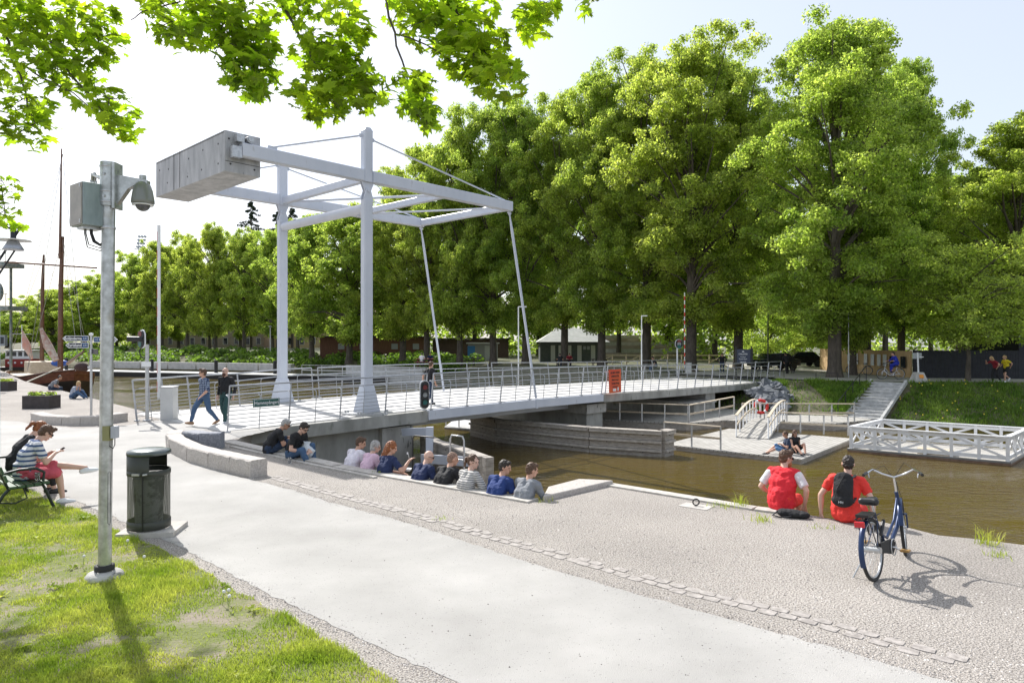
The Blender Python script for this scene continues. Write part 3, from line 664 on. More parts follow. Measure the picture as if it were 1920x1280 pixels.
# railings ------------------------------------------------------
def railing(line, lean, name='railing', h=1.33, seg=1.83, m=M_rail, zf=None, start_end=True):
    """line: list of (base point, outward unit vector). posts lean outward, secondary rail leans inward"""
    rt = bpy.data.objects.new(name, None); col.objects.link(rt); rt.parent = T; ORI[rt.name] = ORI[T.name]
    P_ = []
    for (a, ao), (c, co) in zip(line, line[1:]):
        k = max(1, round((c-a).length/seg))
        for i in range(k): P_.append((a.lerp(c, i/k), ao.lerp(co, i/k).normalized()))
    P_.append(line[-1])
    mb = MB(); tp = []; r2 = []
    for i, (p, o_) in enumerate(P_):
        t_ = p+o_*.16+V((0, 0, h)); tp.append(t_)
        MB_ = MB(); MB_.bar(p, t_, .018, .06, up=o_); MB_.box(p+V((0, 0, .02)), (.16, .1, .04), RB); MB_.obj('post', m, rt)
        r2.append(p-o_*.06+V((0, 0, h-.27)))
    MB().tube(tp, .028, 8).obj('handrail', m, rt)
    MB().tube(r2, .022, 8).obj('handrail', m, rt)
    for (p, o_), (q, oq) in zip(P_, P_[1:]):
        a = p.lerp(q, .5); oo = o_.lerp(oq, .5)
        MB().tube([a, a+oo*.09+V((0, 0, h-.42)), a+oo*.07+V((0, 0, h-.33)), a-oo*.06+V((0, 0, h-.27))], .014, 6).obj('post', m, rt)
    for p, o_ in P_: MB().tube([p+o_*.12+V((0, 0, h-.38)), p+o_*.03+V((0, 0, h-.29)), p-o_*.06+V((0, 0, h-.27))], .012, 6).obj('rail_bracket', m, rt)
    wr = MB()
    for k in range(7):
        u = .14+k*.118; wr.tube([p+o_*.16*(u/h)+V((0, 0, u)) for p, o_ in P_], .0125, 5, cap=False)
    wr.obj('cable_infill', m, rt)
    return rt
nearl = [(BR(s, -.06, zd(s)), BN) for s in (-5.4, -3.5, -1.7, .1, 1.85)]
railing(nearl, 0)
railing([(BR(s, -.06, zd(s)), BN) for s in (2.15, 3.95, 5.8, 7.6, 9.4, 11.2, 12.8)], 0)
railing([(BR(s, -.06, zd(s)), BN) for s in (13.1, 18, 22, 26, 30, 34.3)], 0)
LN = V((-.95, .1, 0)).normalized()
railing([(V((-12.25, 22.3, 0)), LN), (V((-11.75, 25.0, 0)), LN), (V((-10.75, 27.0, 0)), LN.lerp(-BN, .5)), (BR(.4, -7.64, zd(.4)), -BN), (BR(1.85, -7.64, zd(2)), -BN)], 0)
railing([(BR(s, -7.64, zd(s)), -BN) for s in (2.15, 3.95, 5.8, 7.6, 9.4, 11.2, 12.8)], 0)
railing([(BR(s, -7.64, zd(s)), -BN) for s in (13.1, 18, 22, 26, 30, 34.3)], 0)
# things fixed on the bridge ----------------------------------
def oval(mb, c, R, w_, h_, th, n=14, z=0):
    vs = []; r = w_/2; hh = h_/2-r
    pr = [(r*math.cos(a), hh+r*math.sin(a)) for a in [PI*i/n for i in range(n+1)]]+[(r*math.cos(a), -hh+r*math.sin(a)) for a in [PI+PI*i/n for i in range(n+1)]]
    k = len(pr); vs = [c+R @ V((x, y, z)) for x, y in pr]+[c+R @ V((x, y, z+th)) for x, y in pr]
    return mb.add(vs, [tuple(range(k))[::-1], tuple(range(k, 2*k))]+[(i, (i+1) % k, k+(i+1) % k, k+i) for i in range(k)])
M_lred = mat('dim_red_lens', (.18, .02, .02), .2); M_lgrey = mat('clear_lens', (.28, .30, .31), .2); M_lgrn = mat('dim_green_lens', (.01, .12, .11), .2)
def signal(c, nrm, label, w_=.36, h_=1.04, post=None, group=None, hood=.05, loc=None):
    T_ = thing('traffic_signal', label, 'signal', loc if loc is not None else c, group=group)
    R = sign_rot(nrm)
    bd = oval(MB(), c, R, w_-.075, h_-.075, .06, z=.008).obj('housing', M_black, T_)
    oval(MB(), c, R, w_, h_, .028, z=-.022).obj('white_border', M_white, T_)
    for k, m_ in ((1, M_lred), (0, M_lgrey), (-1, M_lgrn)):
        cc = c+R @ V((0, k*.27*(h_/1.04), .065))
        l_ = MB().cyl(cc, cc+R @ V((0, 0, .012)), .09*(w_/.36), n=16).obj('lens', m_, T_)
        if hood > 0:
            mb = MB(); vs = []
            for i in range(11):
                a = PI*i/10; v_ = V((math.cos(a)*.10, math.sin(a)*.10, 0))*(w_/.36); vs += [cc+R @ v_, cc+R @ (v_+V((0, 0, hood)))]
            mb.add(vs, [(2*i, 2*i+1, 2*i+3, 2*i+2) for i in range(10)], True).obj('hood', M_black, T_)
    if post: post(T_)
    return T_
signal(BR(1.62, .22, .70), (BN-BS*.35), 'black three lens signal with white border hanging outside the near railing', hood=.05)
def hpost(c, ht, px, r=.06):
    def f(T_):
        MB().cyl(c, c+V((0, 0, ht)), r, n=14).obj('post', M_steel, T_)
        MB().lathe([(.001, 0), (.14, 0), (.14, .03), (.06, .05)], c, 16).obj('base_plate', M_steel, T_)
        MB().box(c+V((.02, -.1, 1.86)), (.30, .02, .16)).obj('number_plate', M_white, T_)
        MB().tube([c+V((-.1, -.06, 2.5)), c+V((-.22, -.08, 2.3)), c+V((-.18, -.05, 2.1)), c+V((-.02, 0, 2.05))], .02, 6).obj('cable', M_black, T_)
    return f
c0 = G(276, 788.5); cs_ = c0+V((-.14, -.06, 2.68))
def hp2(T_):
    hpost(c0, 2.5, 0)(T_)
    MB().cyl(cs_+V((.06, -.10, 0)), cs_+V((-.34, -.26, 0)), .075, .09, n=14).obj('lamp_hood', M_black, T_)
signal(cs_, V((-.55, -.85, 0)), 'oval canal signal on a grey post left of the raised barrier', w_=.38, h_=.62, post=hp2, hood=0, loc=c0)
def barrier(c, ht, label, side, red=False, dirx=1):
    T_ = thing('barrier', label, 'barrier', c, group='raised boom barriers at the bridge ends')
    cb_ = MB().box(c+V((.30*dirx, .06, .54)), (.42, .36, 1.08)).obj('cabinet', mat('cabinet_grey', (.58, .58, .57), .5, 0, c2=(.50, .50, .49), ns=3), T_, bevel=.01)
    MB().box(c+V((.30*dirx, .06, 1.095)), (.46, .40, .03)).obj('lid', M_steel, cb_)
    MB().bar(c+V((0, -.02, .75)), c+V((0, -.02, ht)), .06 if red else .09, .05, up=V((0, 1, 0))).obj('boom', M_white, T_)
    mb = MB(); z = .95
    while z < ht-.2:
        if red: mb.box(c+V((0, -.02, z+.15)), (.065, .055, .30))
        else: mb.box(c+V((-.045, -.02, z+.15)), (.012, .056, .34))
        z += .62
    mb.obj('red_band', M_red, T_)
    MB().box(c+V((.04*dirx, .03, .8)), (.16, .14, .22)).obj('hinge', M_steel, T_)
    return T_
barrier(G(298.5, 787), 6.45, 'raised white boom barrier with red edge and grey cabinet at the left bridge end', 0)
bc = BR(33.4, -7.0, zd(33)); barrier(bc, 6.5, 'raised red and white boom barrier at the far right bridge end', 0, red=True)
c1 = BR(33.0, -7.4, zd(33)); c1s = c1+V((.1, -.1, 2.55))
signal(c1s, V((.2, -1, 0)), 'dark canal signal on a white post beside the far red barrier', w_=.62, h_=.75, post=lambda T_: MB().cyl(c1, c1+V((0, 0, 2.3)), .06, n=12).obj('post', M_white, T_), hood=0, loc=c1)
# street name sign on the railing
T2 = thing('street_sign', 'green street name sign with white lettering on the near bridge railing', 'sign', BR(-4.3, .12, .7))
ns_ = (BN+V((0, 0, -.0))).normalized(); R = sign_rot(ns_); c = BR(-4.33, .16, .80)
MB().box(c, (.82, .24, .02), R @ Matrix.Rotation(0, 3, 'X')).obj('panel', mat('sign_green', (.02, .10, .08), .4), T2)
mb = MB()
for y in (-.105, .105): mb.box(c+R @ V((0, y, .012)), (.78, .01, .006), R)
for x in (-.385, .385): mb.box(c+R @ V((x, 0, .012)), (.01, .20, .006), R)
mb.obj('border', M_white, T2)
text('Hamnspången', .135, M_white, T2, c+R @ V((0, 0, .014)), R, bold=.002)
# red poster
T2 = thing('poster_board', 'red notice board with black writing on the bridge railing at the span joint', 'sign', BR(13.7, .12, 0))
ns_ = (BN+V((0, 0, .02))).normalized(); R = sign_rot(ns_); c = BR(13.62, .16, zd(14)+.62)
MB().box(c, (1.0, 1.12, .03), R).obj('panel', mat('poster_red', (.60, .07, .035), .6, 0, c2=(.68, .14, .03), ns=1.2), T2)
for i, s_ in enumerate(['BLI MED UNDER', 'HAMNFESTEN', 'Musik & teater', 'Torsdag-Söndag', 'kl 10 till 17']):
    text(s_, .135 if i < 2 else .125, M_black, T2, c+R @ V((0, .40-.17*i, .018)), R, sx=.78, bold=.003)
MB().box(c+R @ V((-.08, -.43, .02)), (.26, .12, .008), R).obj('label_patch', M_white, T2)
MB().box(c+R @ V((.22, -.40, .02)), (.10, .17, .008), R).obj('label_patch', M_white, T2)
# slim white lamp post on the far side
def street_lamp(c, ht, label, m=M_white, kind=0, r=.05, group=None, arm=.35):
    T_ = thing('street_lamp', label, 'street lamp', c, group=group)
    MB().cyl(c, c+V((0, 0, ht)), r, r*.7, n=10).obj('pole', m, T_)
    if kind == 0:
        MB().box(c+V((arm/2, 0, ht)), (arm, .14, .06)).obj('lamp_head', m, T_)
    else:
        MB().lathe([(.02, .30), (.26, .22), (.28, .16), (.10, .14), (.12, 0), (.03, 0)], c+V((0, 0, ht)), 16).obj('lamp_head', m, T_)
    return T_
# pier fender (timber) ----------------------------------------------------
def plank_wall(name, label, cat, pts, z0, z1, th, m, nplank=4, ledge=True, back=None):
    T_ = thing(name, label, cat, V((pts[0].x, pts[0].y, z0)))
    hgt = (z1-z0)/nplank
    for k in range(nplank):
        mb = MB()
        for a, c in zip(pts, pts[1:]):
            d = (c-a).normalized(); L_ = (c-a).length; e = .004
            mb.bar(a+d*e+V((0, 0, z0+hgt*(k+.5))), c-d*e+V((0, 0, z0+hgt*(k+.5))), th-.01*(k % 2), hgt-.014)
        mb.obj('plank_row', m, T_)
    if ledge:
        mb = MB()
        for k in range(1, nplank+1):
            for a, c in zip(pts, pts[1:]):
                d = (c-a).normalized(); sd = V((d.y, -d.x, 0)); e = .003
                mb.bar(a+d*e+sd*(th/2+.045)+V((0, 0, z0+hgt*k-.05)), c-d*e+sd*(th/2+.045)+V((0, 0, z0+hgt*k-.05)), .09, .09)
        mb.obj('ledge_beam', mat('highlit_ledge', (.36, .33, .29), .85, 0, c2=(.52, .48, .43), ns=5, bump=.2), T_)  # ledges paler than the planks: their highlights are put into the colour
    mb = MB()
    for a, c in zip(pts, pts[1:]):
        d = (c-a).normalized(); mb.bar(a+d*.002+V((0, 0, z1+.03)), c-d*.002+V((0, 0, z1+.03)), th+.2, .055)
    mb.obj('cap_beam', m, T_)
    nbolt = 0
    for a, c in zip(pts, pts[1:]):
        d = (c-a).normalized(); sd = V((d.y, -d.x, 0)); k = max(1, int((c-a).length/1.3))
        for i in range(k):
            for q in range(0, nplank): MB().cyl(a.lerp(c, (i+.5)/k)+sd*(th/2-.01)+V((0, 0, z0+hgt*(q+.6))), a.lerp(c, (i+.5)/k)+sd*(th/2+.012)+V((0, 0, z0+hgt*(q+.6))), .022, n=6).obj('bolt', M_black, T_)
    return T_
fa, fb, fc, fd = G(886, 815.5, WZ), G(934, 828, WZ), G(1107, 846.7, WZ), G(1241.5, 856, WZ)
for p in (fa, fb, fc, fd): p.z = 0
fz0 = fa+V((-.2, 2.5, 0))+V((1.6, 2, 0))
plank_wall('timber_fender', 'grey plank fender around the middle bridge pier', 'fender', [fa, fb, fc, fd, fd+V((.5, .6, 0))], WZ-.4, -1.02, .26, M_timber, 4)
# near boom with piles and ladder
gw = [V((-3.3, 25.2, 0)), V((-2.6, 23.4, 0)), V((-1.6, 21.7, 0)), G(905, 852, -.75)]
gw[3].z = 0
plank_wall('timber_guide_wall', 'dark curved timber guide wall in the water behind the seated row', 'fender', gw, WZ-.3, -.85, .2, M_timber, 5, ledge=False)
for i, (px, py, z, lab) in enumerate([(912, 850, -.68, 'nearest and tallest square timber pile in front of the guide wall'), (889, 846, -.85, 'middle timber pile of the guide wall, dark topped'), (866, 838, -.85, 'timber pile third from the right of the guide wall'), (845, 832, -.9, 'farthest timber pile beside the guide wall')]):
    Y_ = [19.6, 20.6, 21.8, 22.8][i]; p = D(px, py, Y_); p.z = 0
    tag(MB().box(p+V((.05, -.15, (-3+z)/2)), (.26, .26, z+3), Matrix.Rotation(.5, 3, 'Z')).obj('timber_pile', M_timber, bevel=.015), lab, 'pile', 'piles of the guide wall')
T2 = thing('steel_ladder', 'hooped galvanised ladder climbing over the quay edge behind the seated row', 'ladder', G(805, 908))
mb = MB(); a = G(792, 905)+QW*.75; b_ = G(818, 909)+QW*.75
for z_ in (0,):
    mb.tube([a+V((0, 0, -2.4)), a+V((0, 0, .72)), a+V((.03, -.01, .80)), b_+V((-.03, 0, .80)), b_+V((0, 0, .72)), b_+V((0, 0, -2.4))], .018, 8)
mb.obj('hoop', M_steel, T2)
mb = MB()
for k in range(9): mb.cyl(a+V((0, 0, .35-.3*k)), b_+V((0, 0, .35-.3*k)), .012, n=6)
mb.obj('rungs', M_steel, T2)
T2 = thing('portal_frame', 'blue grey steel frame standing beside the bridge abutment pillar', 'frame', V((-3.4, 24.6, WZ)))
mb = MB(); f0 = D(768, 803, 24.0); f1 = D(803, 800, 23.0)
mb.bar(f0+V((-.2, 0, -.12)), f1+V((0, 0, -.15)), .2, .26); mb.obj('beam', M_bluewhite, T2)
MB().bar(V((f1.x+.05, f1.y, -3)), V((f1.x+.05, f1.y, f1.z)), .24, .2, up=V((0, 1, 0))).obj('post', M_bluewhite, T2)
MB().bar(V((-3.0, 22.8, -1.3)), V((-.9, 20.3, -1.0)), .12, .28).obj('walkway_beam', M_bluewhite, T2)
T2 = thing('steel_ladder', 'dark thin ladder hoop in front of the abutment pillar', 'ladder', D(775, 900, 17)); a = D(774, 0, 18); b_ = D(786, 0, 18)
MB().tube([V((a.x, a.y, -2.6)), V((a.x, a.y, .05)), V((a.x+.05, a.y, .12)), V((b_.x+.4, b_.y-.2, .10))], .018, 8).obj('hoop', M_black, T2)
# far docks ----------------------------------------------------------------
def dock(name, label, poly, zt, th, m, dirv, group=None, skirt=M_timber):
    T_ = thing(name, label, 'dock', V((poly[0][0], poly[0][1], WZ)), group=group)
    MB().prism(poly, zt-.07, zt).obj('deck', m, T_)
    cx = sum(p[0] for p in poly)/len(poly); cy_ = sum(p[1] for p in poly)/len(poly)
    inn = [(cx+(p[0]-cx)*.992, cy_+(p[1]-cy_)*.992) for p in poly]
    MB().prism(inn, WZ-.3, zt-.072).obj('skirt', skirt, T_)
    return T_
def boardmat(name, ang, base=(.35, .335, .305), hi=(.50, .48, .445), pitch=7.0):
    m = mat(name, base, .8, 0, c2=hi, ns=3, nd=6, bump=.25, bs=30)
    t = m.node_tree; N = t.nodes; L = t.links; b = N['Principled BSDF']
    g = N.new('ShaderNodeNewGeometry'); mp = N.new('ShaderNodeMapping'); mp.inputs['Rotation'].default_value = (0, 0, -ang)
    wv = N.new('ShaderNodeTexWave'); wv.wave_type = 'BANDS'; wv.bands_direction = 'X'; wv.inputs['Scale'].default_value = 1.7; wv.inputs['Distortion'].default_value = 0
    L.new(g.outputs['Position'], mp.inputs[0]); L.new(mp.outputs[0], wv.inputs[0])
    r = N.new('ShaderNodeValToRGB'); r.color_ramp.elements[0].position = .0; r.color_ramp.elements[0].color = (.25, .25, .25, 1); r.color_ramp.elements[1].position = .12; r.color_ramp.elements[1].color = (1, 1, 1, 1)
    L.new(wv.outputs['Fac'], r.inputs[0]); mx = N.new('ShaderNodeMix'); mx.data_type = 'RGBA'; mx.blend_type = 'MULTIPLY'; mx.inputs[0].default_value = 1
    src = b.inputs['Base Color'].links[0].from_socket; L.new(src, mx.inputs[6]); L.new(r.outputs[0], mx.inputs[7]); L.new(mx.outputs[2], b.inputs['Base Color'])
    return m
M_db = boardmat('dock_boards', math.atan2(-.66, .75))
ZD = -1.80
Da, Db = G(1243, 832.5, ZD), G(1503, 860.6, ZD)
dd = (Db-Da).normalized(); dn = V((-dd.y, dd.x, 0))
Dc = Db+dn*7.2; De = Da+dn*7.0
dock('floating_dock', 'grey boarded floating dock where two people sit, beside the white railed float', [(p.x, p.y) for p in (Da, Db, Dc, De)], ZD, .2, M_db, dd)
Fa, Fb = G(1588, 840, ZD-.05), G(1895.7, 866, ZD-.05); fdv = (Fb-Fa).normalized(); fn = V((.722, .692, 0)); Fc = Fb+fn*3.95; Fe = Fa+fn*3.95
TW = dock('railed_float', 'boarded float enclosed by a white cross braced timber railing', [(p.x, p.y) for p in (Fa, Fb, Fc, Fe)], ZD-.05, .2, boardmat('float_boards', math.atan2(fdv.y, fdv.x)+PI/2), fdv, skirt=mat('rusty_skirt', (.16, .09, .06), .8, 0, c2=(.28, .18, .12), ns=4))
# white x railing
zt = ZD-.05; M_wt = mat('white_timber', (.80, .80, .80), .55, 0, c2=(.70, .71, .72), ns=4)
def xrail(a, c, npan):
    rt = bpy.data.objects.new('cross_railing', None); col.objects.link(rt); rt.parent = TW; ORI[rt.name] = ORI[TW.name]
    d = (c-a)/npan; dn_ = d.normalized()
    for i in range(npan+1): MB().box(a+d*i+V((0, 0, zt+.44)), (.11, .11, .88), Matrix.Rotation(math.atan2(dn_.y, dn_.x), 3, 'Z')).obj('post', M_wt, rt)
    mb = MB()
    mb.bar(a+V((0, 0, zt+.905)), c+V((0, 0, zt+.905)), .17, .045); mb.bar(a+V((0, 0, zt+.12)), c+V((0, 0, zt+.12)), .05, .14); mb.bar(a+V((0, 0, zt+.80)), c+V((0, 0, zt+.80)), .05, .12)
    mb.obj('rail', M_wt, rt)
    mb = MB(); sd = V((-dn_.y, dn_.x, 0))*.03
    for i in range(0, npan, 2 if npan > 3 else 1):
        k = 2 if npan > 3 and i+2 <= npan else 1
        p, q = a+d*i, a+d*(i+k)
        mb.bar(p+sd+V((0, 0, zt+.12)), q+sd+V((0, 0, zt+.82)), .03, .09); mb.bar(p-sd+V((0, 0, zt+.82)), q-sd+V((0, 0, zt+.12)), .03, .09)
    mb.obj('cross_brace', M_wt, rt)
ins = .12
wa, wb, wc, we = Fa+(fdv+fn)*ins, Fb+(-fdv+fn)*ins, Fc+(-fdv-fn)*ins, Fe+(fdv-fn)*ins
for p in (wa, wb, wc, we): p.z = 0
xrail(wa, wb, 6); xrail(wb, wc, 3); xrail(wc, we, 6); xrail(we, wa, 3)
MB().box((wa.lerp(wb, .55)+fn*.35)+V((0, 0, zt+.1)), (1.2, .5, .2), Matrix.Rotation(math.atan2(fdv.y, fdv.x), 3, 'Z')).obj('bench_box', M_timberl, TW)
def simple_rail(a, c, z0a, z0c, label, name='dock_railing', n=3, h=.92, m=M_timberl, mp=M_steel, mid=True, parent=None):
    T_ = thing(name, label, 'railing', V((a.x, a.y, z0a)))
    a = V((a.x, a.y, z0a)); c = V((c.x, c.y, z0c))
    for i in range(n+1): MB().bar(a.lerp(c, i/n), a.lerp(c, i/n)+V((0, 0, h)), .06, .06, up=V((0, 1, 0))).obj('post', mp, T_)
    MB().bar(a+V((0, 0, h+.02)), c+V((0, 0, h+.02)), .13, .045).obj('handrail', m, T_)
    if mid: MB().bar(a+V((0, 0, h*.5)), c+V((0, 0, h*.5)), .04, .09).obj('mid_rail', m, T_)
    return T_
simple_rail(Da+dn*.12, Da.lerp(Db, .44)+dn*.12, ZD, ZD, 'short timber railing on the near edge of the floating dock', n=2)
simple_rail(G(1458, 809, ZD), G(1590, 817, ZD), ZD, ZD, 'timber railing at the back of the floating dock right of the ramp', n=3)
# shore walk under the bridge
sw = [(4.6, 37.2), (9.0, 35.3), (11.4, 36.6), (16.6, 35.2), (19.5, 36.9), (19.6, 38.4), (16.0, 39.6), (14.2, 42.2), (9.5, 47.0), (5.0, 50.0)]
dock('shore_walk', 'wooden walkway along the far shore under the bridge', sw, -1.62, .2, M_db, dd)
simple_rail(V((4.7, 37.2, 0)), V((9.1, 35.3, 0)), -1.62, -1.62, 'long timber railing on the shore walk under the bridge', n=4)
simple_rail(V((9.15, 35.25, 0)), V((11.9, 36.6, 0)), -1.62, -1.3, 'timber railing rising from the shore walk to the ramp', n=3)
simple_rail(V((12.2, 36.2, 0)), V((18.0, 35.9, 0)), -1.62, -1.62, 'far timber railing of the shore walk below the grass slope', n=5)
# ramp
T2 = thing('gangway', 'arched wooden gangway rising from the floating dock to the shore', 'ramp', V((10.8, 31.0, ZD)))
r0 = V((10.9, 31.0, 0)); r1 = V((13.2, 34.9, 0)); rdv = (r1-r0).normalized(); rn = V((-rdv.y, rdv.x, 0)); K = 12
def rz(u): return ZD+.04+.45*math.sin(u*PI*.62)
vs = []
for i in range(K+1):
    p = r0.lerp(r1, i/K)
    for sgn, dz in ((-1, 0), (1, 0), (1, -.12), (-1, -.12)): vs.append(p+rn*sgn*.72+V((0, 0, rz(i/K)+dz)))
MB().add(vs, [(i*4+j, (i+1)*4+j, (i+1)*4+(j+1) % 4, i*4+(j+1) % 4) for i in range(K) for j in range(4)]+[(0, 1, 2, 3), (K*4+3, K*4+2, K*4+1, K*4)]).obj('ramp_deck', M_db, T2)
for sgn in (-1, 1):
    rp = [r0.lerp(r1, i/6)+rn*sgn*.70+V((0, 0, rz(i/6))) for i in range(7)]
    for p in rp: MB().bar(p, p+V((0, 0, .95)), .05, .05, up=V((0, 1, 0))).obj('post', M_white, T2)
    mb = MB()
    for p, q in zip(rp, rp[1:]): mb.bar(p+V((0, 0, .97)), q+V((0, 0, .97)), .12, .045); mb.bar(p+V((0, 0, .5)), q+V((0, 0, .5)), .04, .09)
    mb.obj('handrail', M_timberl, T2)
# life buoy
c = D(1427, 762, 35.5); T2 = thing('life_buoy', 'red and white life buoy hanging by the top of the gangway', 'life buoy', c)
MB().tube([c+V((.33*math.cos(a), 0, .33*math.sin(a))) for a in [2*PI*i/20 for i in range(21)]], .075, 8, cap=False).obj('ring', M_red, T2)
mb = MB()
for q in range(4):
    a0 = q*PI/2+.5; mb.tube([c+V((.33*math.cos(a0+k*.12), -.0, .33*math.sin(a0+k*.12))) for k in range(4)], .079, 8)
mb.obj('white_band', M_white, T2)
MB().bar(c+V((0, .1, .5)), c+V((0, .1, -1.6)), .08, .04, up=V((0, 1, 0))).obj('stand', M_white, T2)
# white rail fence + landing dock left of fender
dk = [G(833, 800, -1.9), G(900, 805, -1.9), G(940, 778, -1.9), G(870, 772, -1.9)]
dock('mooring_pontoon', 'small pale pontoon moored behind the pier fender', [(p.x, p.y) for p in dk], -1.9, .2, M_dock, dd)
simple_rail(G(836, 798, -1.9), G(886, 803, -1.9), -1.9, -1.9, 'thin white railing on the pale pontoon behind the pier fender', n=2, m=M_white, mp=M_white)
# rocks
rr = random.Random(77)
def rock(c, r, label=None, seed=0, group=None):
    r_ = random.Random(seed); mb = MB(); pts = []
    mb.ell((0, 0, 0), (1, 1, 1), None, 9, 6); off = V((r_.random()*50, 0, 0))
    mb.v = [tuple(V(v_)*(.62+1.1*abs(mnoise.noise(V(v_)*1.3+off)))*r) for v_ in mb.v]; mb.v = [(a*1.15+c[0], b*.9+c[1], max(-.6*r, cc*.75)+c[2]) for a, b, cc in mb.v]
    mb.sm = [False]*len(mb.f)
    return tag(mb.obj('boulder', mat('blasted_rock', (.09, .10, .11), .85, 0, c2=(.22, .23, .25), ns=2, nd=8, bump=.4, bs=10)), label, 'boulder', group)
rk = [(1429, 733, 42, .8), (1447, 738, 41.5, .75), (1463, 742, 41, .75), (1440, 752, 40.8, .7), (1460, 757, 40.2, .6), (1473, 762, 39.8, .5), (1436, 722, 43.2, .7), (1455, 725, 42.8, .6), (1425, 748, 41.5, .6), (1466, 775, 39.4, .4), (1452, 768, 39.8, .45), (1412, 738, 43, .7), (1450, 748, 40.9, .6), (1438, 742, 41.6, .55), (1466, 733, 42, .6), (1480, 745, 41.2, .5), (1445, 728, 42.6, .55), (1470, 752, 40.5, .5), (1420, 742, 42, .5)]
for i, (px, py, Y, r_) in enumerate(rk): rock(D(px, py, Y), r_*.74, 'angular grey boulder in the heap between bridge end and gangway', seed=i*3+1, group='boulders heaped at the far bridge end')
# stairs on bank
T2 = thing('stairs', 'straight stone steps climbing the far grass bank to the path', 'stairs', V((19.4, 37.8, -1.8)))
s0 = V((19.35, 37.75, -1.75)); s1 = V((23.0, 41.7, .12)); sdv = V((s1.x-s0.x, s1.y-s0.y, 0)); L_ = sdv.length; sdv.normalize(); sn = V((-sdv.y, sdv.x, 0)); NS = 12
Rs = Matrix.Rotation(math.atan2(sdv.y, sdv.x), 3, 'Z')
M_step = mat('stone_step', (.34, .34, .33), .85, 0, c2=(.50, .50, .49), ns=4, nd=6, bump=.2, bs=20)
for i in range(NS):
    p = s0+sdv*(L_*(i+.5)/NS); z = s0.z+(s1.z-s0.z)*(i+1)/NS
    MB().box((p.x, p.y, z-.2), (L_/NS+.03, 1.75, .4), Rs).obj('step', M_step, T2)
for sgn in (-1, 1):
    MB().bar(s0+sn*sgn*.96+V((0, 0, .06)), s1+sn*sgn*.96+V((0, 0, .06)), .14, .22).obj('side_kerb', M_step, T2)
T2 = thing('stair_handrail', 'thin black handrail along the left side of the stone steps', 'handrail', s0+sn*1.2)
h0 = s0+sn*1.25; h1 = s1+sn*1.25+V((0, 0, 0))
for i in range(5): MB().cyl(h0.lerp(h1, i/4)+V((0, 0, -.2)), h0.lerp(h1, i/4)+V((0, 0, .95)), .022, n=6).obj('post', M_black, T2)
MB().tube([h0+V((0, 0, .95)), h1+V((0, 0, .95)), h1+sdv*.9+V((0, 0, .95))], .025, 6).obj('rail', M_black, T2)
# low fence at road edge right of bridge end
T2 = thing('low_fence', 'low thin black fence above the boulders at the far road edge', 'fence', V((17, 46.5, 0)))
lf = [D(1420, 711, 48), D(1470, 708, 47), D(1530, 706, 45), D(1570, 707, 44)]
for p in lf: MB().cyl(V((p.x, p.y, -.2)), V((p.x, p.y, .55)), .02, n=6).obj('post', M_black, T2)
MB().tube([V((p.x, p.y, .55)) for p in lf], .02, 6).obj('rail', M_black, T2)
# ================================================================ STREET FURNITURE
# ---- camera pole
pb = G(196, 1084); T = thing('camera_pole', 'tall galvanised pole with two dome security cameras in the lawn', 'camera pole', pb)
lean = V((.05, 0, 4.56)); pt_ = pb+lean
M_galv = mat('galvanised_pole', (.36, .37, .36), .38, .75, c2=(.62, .64, .64), ns=9, nd=8, bump=.04, bs=50, c3=(.30, .28, .22), ns3=3, r3=(.6, .75))
MB().cyl(pb, pb+lean*.9, .066, n=28).obj('pole', M_galv, T)
MB().lathe([(.19, -.05), (.19, .04), (.165, .07), (.10, .09), (.0, .09)], pb, 28).obj('base_collar', M_conc, T)
MB().lathe([(.10, .10), (.10, .15), (.072, .155)], pb, 24).obj('seal', M_rubber, T)
col_ = MB().cyl(pb+lean*.895, pt_, .088, n=24).obj('head_collar', M_galv, T)
mb = MB()
for z in (.905, .93, .99): mb.lathe([(.091, -.012), (.096, 0), (.091, .012)], pb+lean*z, 24)
for z in (4.18, 4.42):
    for sx in (-1, 1): mb.cyl(pb+V((sx*.05, -.085, z)), pb+V((sx*.05, -.105, z)), .014, n=8)
mb.obj('clamp_band', M_steel, col_)
MB().box(pb+V((.14, 0, 4.30)), (.03, .16, .50)).obj('mount_plate', M_galv, T)
# arm
a0 = pb+V((.155, 0, 0)); mb = MB(); vs = []
prof = [(0, 4.10, 4.42), (.05, 4.17, 4.415), (.12, 4.27, 4.40), (.20, 4.315, 4.385), (.28, 4.32, 4.375), (.33, 4.30, 4.36)]
for x, za, zb in prof:
    for y, z in ((-.035, za), (.035, za), (.035, zb), (-.035, zb)): vs.append(a0+V((x, y, z)))
mb.add(vs, [(i*4+j, i*4+(j+1) % 4, (i+1)*4+(j+1) % 4, (i+1)*4+j) for i in range(5) for j in range(4)]+[(3, 2, 1, 0), (20, 21, 22, 23)]).obj('bracket_arm', M_galv, T)
M_housing = mat('camera_housing', (.22, .23, .21), .35, .3)
M_smoke = mat('smoked_dome', (.10, .10, .11), .05, 0)
def dome(c, parent, s=1.0):
    h = MB().lathe([(0, .13), (.05, .125), (.082, .09), (.100, .03), (.116, -.07), (.118, -.10), (.105, -.115), (.02, -.115)], c, 28).obj('camera_housing', M_housing, parent)
    MB().cyl(c+V((0, 0, .12)), c+V((0, 0, .20)), .036, n=16).obj('neck', M_galv, h)
    MB().lathe([(.108, -.117), (.109, -.128), (.085, -.13)], c, 28).obj('trim_ring', M_white, h)
    MB().ell(c+V((0, 0, -.125)), (.074, .074, .068), None, 20, 12).obj('camera_dome', M_smoke, h)
    return h
dome(pb+V((.375+.155-.11, 0, 4.22)), T)
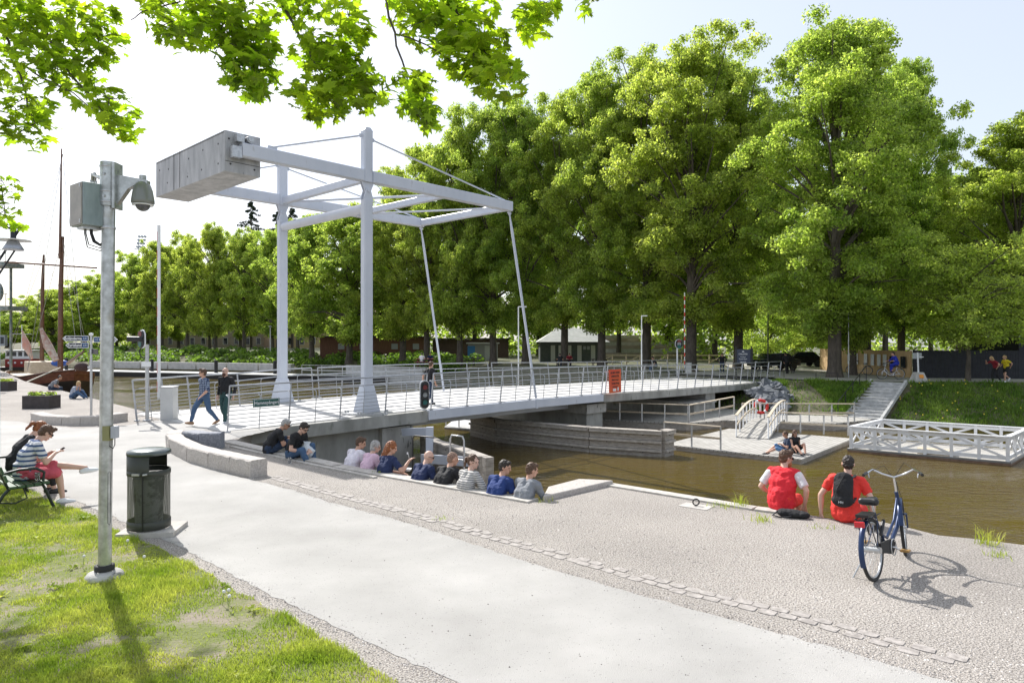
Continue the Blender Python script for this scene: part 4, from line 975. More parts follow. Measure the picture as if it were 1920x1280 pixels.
dome(pb+V((-.27, .24, 4.22)), T); MB().tube([pb+V((-.27, .24, 4.40)), pb+V((-.24, .20, 4.48)), pb+V((-.05, .07, 4.40))], .03, 8).obj('bracket_arm', M_galv, T)
# control box: rotated
Rb = Matrix.Rotation(math.radians(52), 3, 'Z'); bc_ = pb+V((-.155, -.02, 4.08))
M_box = mat('weathered_box', (.22, .27, .28), .45, .5, c2=(.33, .39, .40), ns=7, nd=8, bump=.05, bs=40, stretch=(1, 1, .3))
bx = MB().box(bc_, (.245, .32, .46), Rb).obj('control_box', M_box, T, bevel=.006)
MB().box(bc_+Rb @ V((-.130, 0, 0)), (.012, .305, .445), Rb).obj('door', mat('box_door', (.30, .28, .26), .5, .4, c2=(.38, .35, .32), ns=8), bx)
mb = MB()
for z in (.19, -.19): mb.box(bc_+Rb @ V((-.135, -.12, z)), (.012, .02, .04), Rb)
mb.box(bc_+V((0, 0, -.245)), (.18, .16, .03), Rb)
mb.obj('hinge', M_steel, bx)
mb = MB()
for k, (dx, dr, r) in enumerate(((-.20, .20, .006), (-.185, .17, .006), (-.13, .14, .013), (-.12, .13, .011))):
    mb.tube([pb+V((dx, -.03, 3.83)), pb+V((dx, -.03, 3.78)), pb+V((dx+.03, -.03, 3.83-dr)), pb+V((-.03, -.03, 3.79-dr)), pb+V((.01, 0, 3.80-dr*.8))], r, 6)
mb.obj('cables', M_rubber, T)
MB().lathe([(.071, 3.83), (.076, 3.84), (.071, 3.86)], pb+V((.04, 0, 0)), 24).obj('clamp_band', M_steel, T)
sb = MB().box(pb+V((.055, -.03, 1.60)), (.07, .09, .16)).obj('junction_box', mat('box_olive', (.28, .27, .12), .5), T)
MB().box(pb+V((.125, -.02, 1.61)), (.05, .08, .13)).obj('junction_lid', mat('box_grey', (.45, .47, .52), .5), sb)
MB().tube([pb+V((.07, -.03, 1.52)), pb+V((.07, -.03, 1.46)), pb+V((.11, -.03, 1.43)), pb+V((.125, -.02, 1.47)), pb+V((.125, -.02, 1.54))], .005, 6).obj('cable', M_rubber, T)
mb = MB(); ph_ = pb+V((.008, 0, 0))
for (za, zb) in ((.62, 1.16),):
    A_ = math.radians(-38); B_ = math.radians(-14); r_ = .0705
    f_ = lambda a, z: ph_+V((r_*math.cos(a), r_*math.sin(a), z))
    mb.tube([f_(A_, za), f_(A_, zb), f_((A_+B_)/2, zb+.025), f_(B_, zb), f_(B_, za), f_((A_+B_)/2, za-.025), f_(A_, za)], .0022, 5)
mb.obj('access_hatch', M_black, T)
# ---- litter bin
bn = G(263, 1006)+V((0, .22, 0)); bn.z = 0
T = thing('litter_bin', 'dark green round perforated metal litter bin on a concrete slab', 'litter bin', bn)
M_bin = mat('bin_green', (.042, .046, .038), .5, .2, c2=(.058, .062, .050), ns=5)
Rb2 = Matrix.Rotation(math.radians(8), 3, 'Z')
MB().box(bn+V((.05, .0, .03)), (.72, .60, .07), Rb2).obj('concrete_slab', M_kerb, T)
zb = .075
MB().lathe([(.255, zb), (.27, zb+.01), (.27, zb+.11), (.262, zb+.115)], bn, 40).obj('base_ring', M_bin, T)
# perforated shell
mp = bpy.data.materials.new('perforated_metal'); mp.use_nodes = True; t = mp.node_tree; N = t.nodes; L = t.links; b = N['Principled BSDF']
b.inputs['Base Color'].default_value = (.050, .058, .040, 1); b.inputs['Roughness'].default_value = .42; b.inputs['Metallic'].default_value = .3
tc = N.new('ShaderNodeTexCoord'); sp = N.new('ShaderNodeSeparateXYZ'); L.new(tc.outputs['Object'], sp.inputs[0])
def mth(op, a, b_=None, c_=None):
    n = N.new('ShaderNodeMath'); n.operation = op
    for i, q in enumerate((a, b_, c_)):
        if q is None: continue
        if isinstance(q, (int, float)): n.inputs[i].default_value = q
        else: L.new(q, n.inputs[i])
    return n.outputs[0]
an = mth('ARCTAN2', sp.outputs['Y'], sp.outputs['X']); row = mth('MULTIPLY', sp.outputs['Z'], 1/.0115); rf = mth('FLOOR', row)
uu = mth('MULTIPLY_ADD', an, .262/.0135, mth('MULTIPLY', rf, .5)); du = mth('SUBTRACT', mth('FRACT', uu), .5); dv = mth('SUBTRACT', mth('FRACT', row), .5)
rad = mth('SQRT', mth('ADD', mth('MULTIPLY', du, du), mth('MULTIPLY', mth('MULTIPLY', dv, dv), .75))); hole = mth('LESS_THAN', rad, .30)
trn = N.new('ShaderNodeBsdfTransparent'); ms = N.new('ShaderNodeMixShader'); L.new(hole, ms.inputs[0]); L.new(b.outputs[0], ms.inputs[1]); L.new(trn.outputs[0], ms.inputs[2]); L.new(ms.outputs[0], N['Material Output'].inputs['Surface'])
MB().lathe([(.262, zb+.116), (.262, .80)], bn, 48).obj('perforated_shell', mp, T)
MB().lathe([(.265, .80), (.27, .802), (.27, .865), (.258, .865), (.258, .80)], bn, 48).obj('rim', M_bin, T)
# upper hood: wraps the left part, opening to the right
MB().lathe([(.27, .866), (.27, 1.07), (.266, 1.07), (.266, .866), (.27, .866)], bn, 36, a0=math.radians(62), a1=math.radians(298)).obj('hood', M_bin, T)
MB().lathe([(0, 1.145), (.20, 1.14), (.268, 1.12), (.275, 1.105), (.275, 1.071), (.0, 1.071)], bn, 48).obj('lid', mat('bin_lid', (.12, .14, .14), .25, .6), T)
MB().box(bn+V((.055, -.268, .47)), (.012, .012, .78)).obj('door_seam', M_black, T)
mb = MB(); mb.box(bn+V((-.03, -.272, .835)), (.10, .03, .028)); mb.cyl(bn+V((.06, -.275, .83)), bn+V((.11, -.255, .835)), .014); mb.obj('latch', M_steel, T)
inner = MB().lathe([(.17, .15), (.19, .75)], bn, 24).obj('inner_sack', mat('sack_light_gaps', (.45, .45, .44), .6, c2=(.06, .06, .06), ns=4, ramp=(.48, .56)), T)  # dark liner; light through the gaps is put in as pale blotches
# ---- bench
bh = V((-7.98, 10.95, 0)); bf = V((.68, .74, 0)).normalized(); brot = math.atan2(-bf.x, bf.y)
T = thing('park_bench', 'green slatted park bench with curved iron legs at the lawn edge', 'bench', bh, rot=brot)
M_bgreen = mat('bench_green', (.035, .085, .040), .4, 0, c2=(.05, .11, .055), ns=8); M_iron = mat('bench_iron', (.018, .028, .022), .45)
for k in range(5): MB().box((0, -.20+k*.105, .42+(.012 if k == 4 else 0)), (1.85, .085, .035)).obj('seat_slat', M_bgreen, T, local=True)
for k in range(3):
    zz = .56+.13*k; yy = -.29-.05*k; MB().box((0, yy, zz), (1.85, .032, .11), Matrix.Rotation(math.radians(18), 3, 'X')).obj('back_slat', M_bgreen, T, local=True)
for x in (-.80, .80):
    MB().tube([(x, .36, .0), (x, .33, .06), (x, .24, .30), (x, .20, .39), (x, -.05, .395), (x, -.24, .39), (x, -.30, .55), (x, -.42, .90)], .022, 8).obj('leg', M_iron, T, local=True)
    MB().tube([(x, -.22, .39), (x, -.30, .30), (x, -.42, .10), (x, -.50, 0)], .024, 8).obj('leg', M_iron, T, local=True)
    MB().tube([(x, -.05, .38), (x, .0, .22), (x, -.15, .16), (x, -.36, .2)], .012, 6).obj('brace', M_iron, T, local=True)
    MB().tube([(x, -.31, .62), (x, -.1, .66), (x, .12, .65), (x, .22, .58), (x, .20, .40)], .02, 8).obj('armrest', M_iron, T, local=True)
gl = bh+Matrix.Rotation(brot, 3, 'Z') @ V((.72, .15, .448)); T = thing('drinking_glass', 'clear drinking glass standing on the bench seat by the man', 'glass', gl)
mg = bpy.data.materials.new('clear_glass'); mg.use_nodes = True; b = mg.node_tree.nodes['Principled BSDF']; b.inputs['Transmission Weight'].default_value = .9; b.inputs['Roughness'].default_value = .05; b.inputs['Base Color'].default_value = (.9, .93, .95, 1); b.inputs['Alpha'].default_value = .55
MB().lathe([(0, 0), (.032, 0), (.040, .13), (.037, .13), (.029, .008), (0, .008)], gl, 20).obj('tumbler', mg, T)
MB().lathe([(0, .01), (.028, .01), (.031, .06), (0, .06)], gl, 16).obj('water_fill', mg, T)
# ---- planters
M_plant = mat('planter_brown', (.035, .030, .030), .7, 0, c2=(.06, .05, .05), ns=6)
def planter(c, label, w_=1.05, h_=.5, rot=0.0):
    T_ = thing('planter', label, 'planter', c, group='dark planters on the left quay'); Rz = Matrix.Rotation(rot, 3, 'Z'); mb = MB()
    for sx, sy, lx, ly in ((0, -1, w_, .05), (0, 1, w_, .05), (-1, 0, .05, w_*.6-.05), (1, 0, .05, w_*.6-.05)):
        mb.box(c+Rz @ V((sx*(w_/2-.025), sy*(w_*.3), h_/2)), (lx-.002, ly, h_), Rz)
    mb.obj('box', M_plant, T_)
    MB().box(c+V((0, 0, h_-.08)), (w_-.12, w_*.6-.1, .08), Rz).obj('soil', M_bark, T_)
    r_ = random.Random(int(c.x*10)); lb = [(c.x+r_.uniform(-.42, .42)*w_, c.y+r_.uniform(-.2, .2)*w_, h_+.05) for _ in range(16)]
    o_ = leafcloud('pansies', M_leaf, lb, [.10]*16, 40, .06, 5); o_.parent = T_; o_.location = -c
    fl_ = MB()
    for q in lb: fl_.ell((q[0], q[1], q[2]+.08), .03, None, 6, 4)
    fl_.obj('blossom', mat('flower_mauve', (.45, .22, .35), .7, 0, c2=(.7, .6, .3), ns=9), T_)['kind'] = 'stuff'
planter(G(68, 766)+V((0, .3, 0)), 'dark rectangular flower planter behind the low curved stone wall')
planter(G(-2, 733)+V((0, .3, 0)), 'dark flower planter cut by the left picture edge', w_=1.0)
# ---- direction signpost
c = G(171, 783); T = thing('direction_sign', 'grey signpost with black and white arrow signs on the left plaza', 'signpost', c)
MB().cyl(c, c+V((0, 0, 2.86)), .038, n=12).obj('post', M_steel, T)
MB().lathe([(.04, 2.80), (.065, 2.80), (.065, 2.88), (.0, 2.9)], c, 12).obj('cap', M_white, T)
MB().box(c+V((.0, -.05, 1.72)), (.16, .05, .08)).obj('clamp', M_steel, T)
M_navy = mat('sign_black', (.01, .012, .02), .4); M_blue = mat('sign_blue', (.03, .09, .22), .4)
def arrow(cc, w_, h_, dirx, yaw, label, num=None, ts=.15):
    R_ = sign_rot(V((math.sin(yaw), -math.cos(yaw), 0)))
    d = dirx; pr = [(0, -h_/2), (0, h_/2), (d*(w_-h_*.55), h_/2), (d*w_, 0), (d*(w_-h_*.55), -h_/2)]
    if d > 0: pr = pr[::-1]
    k = len(pr)
    def slab(prr, z0, z1): return MB().add([cc+R_ @ V((x, y, z0)) for x, y in prr]+[cc+R_ @ V((x, y, z1)) for x, y in prr], [tuple(range(k))[::-1], tuple(range(k, 2*k))]+[(i, (i+1) % k, k+(i+1) % k, k+i) for i in range(k)])
    p_ = slab(pr, -.01, .01).obj('arrow_panel', M_white, T)
    q_ = [(d*.02 + x*(1-.05/w_) if True else x, y*.80) for x, y in pr]; slab(q_, .0, .013).obj('arrow_face', M_navy, p_)
    slab([(d*.03, -h_*.37), (d*.03, h_*.37), (d*.20, h_*.37), (d*.20, 0), (d*.20, -h_*.37)][::(1 if d < 0 else -1)], .01, .016).obj('distance_field', M_blue, p_)
    text(label, ts, M_white, T, cc+R_ @ V((d*(w_*.54+.04), 0, .018)), R_, bold=.003, sx=.85)
    text('2,0', ts*.6, M_white, T, cc+R_ @ V((d*.115, 0, .02)), R_)
arrow(c+V((-.07, -.03, 2.70)), .86, .19, -1, .05, 'Boländerna')
arrow(c+V((-.07, -.03, 2.47)), .76, .19, -1, .05, 'Fyrislund')
arrow(c+V((.10, -.03, 2.66)), .80, .19, 1, .05, 'Resecentrum', ts=.12)
MB().bar(c+V((-.20, .2, 2.27)), c+V((.45, -.35, 2.25)), .02, .17).obj('arrow_panel', M_navy, T)
# ---- left lamp post + display + crane tower
c = V((-12.07, 16, 0)); T = thing('street_lamp', 'pale post at the left edge carrying a disc topped hanging lamp', 'street lamp', c)
MB().cyl(c, c+V((0, 0, 5.6)), .06, n=12).obj('pole', mat('pole_pale_blue', (.42, .50, .56), .5), T)
lc = D(25, 458, 16); MB().tube([c+V((0, 0, 5.35)), lc+V((.0, 0, .36))], .035, 8).obj('arm', M_navy, T)
MB().cyl(lc+V((0, 0, .10)), lc+V((0, 0, .36)), .06, n=12).obj('lamp_neck', M_navy, T)
MB().lathe([(.05, .13), (.36, .10), (.36, .085), (.05, .10)], lc, 28).obj('disc', M_white, T)
MB().lathe([(.10, .085), (.14, .02), (.22, -.13), (.215, -.135), (.0, -.11)], lc, 24).obj('shade', mat('lamp_shade', (.38, .40, .46), .35, .5), T)
MB().cyl(c+V((0, 0, 4.1)), lc+V((.03, 0, -.15)), .02, n=6).obj('strut', M_navy, T)
T = thing('harbour_crane', 'green steel gantry platforms of a harbour crane at the left edge', 'crane', V((-45.5, 60, 0)))
M_cg = mat('crane_green', (.10, .16, .15), .5, .2, c2=(.30, .30, .28), ns=4)
for x in (-.9, .9):
    for y in (-.9, .9): MB().bar(V((-45.6+x, 60+y, 0)), V((-45.6+x, 60+y, 9.6)), .16, .16, up=V((0, 1, 0))).obj('leg', M_cg, T)
for z, w_ in ((5.5, 3.2), (9.3, 2.6)):
    MB().box((-45.0, 60, z), (w_, 2.4, .35)).obj('platform', M_cg, T)
    mb = MB()
    for k in range(5): mb.cyl(V((-46.4+k*.7, 58.8, z+.17)), V((-46.4+k*.7, 58.8, z+1.2)), .03, n=5)
    mb.tube([V((-46.5, 58.8, z+1.2)), V((-43.5, 58.8, z+1.2))], .03, 5); mb.obj('guard_rail', M_cg, T)
MB().cyl(V((-45.3, 60, 9.4)), V((-43.2, 60, 12.6)), .10, n=8).obj('jib', M_navy, T)
MB().ell(V((-44.8, 59.4, 6.9)), (.5, .4, .9)).obj('winch', M_cg, T)
c = V((-27.6, 36.5, 0)); T = thing('information_display', 'dark boxed information display on a post at the left edge', 'sign', c)
MB().cyl(c, c+V((0, 0, 2.5)), .07, n=8).obj('post', M_black, T); MB().box(c+V((.1, 0, 2.65)), (.9, .2, .58)).obj('case', mat('case_grey', (.25, .28, .30), .4, .4), T); MB().box(c+V((.1, -.105, 2.66)), (.8, .01, .36)).obj('screen', M_glass, T)
# ---- ship
T = thing('sailing_ship', 'old wooden sailing ship with two brown masts moored at the left quay', 'ship', V((-40, 58, WZ)))
hd = V((.68, -.73, 0)).normalized(); hs = V((-hd.y, hd.x, 0)); bow = V((-33.2, 51.5, 0)); Lh = 19
M_hull = mat('dark_hull', (.02, .018, .018), .5, 0, c2=(.05, .035, .03), ns=2); M_hred = mat('red_brown_planking', (.16, .05, .03), .5, 0, c2=(.26, .10, .05), ns=3)
M_mast = mat('varnished_mast', (.11, .05, .03), .4, 0, c2=(.18, .09, .05), ns=3)
def hullsec(u):
    w_ = 2.4*(1-(1-min(1, u*3.2))**2)**.5*(1 if u < .75 else 1-.35*((u-.75)/.25)**2); sh = -.30+.75*(1-min(1, u*2.2))**2+.3*max(0, u-.6)
    return w_, sh
vs = []; K = 16
for i in range(K+1):
    u = i/K; w_, sh = hullsec(u); p = bow-hd*(u*Lh)
    rk_ = (1-u)**6*.8
    for sgn, f_, z in ((-1, 1, sh), (-1, .97, sh-.75), (-1, .82, WZ), (0, 0, WZ-.8), (1, .82, WZ), (1, .97, sh-.75), (1, 1, sh)):
        vs.append(p+hs*sgn*w_*f_+V((0, 0, z))+hd*rk_*((z-WZ)/2))
fs_up = []; fs_lo = []
for i in range(K):
    for j in range(6): (fs_up if j in (0, 5) else fs_lo).append((i*7+j, i*7+j+1, (i+1)*7+j+1, (i+1)*7+j))
MB().add(vs, fs_lo, True).obj('hull', M_hull, T); MB().add(vs, fs_up, True).obj('bulwark', M_hred, T)
MB().add([vs[i*7]+V((0, 0, -.25)) for i in range(K+1)]+[vs[i*7+6]+V((0, 0, -.25)) for i in range(K+1)], [(i, i+1, K+2+i, K+1+i) for i in range(K)]).obj('deck', M_timberl, T)
MB().tube([vs[i*7]+V((0, 0, .03)) for i in range(K+1)], .07, 6).obj('rubbing_rail', M_mast, T)
MB().cyl(bow+V((0, 0, .9))-hd*1.5, bow+hd*4.0+V((0, 0, 1.9)), .13, .07, n=10).obj('bowsprit', M_mast, T)
m1 = D(113, 690, 58); m2 = D(78, 690, 63); m1.z = 0; m2.z = 0
fm = MB().tube([m1+V((0, 0, -1)), m1+V((.05, 0, 7.3)), m1+V((.2, 0, 11.5))], [.22, .19, .13], 10).obj('mast', M_mast, T)
MB().tube([m1+V((.1, -.2, 9.6)), m1+V((.24, -.2, 18.9))], [.12, .05], 8).obj('topmast', M_mast, fm)
MB().cyl(m1+V((-4.7, 0, 9.35)), m1+V((3.1, 0, 8.85)), .08, n=8).obj('yard', M_mast, fm)
MB().tube([m2+V((0, 0, -1)), m2+V((.1, 0, 8.0)), m2+V((.2, 0, 10.6))], [.19, .15, .09], 10).obj('mast', M_mast, T)
rig = MB()
for (p, q) in ((m1+V((.24, 0, 18.5)), m2+V((-3, 0, .5))), (m1+V((.24, 0, 18)), bow+hd*3.8+V((0, 0, 1.9))), (m1+V((.2, 0, 11.3)), bow+hd*2+V((0, 0, 1.5))), (m1+V((.2, 0, 11.4)), m1+hs*2.3+V((0, 0, .2))), (m1+V((.2, 0, 11.4)), m1-hs*2.3+V((0, 0, .2))), (m1+V((.2, 0, 18.5)), m1-hs*2.3+V((0, 0, .2))), (m2+V((.2, 0, 10.4)), m2-hs*2.2+V((-1, 0, .2))), (m2+V((.2, 0, 10.4)), m1+V((0, 0, 7)))):
    rig.tube([p, q], .018, 4, cap=False)
rig.obj('rigging', mat('rope', (.30, .28, .25), .8), T)
dh = m2.lerp(m1, .5)+V((0, -.5, 0)); MB().box((dh.x-.5, dh.y, .35), (3.4, 2.0, 1.0), Matrix.Rotation(math.atan2(hd.y, hd.x), 3, 'Z')).obj('deckhouse', M_timberl, T, bevel=.05)
MB().ell((dh.x+2.2, dh.y-1.6, .75), (.75, .35, .3)).obj('blue_tarpaulin', mat('blue_tarp', (.02, .09, .42), .5), T)
MB().ell((m1.x+3.4, m1.y-2.5, .5), (.6, .35, .4)).obj('dark_sail_bundle', mat('dark_cloth', (.05, .03, .03), .9), T)
MB().tube([m1+V((-1.3, -.5, 3.7)), m1+V((-.7, -.5, 2.2)), m1+V((.0, -.5, 1.0))], [.12, .35, .25], 8).obj('furled_sail', mat('sail_cloth', (.55, .52, .46), .9, 0, c2=(.40, .22, .18), ns=3), T)
MB().tube([m2+V((-1.5, -.4, 3.6)), m2+V((-1.1, -.4, 2.2)), m2+V((-.6, -.4, 1.0))], [.05, .35, .1], 8).obj('flag', mat('flag_cloth', (.60, .55, .50), .9, 0, c2=(.62, .30, .24), ns=1.5), T)
rope = MB().tube([V((-34.4, 52.0, .6)), V((-34.2, 48, -.3)), V((-33.2, 45.6, .05))], .06, 6).obj('mooring_rope', mat('pale_rope', (.5, .47, .4), .9), T)
# tug
c = V((-80.5, 112, -1.1)); T = thing('tugboat', 'small tugboat with white wheelhouse and red deckhouse behind the sailing ship', 'boat', V((c.x, c.y, WZ)))
MB().prism([(c.x-3, c.y-3), (c.x+3.5, c.y-3), (c.x+5, c.y-1), (c.x+3.5, c.y+1), (c.x-3, c.y+1)], WZ-.3, -1.5).obj('hull', M_hull, T)
h = MB().box(c+V((1.2, -1, .1)), (4.4, 2.6, 1.5)).obj('deckhouse', mat('dull_red_paint', (.26, .025, .02), .5), T, bevel=.05)
w2_ = MB().box(c+V((1.0, -1, 1.55)), (4.0, 2.4, 1.35)).obj('wheelhouse', M_white, T, bevel=.05)
for k in range(4): MB().box(c+V((-.5+k*.95, -2.21, 1.7)), (.62, .03, .7)).obj('window', M_glass, w2_)
for k in range(4): MB().cyl(c+V((-.4+k*1.05, -2.29, .3)), c+V((-.4+k*1.05, -2.33, .3)), .17, n=12).obj('porthole', M_white, h)
MB().box(c+V((1.0, -1, 2.28)), (4.6, 3.0, .1)).obj('roof', M_white, T); MB().cyl(c+V((.8, -1, 2.3)), c+V((.8, -1, 6.4)), .06, n=6).obj('mast', M_white, T); MB().bar(c+V((-.8, -1, 4.9)), c+V((2.4, -1, 4.9)), .06, .06).obj('crosstree', M_white, T)
# far quay edge on the left side: concrete block walls and pontoon
M_wb = mat('pale_concrete_block', (.45, .45, .43), .85, 0, c2=(.58, .57, .55), ns=2, nd=6, bump=.2, bs=12)
T = thing('quay_blocks', 'row of pale concrete blocks along the far canal bank', 'low wall', V((-55, 96, 0)))
bl = [V((-62, 100.5, 0)), V((-43, 93.5, 0)), V((-28, 87.5, 0))]
for a, q in zip(bl, bl[1:]):
    k = int((q-a).length/4.2); d = (q-a)/k
    for i in range(k): MB().bar(a+d*(i+.02)+V((0, 0, -.75)), a+d*(i+.97)+V((0, 0, -.75)), .7, .95).obj('block', M_wb, T)
T2 = dock('mooring_pontoon', 'long dark sided pontoon along the far bank on the left', [(-66, 99), (-28, 84.5), (-14.5, 80.5), (-14, 77.5), (-28.5, 81.0), (-66, 95)], -1.35, .2, M_dock, dd, skirt=M_black)
for i, (x, y) in enumerate([(-63, 96.5), (-48, 91), (-37.5, 86.5), (-29, 83.5)]):
    tag(MB().cyl(V((x, y, -2.5)), V((x, y, .25)), .22, n=10).obj('mooring_pile', M_black), ['black mooring pile farthest left on the far pontoon', 'second black mooring pile from the left on the far pontoon', 'third black mooring pile from the left on the far pontoon', 'black mooring pile nearest the left bridge tower'][i], 'pile', 'black piles on the far pontoon')
T = thing('concrete_wall', 'plain concrete retaining wall on the far bank behind the bridge', 'wall', V((-14, 82, WZ)))
MB().bar(V((-20, 83, -1.2)), V((-9.6, 74.6, -1.2)), .5, 1.8).obj('wall', M_wb, T); MB().bar(V((-20, 83, -.27)), V((-9.6, 74.6, -.27)), .6, .06).obj('coping', M_kerb, T)
simple_rail(V((-24, 78, 0)), V((-8, 69.5, 0)), -1.2, -1.2, 'thin white railing on the far landing stage behind the bridge', n=6, m=M_white, mp=M_white, h=1.1)
# ================================================================ BUILDINGS AND FENCES
def wall_box(T_, name, c, size, m, rot=0): return MB().box(c, size, Matrix.Rotation(rot, 3, 'Z')).obj(name, m, T_)
# kiosk with pale roof
M_kw = mat('dark_green_boards', (.06, .075, .07), .8, 0, c2=(.09, .10, .10), ns=3); M_roof = mat('pale_tin_roof', (.42, .43, .41), .6, .2, c2=(.52, .52, .50), ns=2)
M_door = mat('pale_door', (.48, .48, .46), .6); M_win = mat('pale_window', (.25, .27, .27), .2)
k0 = V((4.5, 80, .1)); T = thing('park_kiosk', 'grey green hut with hipped pale roof and light doors between the trees', 'building', k0+V((3, 0, 0)))
wl = wall_box(T, 'wall', k0+V((2.6, 2.5, 1.25)), (7.6, 5.0, 2.5), M_kw)
mb = MB(); a = k0
rv = [a+V((-1.6, -.5, 2.45)), a+V((6.9, -.5, 2.45)), a+V((6.9, 5.5, 2.45)), a+V((-1.6, 5.5, 2.45)), a+V((1.0, 2.5, 4.1)), a+V((4.2, 2.5, 4.1))]
mb.add(rv, [(0, 1, 5, 4), (1, 2, 5), (2, 3, 4, 5), (3, 0, 4), (3, 2, 1, 0)]).obj('roof', M_roof, T)
for x in (.3, 1.2, 2.2, 3.4, 5.0, 5.8): MB().box(k0+V((x, -.02, 1.1)), (.5, .05, 1.9)).obj('door', M_door, T)
for x in (4.0, 4.45): MB().box(k0+V((x, -.02, 1.75)), (.32, .05, .4)).obj('window', M_win, T)
# brown long shed
T = thing('brown_shed', 'long low red brown shed behind the left bridge tower', 'building', V((-20, 96, .3)))
M_brs = mat('red_brown_boards', (.13, .055, .035), .8, 0, c2=(.19, .09, .06), ns=3, stretch=(4, 4, .3))
wall_box(T, 'wall', V((-19.5, 98, 1.7)), (15, 4, 2.9), M_brs)
MB().prism([(-27.4, 95.6), (-11.6, 95.6), (-11.6, 100.4), (-27.4, 100.4)], 3.16, 3.34).obj('roof', M_black, T)
for x in (-24, -21, -16.5, -13.5): MB().box((x, 95.97, 1.9), (.9, .04, .8)).obj('window', M_win, T)
T = thing('brown_shed', 'dark brown shed with benches seen between trunks right of the towers', 'building', V((-6, 100, .2)))
wall_box(T, 'wall', V((-6, 101, 1.5)), (11, 4, 2.8), mat('dark_brown_boards', (.07, .045, .035), .8, 0, c2=(.11, .07, .05), ns=3)); MB().prism([(-12, 98.6), (0, 98.6), (0, 103.4), (-12, 103.4)], 2.92, 3.1).obj('roof', M_black, T)
MB().box((-3.5, 98.96, 1.3), (1.0, .04, 2.0)).obj('door', M_door, T)
T = thing('blue_cabin', 'small cabin with blue end wall and pale doors beyond the bridge', 'building', V((-4.2, 84, .1)))
wall_box(T, 'wall', V((-3.6, 85, 1.15)), (3.6, 2.4, 2.3), mat('grey_boards', (.30, .30, .29), .8)); MB().box((-5.0, 83.76, 1.1), (.9, .05, 1.9)).obj('blue_panel', mat('bright_blue', (.03, .18, .42), .5), T); MB().box((-2.9, 83.76, 1.15), (.9, .05, 1.9)).obj('door', M_door, T)
MB().prism([(-5.6, 83.5), (-1.6, 83.5), (-1.6, 86.5), (-5.6, 86.5)], 2.32, 2.45).obj('roof', M_roof, T)
# yellow building behind trunks on the left
M_yel = mat('yellow_plaster', (.52, .38, .20), .85, 0, c2=(.60, .46, .27), ns=1); M_pink = mat('pink_plaster', (.34, .27, .22), .85, 0, c2=(.42, .35, .3), ns=1)
for (x0, x1, y, h, m, lb) in ((-92, -60, 165, 7.5, M_pink, 'pale pink building seen between trunks far left'), (-56, -24, 160, 8, M_yel, 'yellow plastered building with windows seen between trunks left of the towers')):
    T = thing('house', lb, 'building', V(((x0+x1)/2, y, 1.1))); wl = wall_box(T, 'wall', V(((x0+x1)/2, y+5, 1.1+h/2)), (x1-x0, 10, h), m)
    MB().add([V((x0-.5, y-.6, 1.1+h)), V((x1+.5, y-.6, 1.1+h)), V((x1+.5, y+10.6, 1.1+h)), V((x0-.5, y+10.6, 1.1+h)), V((x0-.5, y+5, 4+h)), V((x1+.5, y+5, 4+h))], [(0, 1, 5, 4), (2, 3, 4, 5), (0, 4, 3), (1, 2, 5), (3, 2, 1, 0)]).obj('roof', M_brs, T)
    k = int((x1-x0)/2.6)
    for r_ in range(2):
        for i in range(k):
            f_ = MB().box((x0+1.4+i*(x1-x0)/k, y-.02, 2.7+r_*3.2), (1.1, .06, 1.7)).obj('window', M_white, T); MB().box((x0+1.4+i*(x1-x0)/k, y-.055, 2.7+r_*3.2), (.9, .03, 1.5)).obj('pane', M_glass, f_)
# wooden fences on right
M_fw = mat('new_timber_boards', (.50, .33, .16), .75, 0, c2=(.62, .44, .24), ns=4, nd=5, stretch=(3, 3, .3)); 
def board_fence(name, label, a, c, z0, h, m, step=.16, post=2.4):
    T_ = thing(name, label, 'fence', V((a.x, a.y, z0))); L_ = (c-a).length; d = (c-a).normalized(); n_ = V((-d.y, d.x, 0)); k = int(L_/post); Rz = Matrix.Rotation(math.atan2(d.y, d.x), 3, 'Z')
    for i in range(k):
        mb = MB(); p = a+d*(L_*i/k); q = a+d*(L_*(i+1)/k); nb_ = max(1, int((q-p).length/step))
        for j in range(nb_):
            cc = p.lerp(q, (j+.5)/nb_); mb.box((cc.x, cc.y, z0+h/2), ((q-p).length/nb_-.012, .03, h-.03*(j % 2)), Rz)
        mb.obj('board_panel', m, T_)
    for i in range(k+1):
        p = a+d*(L_*i/k)+n_*.06; MB().box((p.x, p.y, z0+h/2), (.1, .08, h+.05), Rz).obj('post', m, T_)
    return T_
TF = board_fence('board_fence', 'light brown board fence with white notices and windows along the park path', V((27.3, 60.5, 0)), V((27.42, 47.0, 0)), .05, 1.9, M_fw)
for i, y in enumerate((55.2, 54.0, 52.6, 51.6, 50.7, 49.9)):
    MB().box((27.24, y, 1.22), (.04, .42, .85)).obj('notice', M_white, TF)
for y in (49.0, 47.6): MB().box((27.26, y, 1.15), (.05, .55, .8)).obj('window', M_glass, TF)
board_fence('board_fence', 'black board fence running right from the corner of the light fence', V((27.5, 46.7, 0)), V((34.0, 45.6, 0)), .05, 1.95, mat('black_boards', (.014, .015, .02), .7, 0, c2=(.025, .026, .034), ns=4))
T = thing('black_building', 'black boarded building with pale trim and red upper storey at the right edge', 'building', V((38, 46, .1)))
M_bb = mat('black_wall_boards', (.012, .013, .02), .7, 0, c2=(.022, .024, .034), ns=3, stretch=(5, 5, .2)); M_rb = mat('dark_red_boards', (.10, .022, .014), .8, 0, c2=(.16, .04, .025), ns=3)
wall_box(T, 'wall', V((41, 48.6, 1.5)), (14, 5.6, 2.8), M_bb); MB().box((41, 45.76, 2.96), (14.1, .12, .10)).obj('trim', M_white, T)
wall_box(T, 'upper_wall', V((44, 50.2, 4.5)), (11, 4.6, 3.0), M_rb)
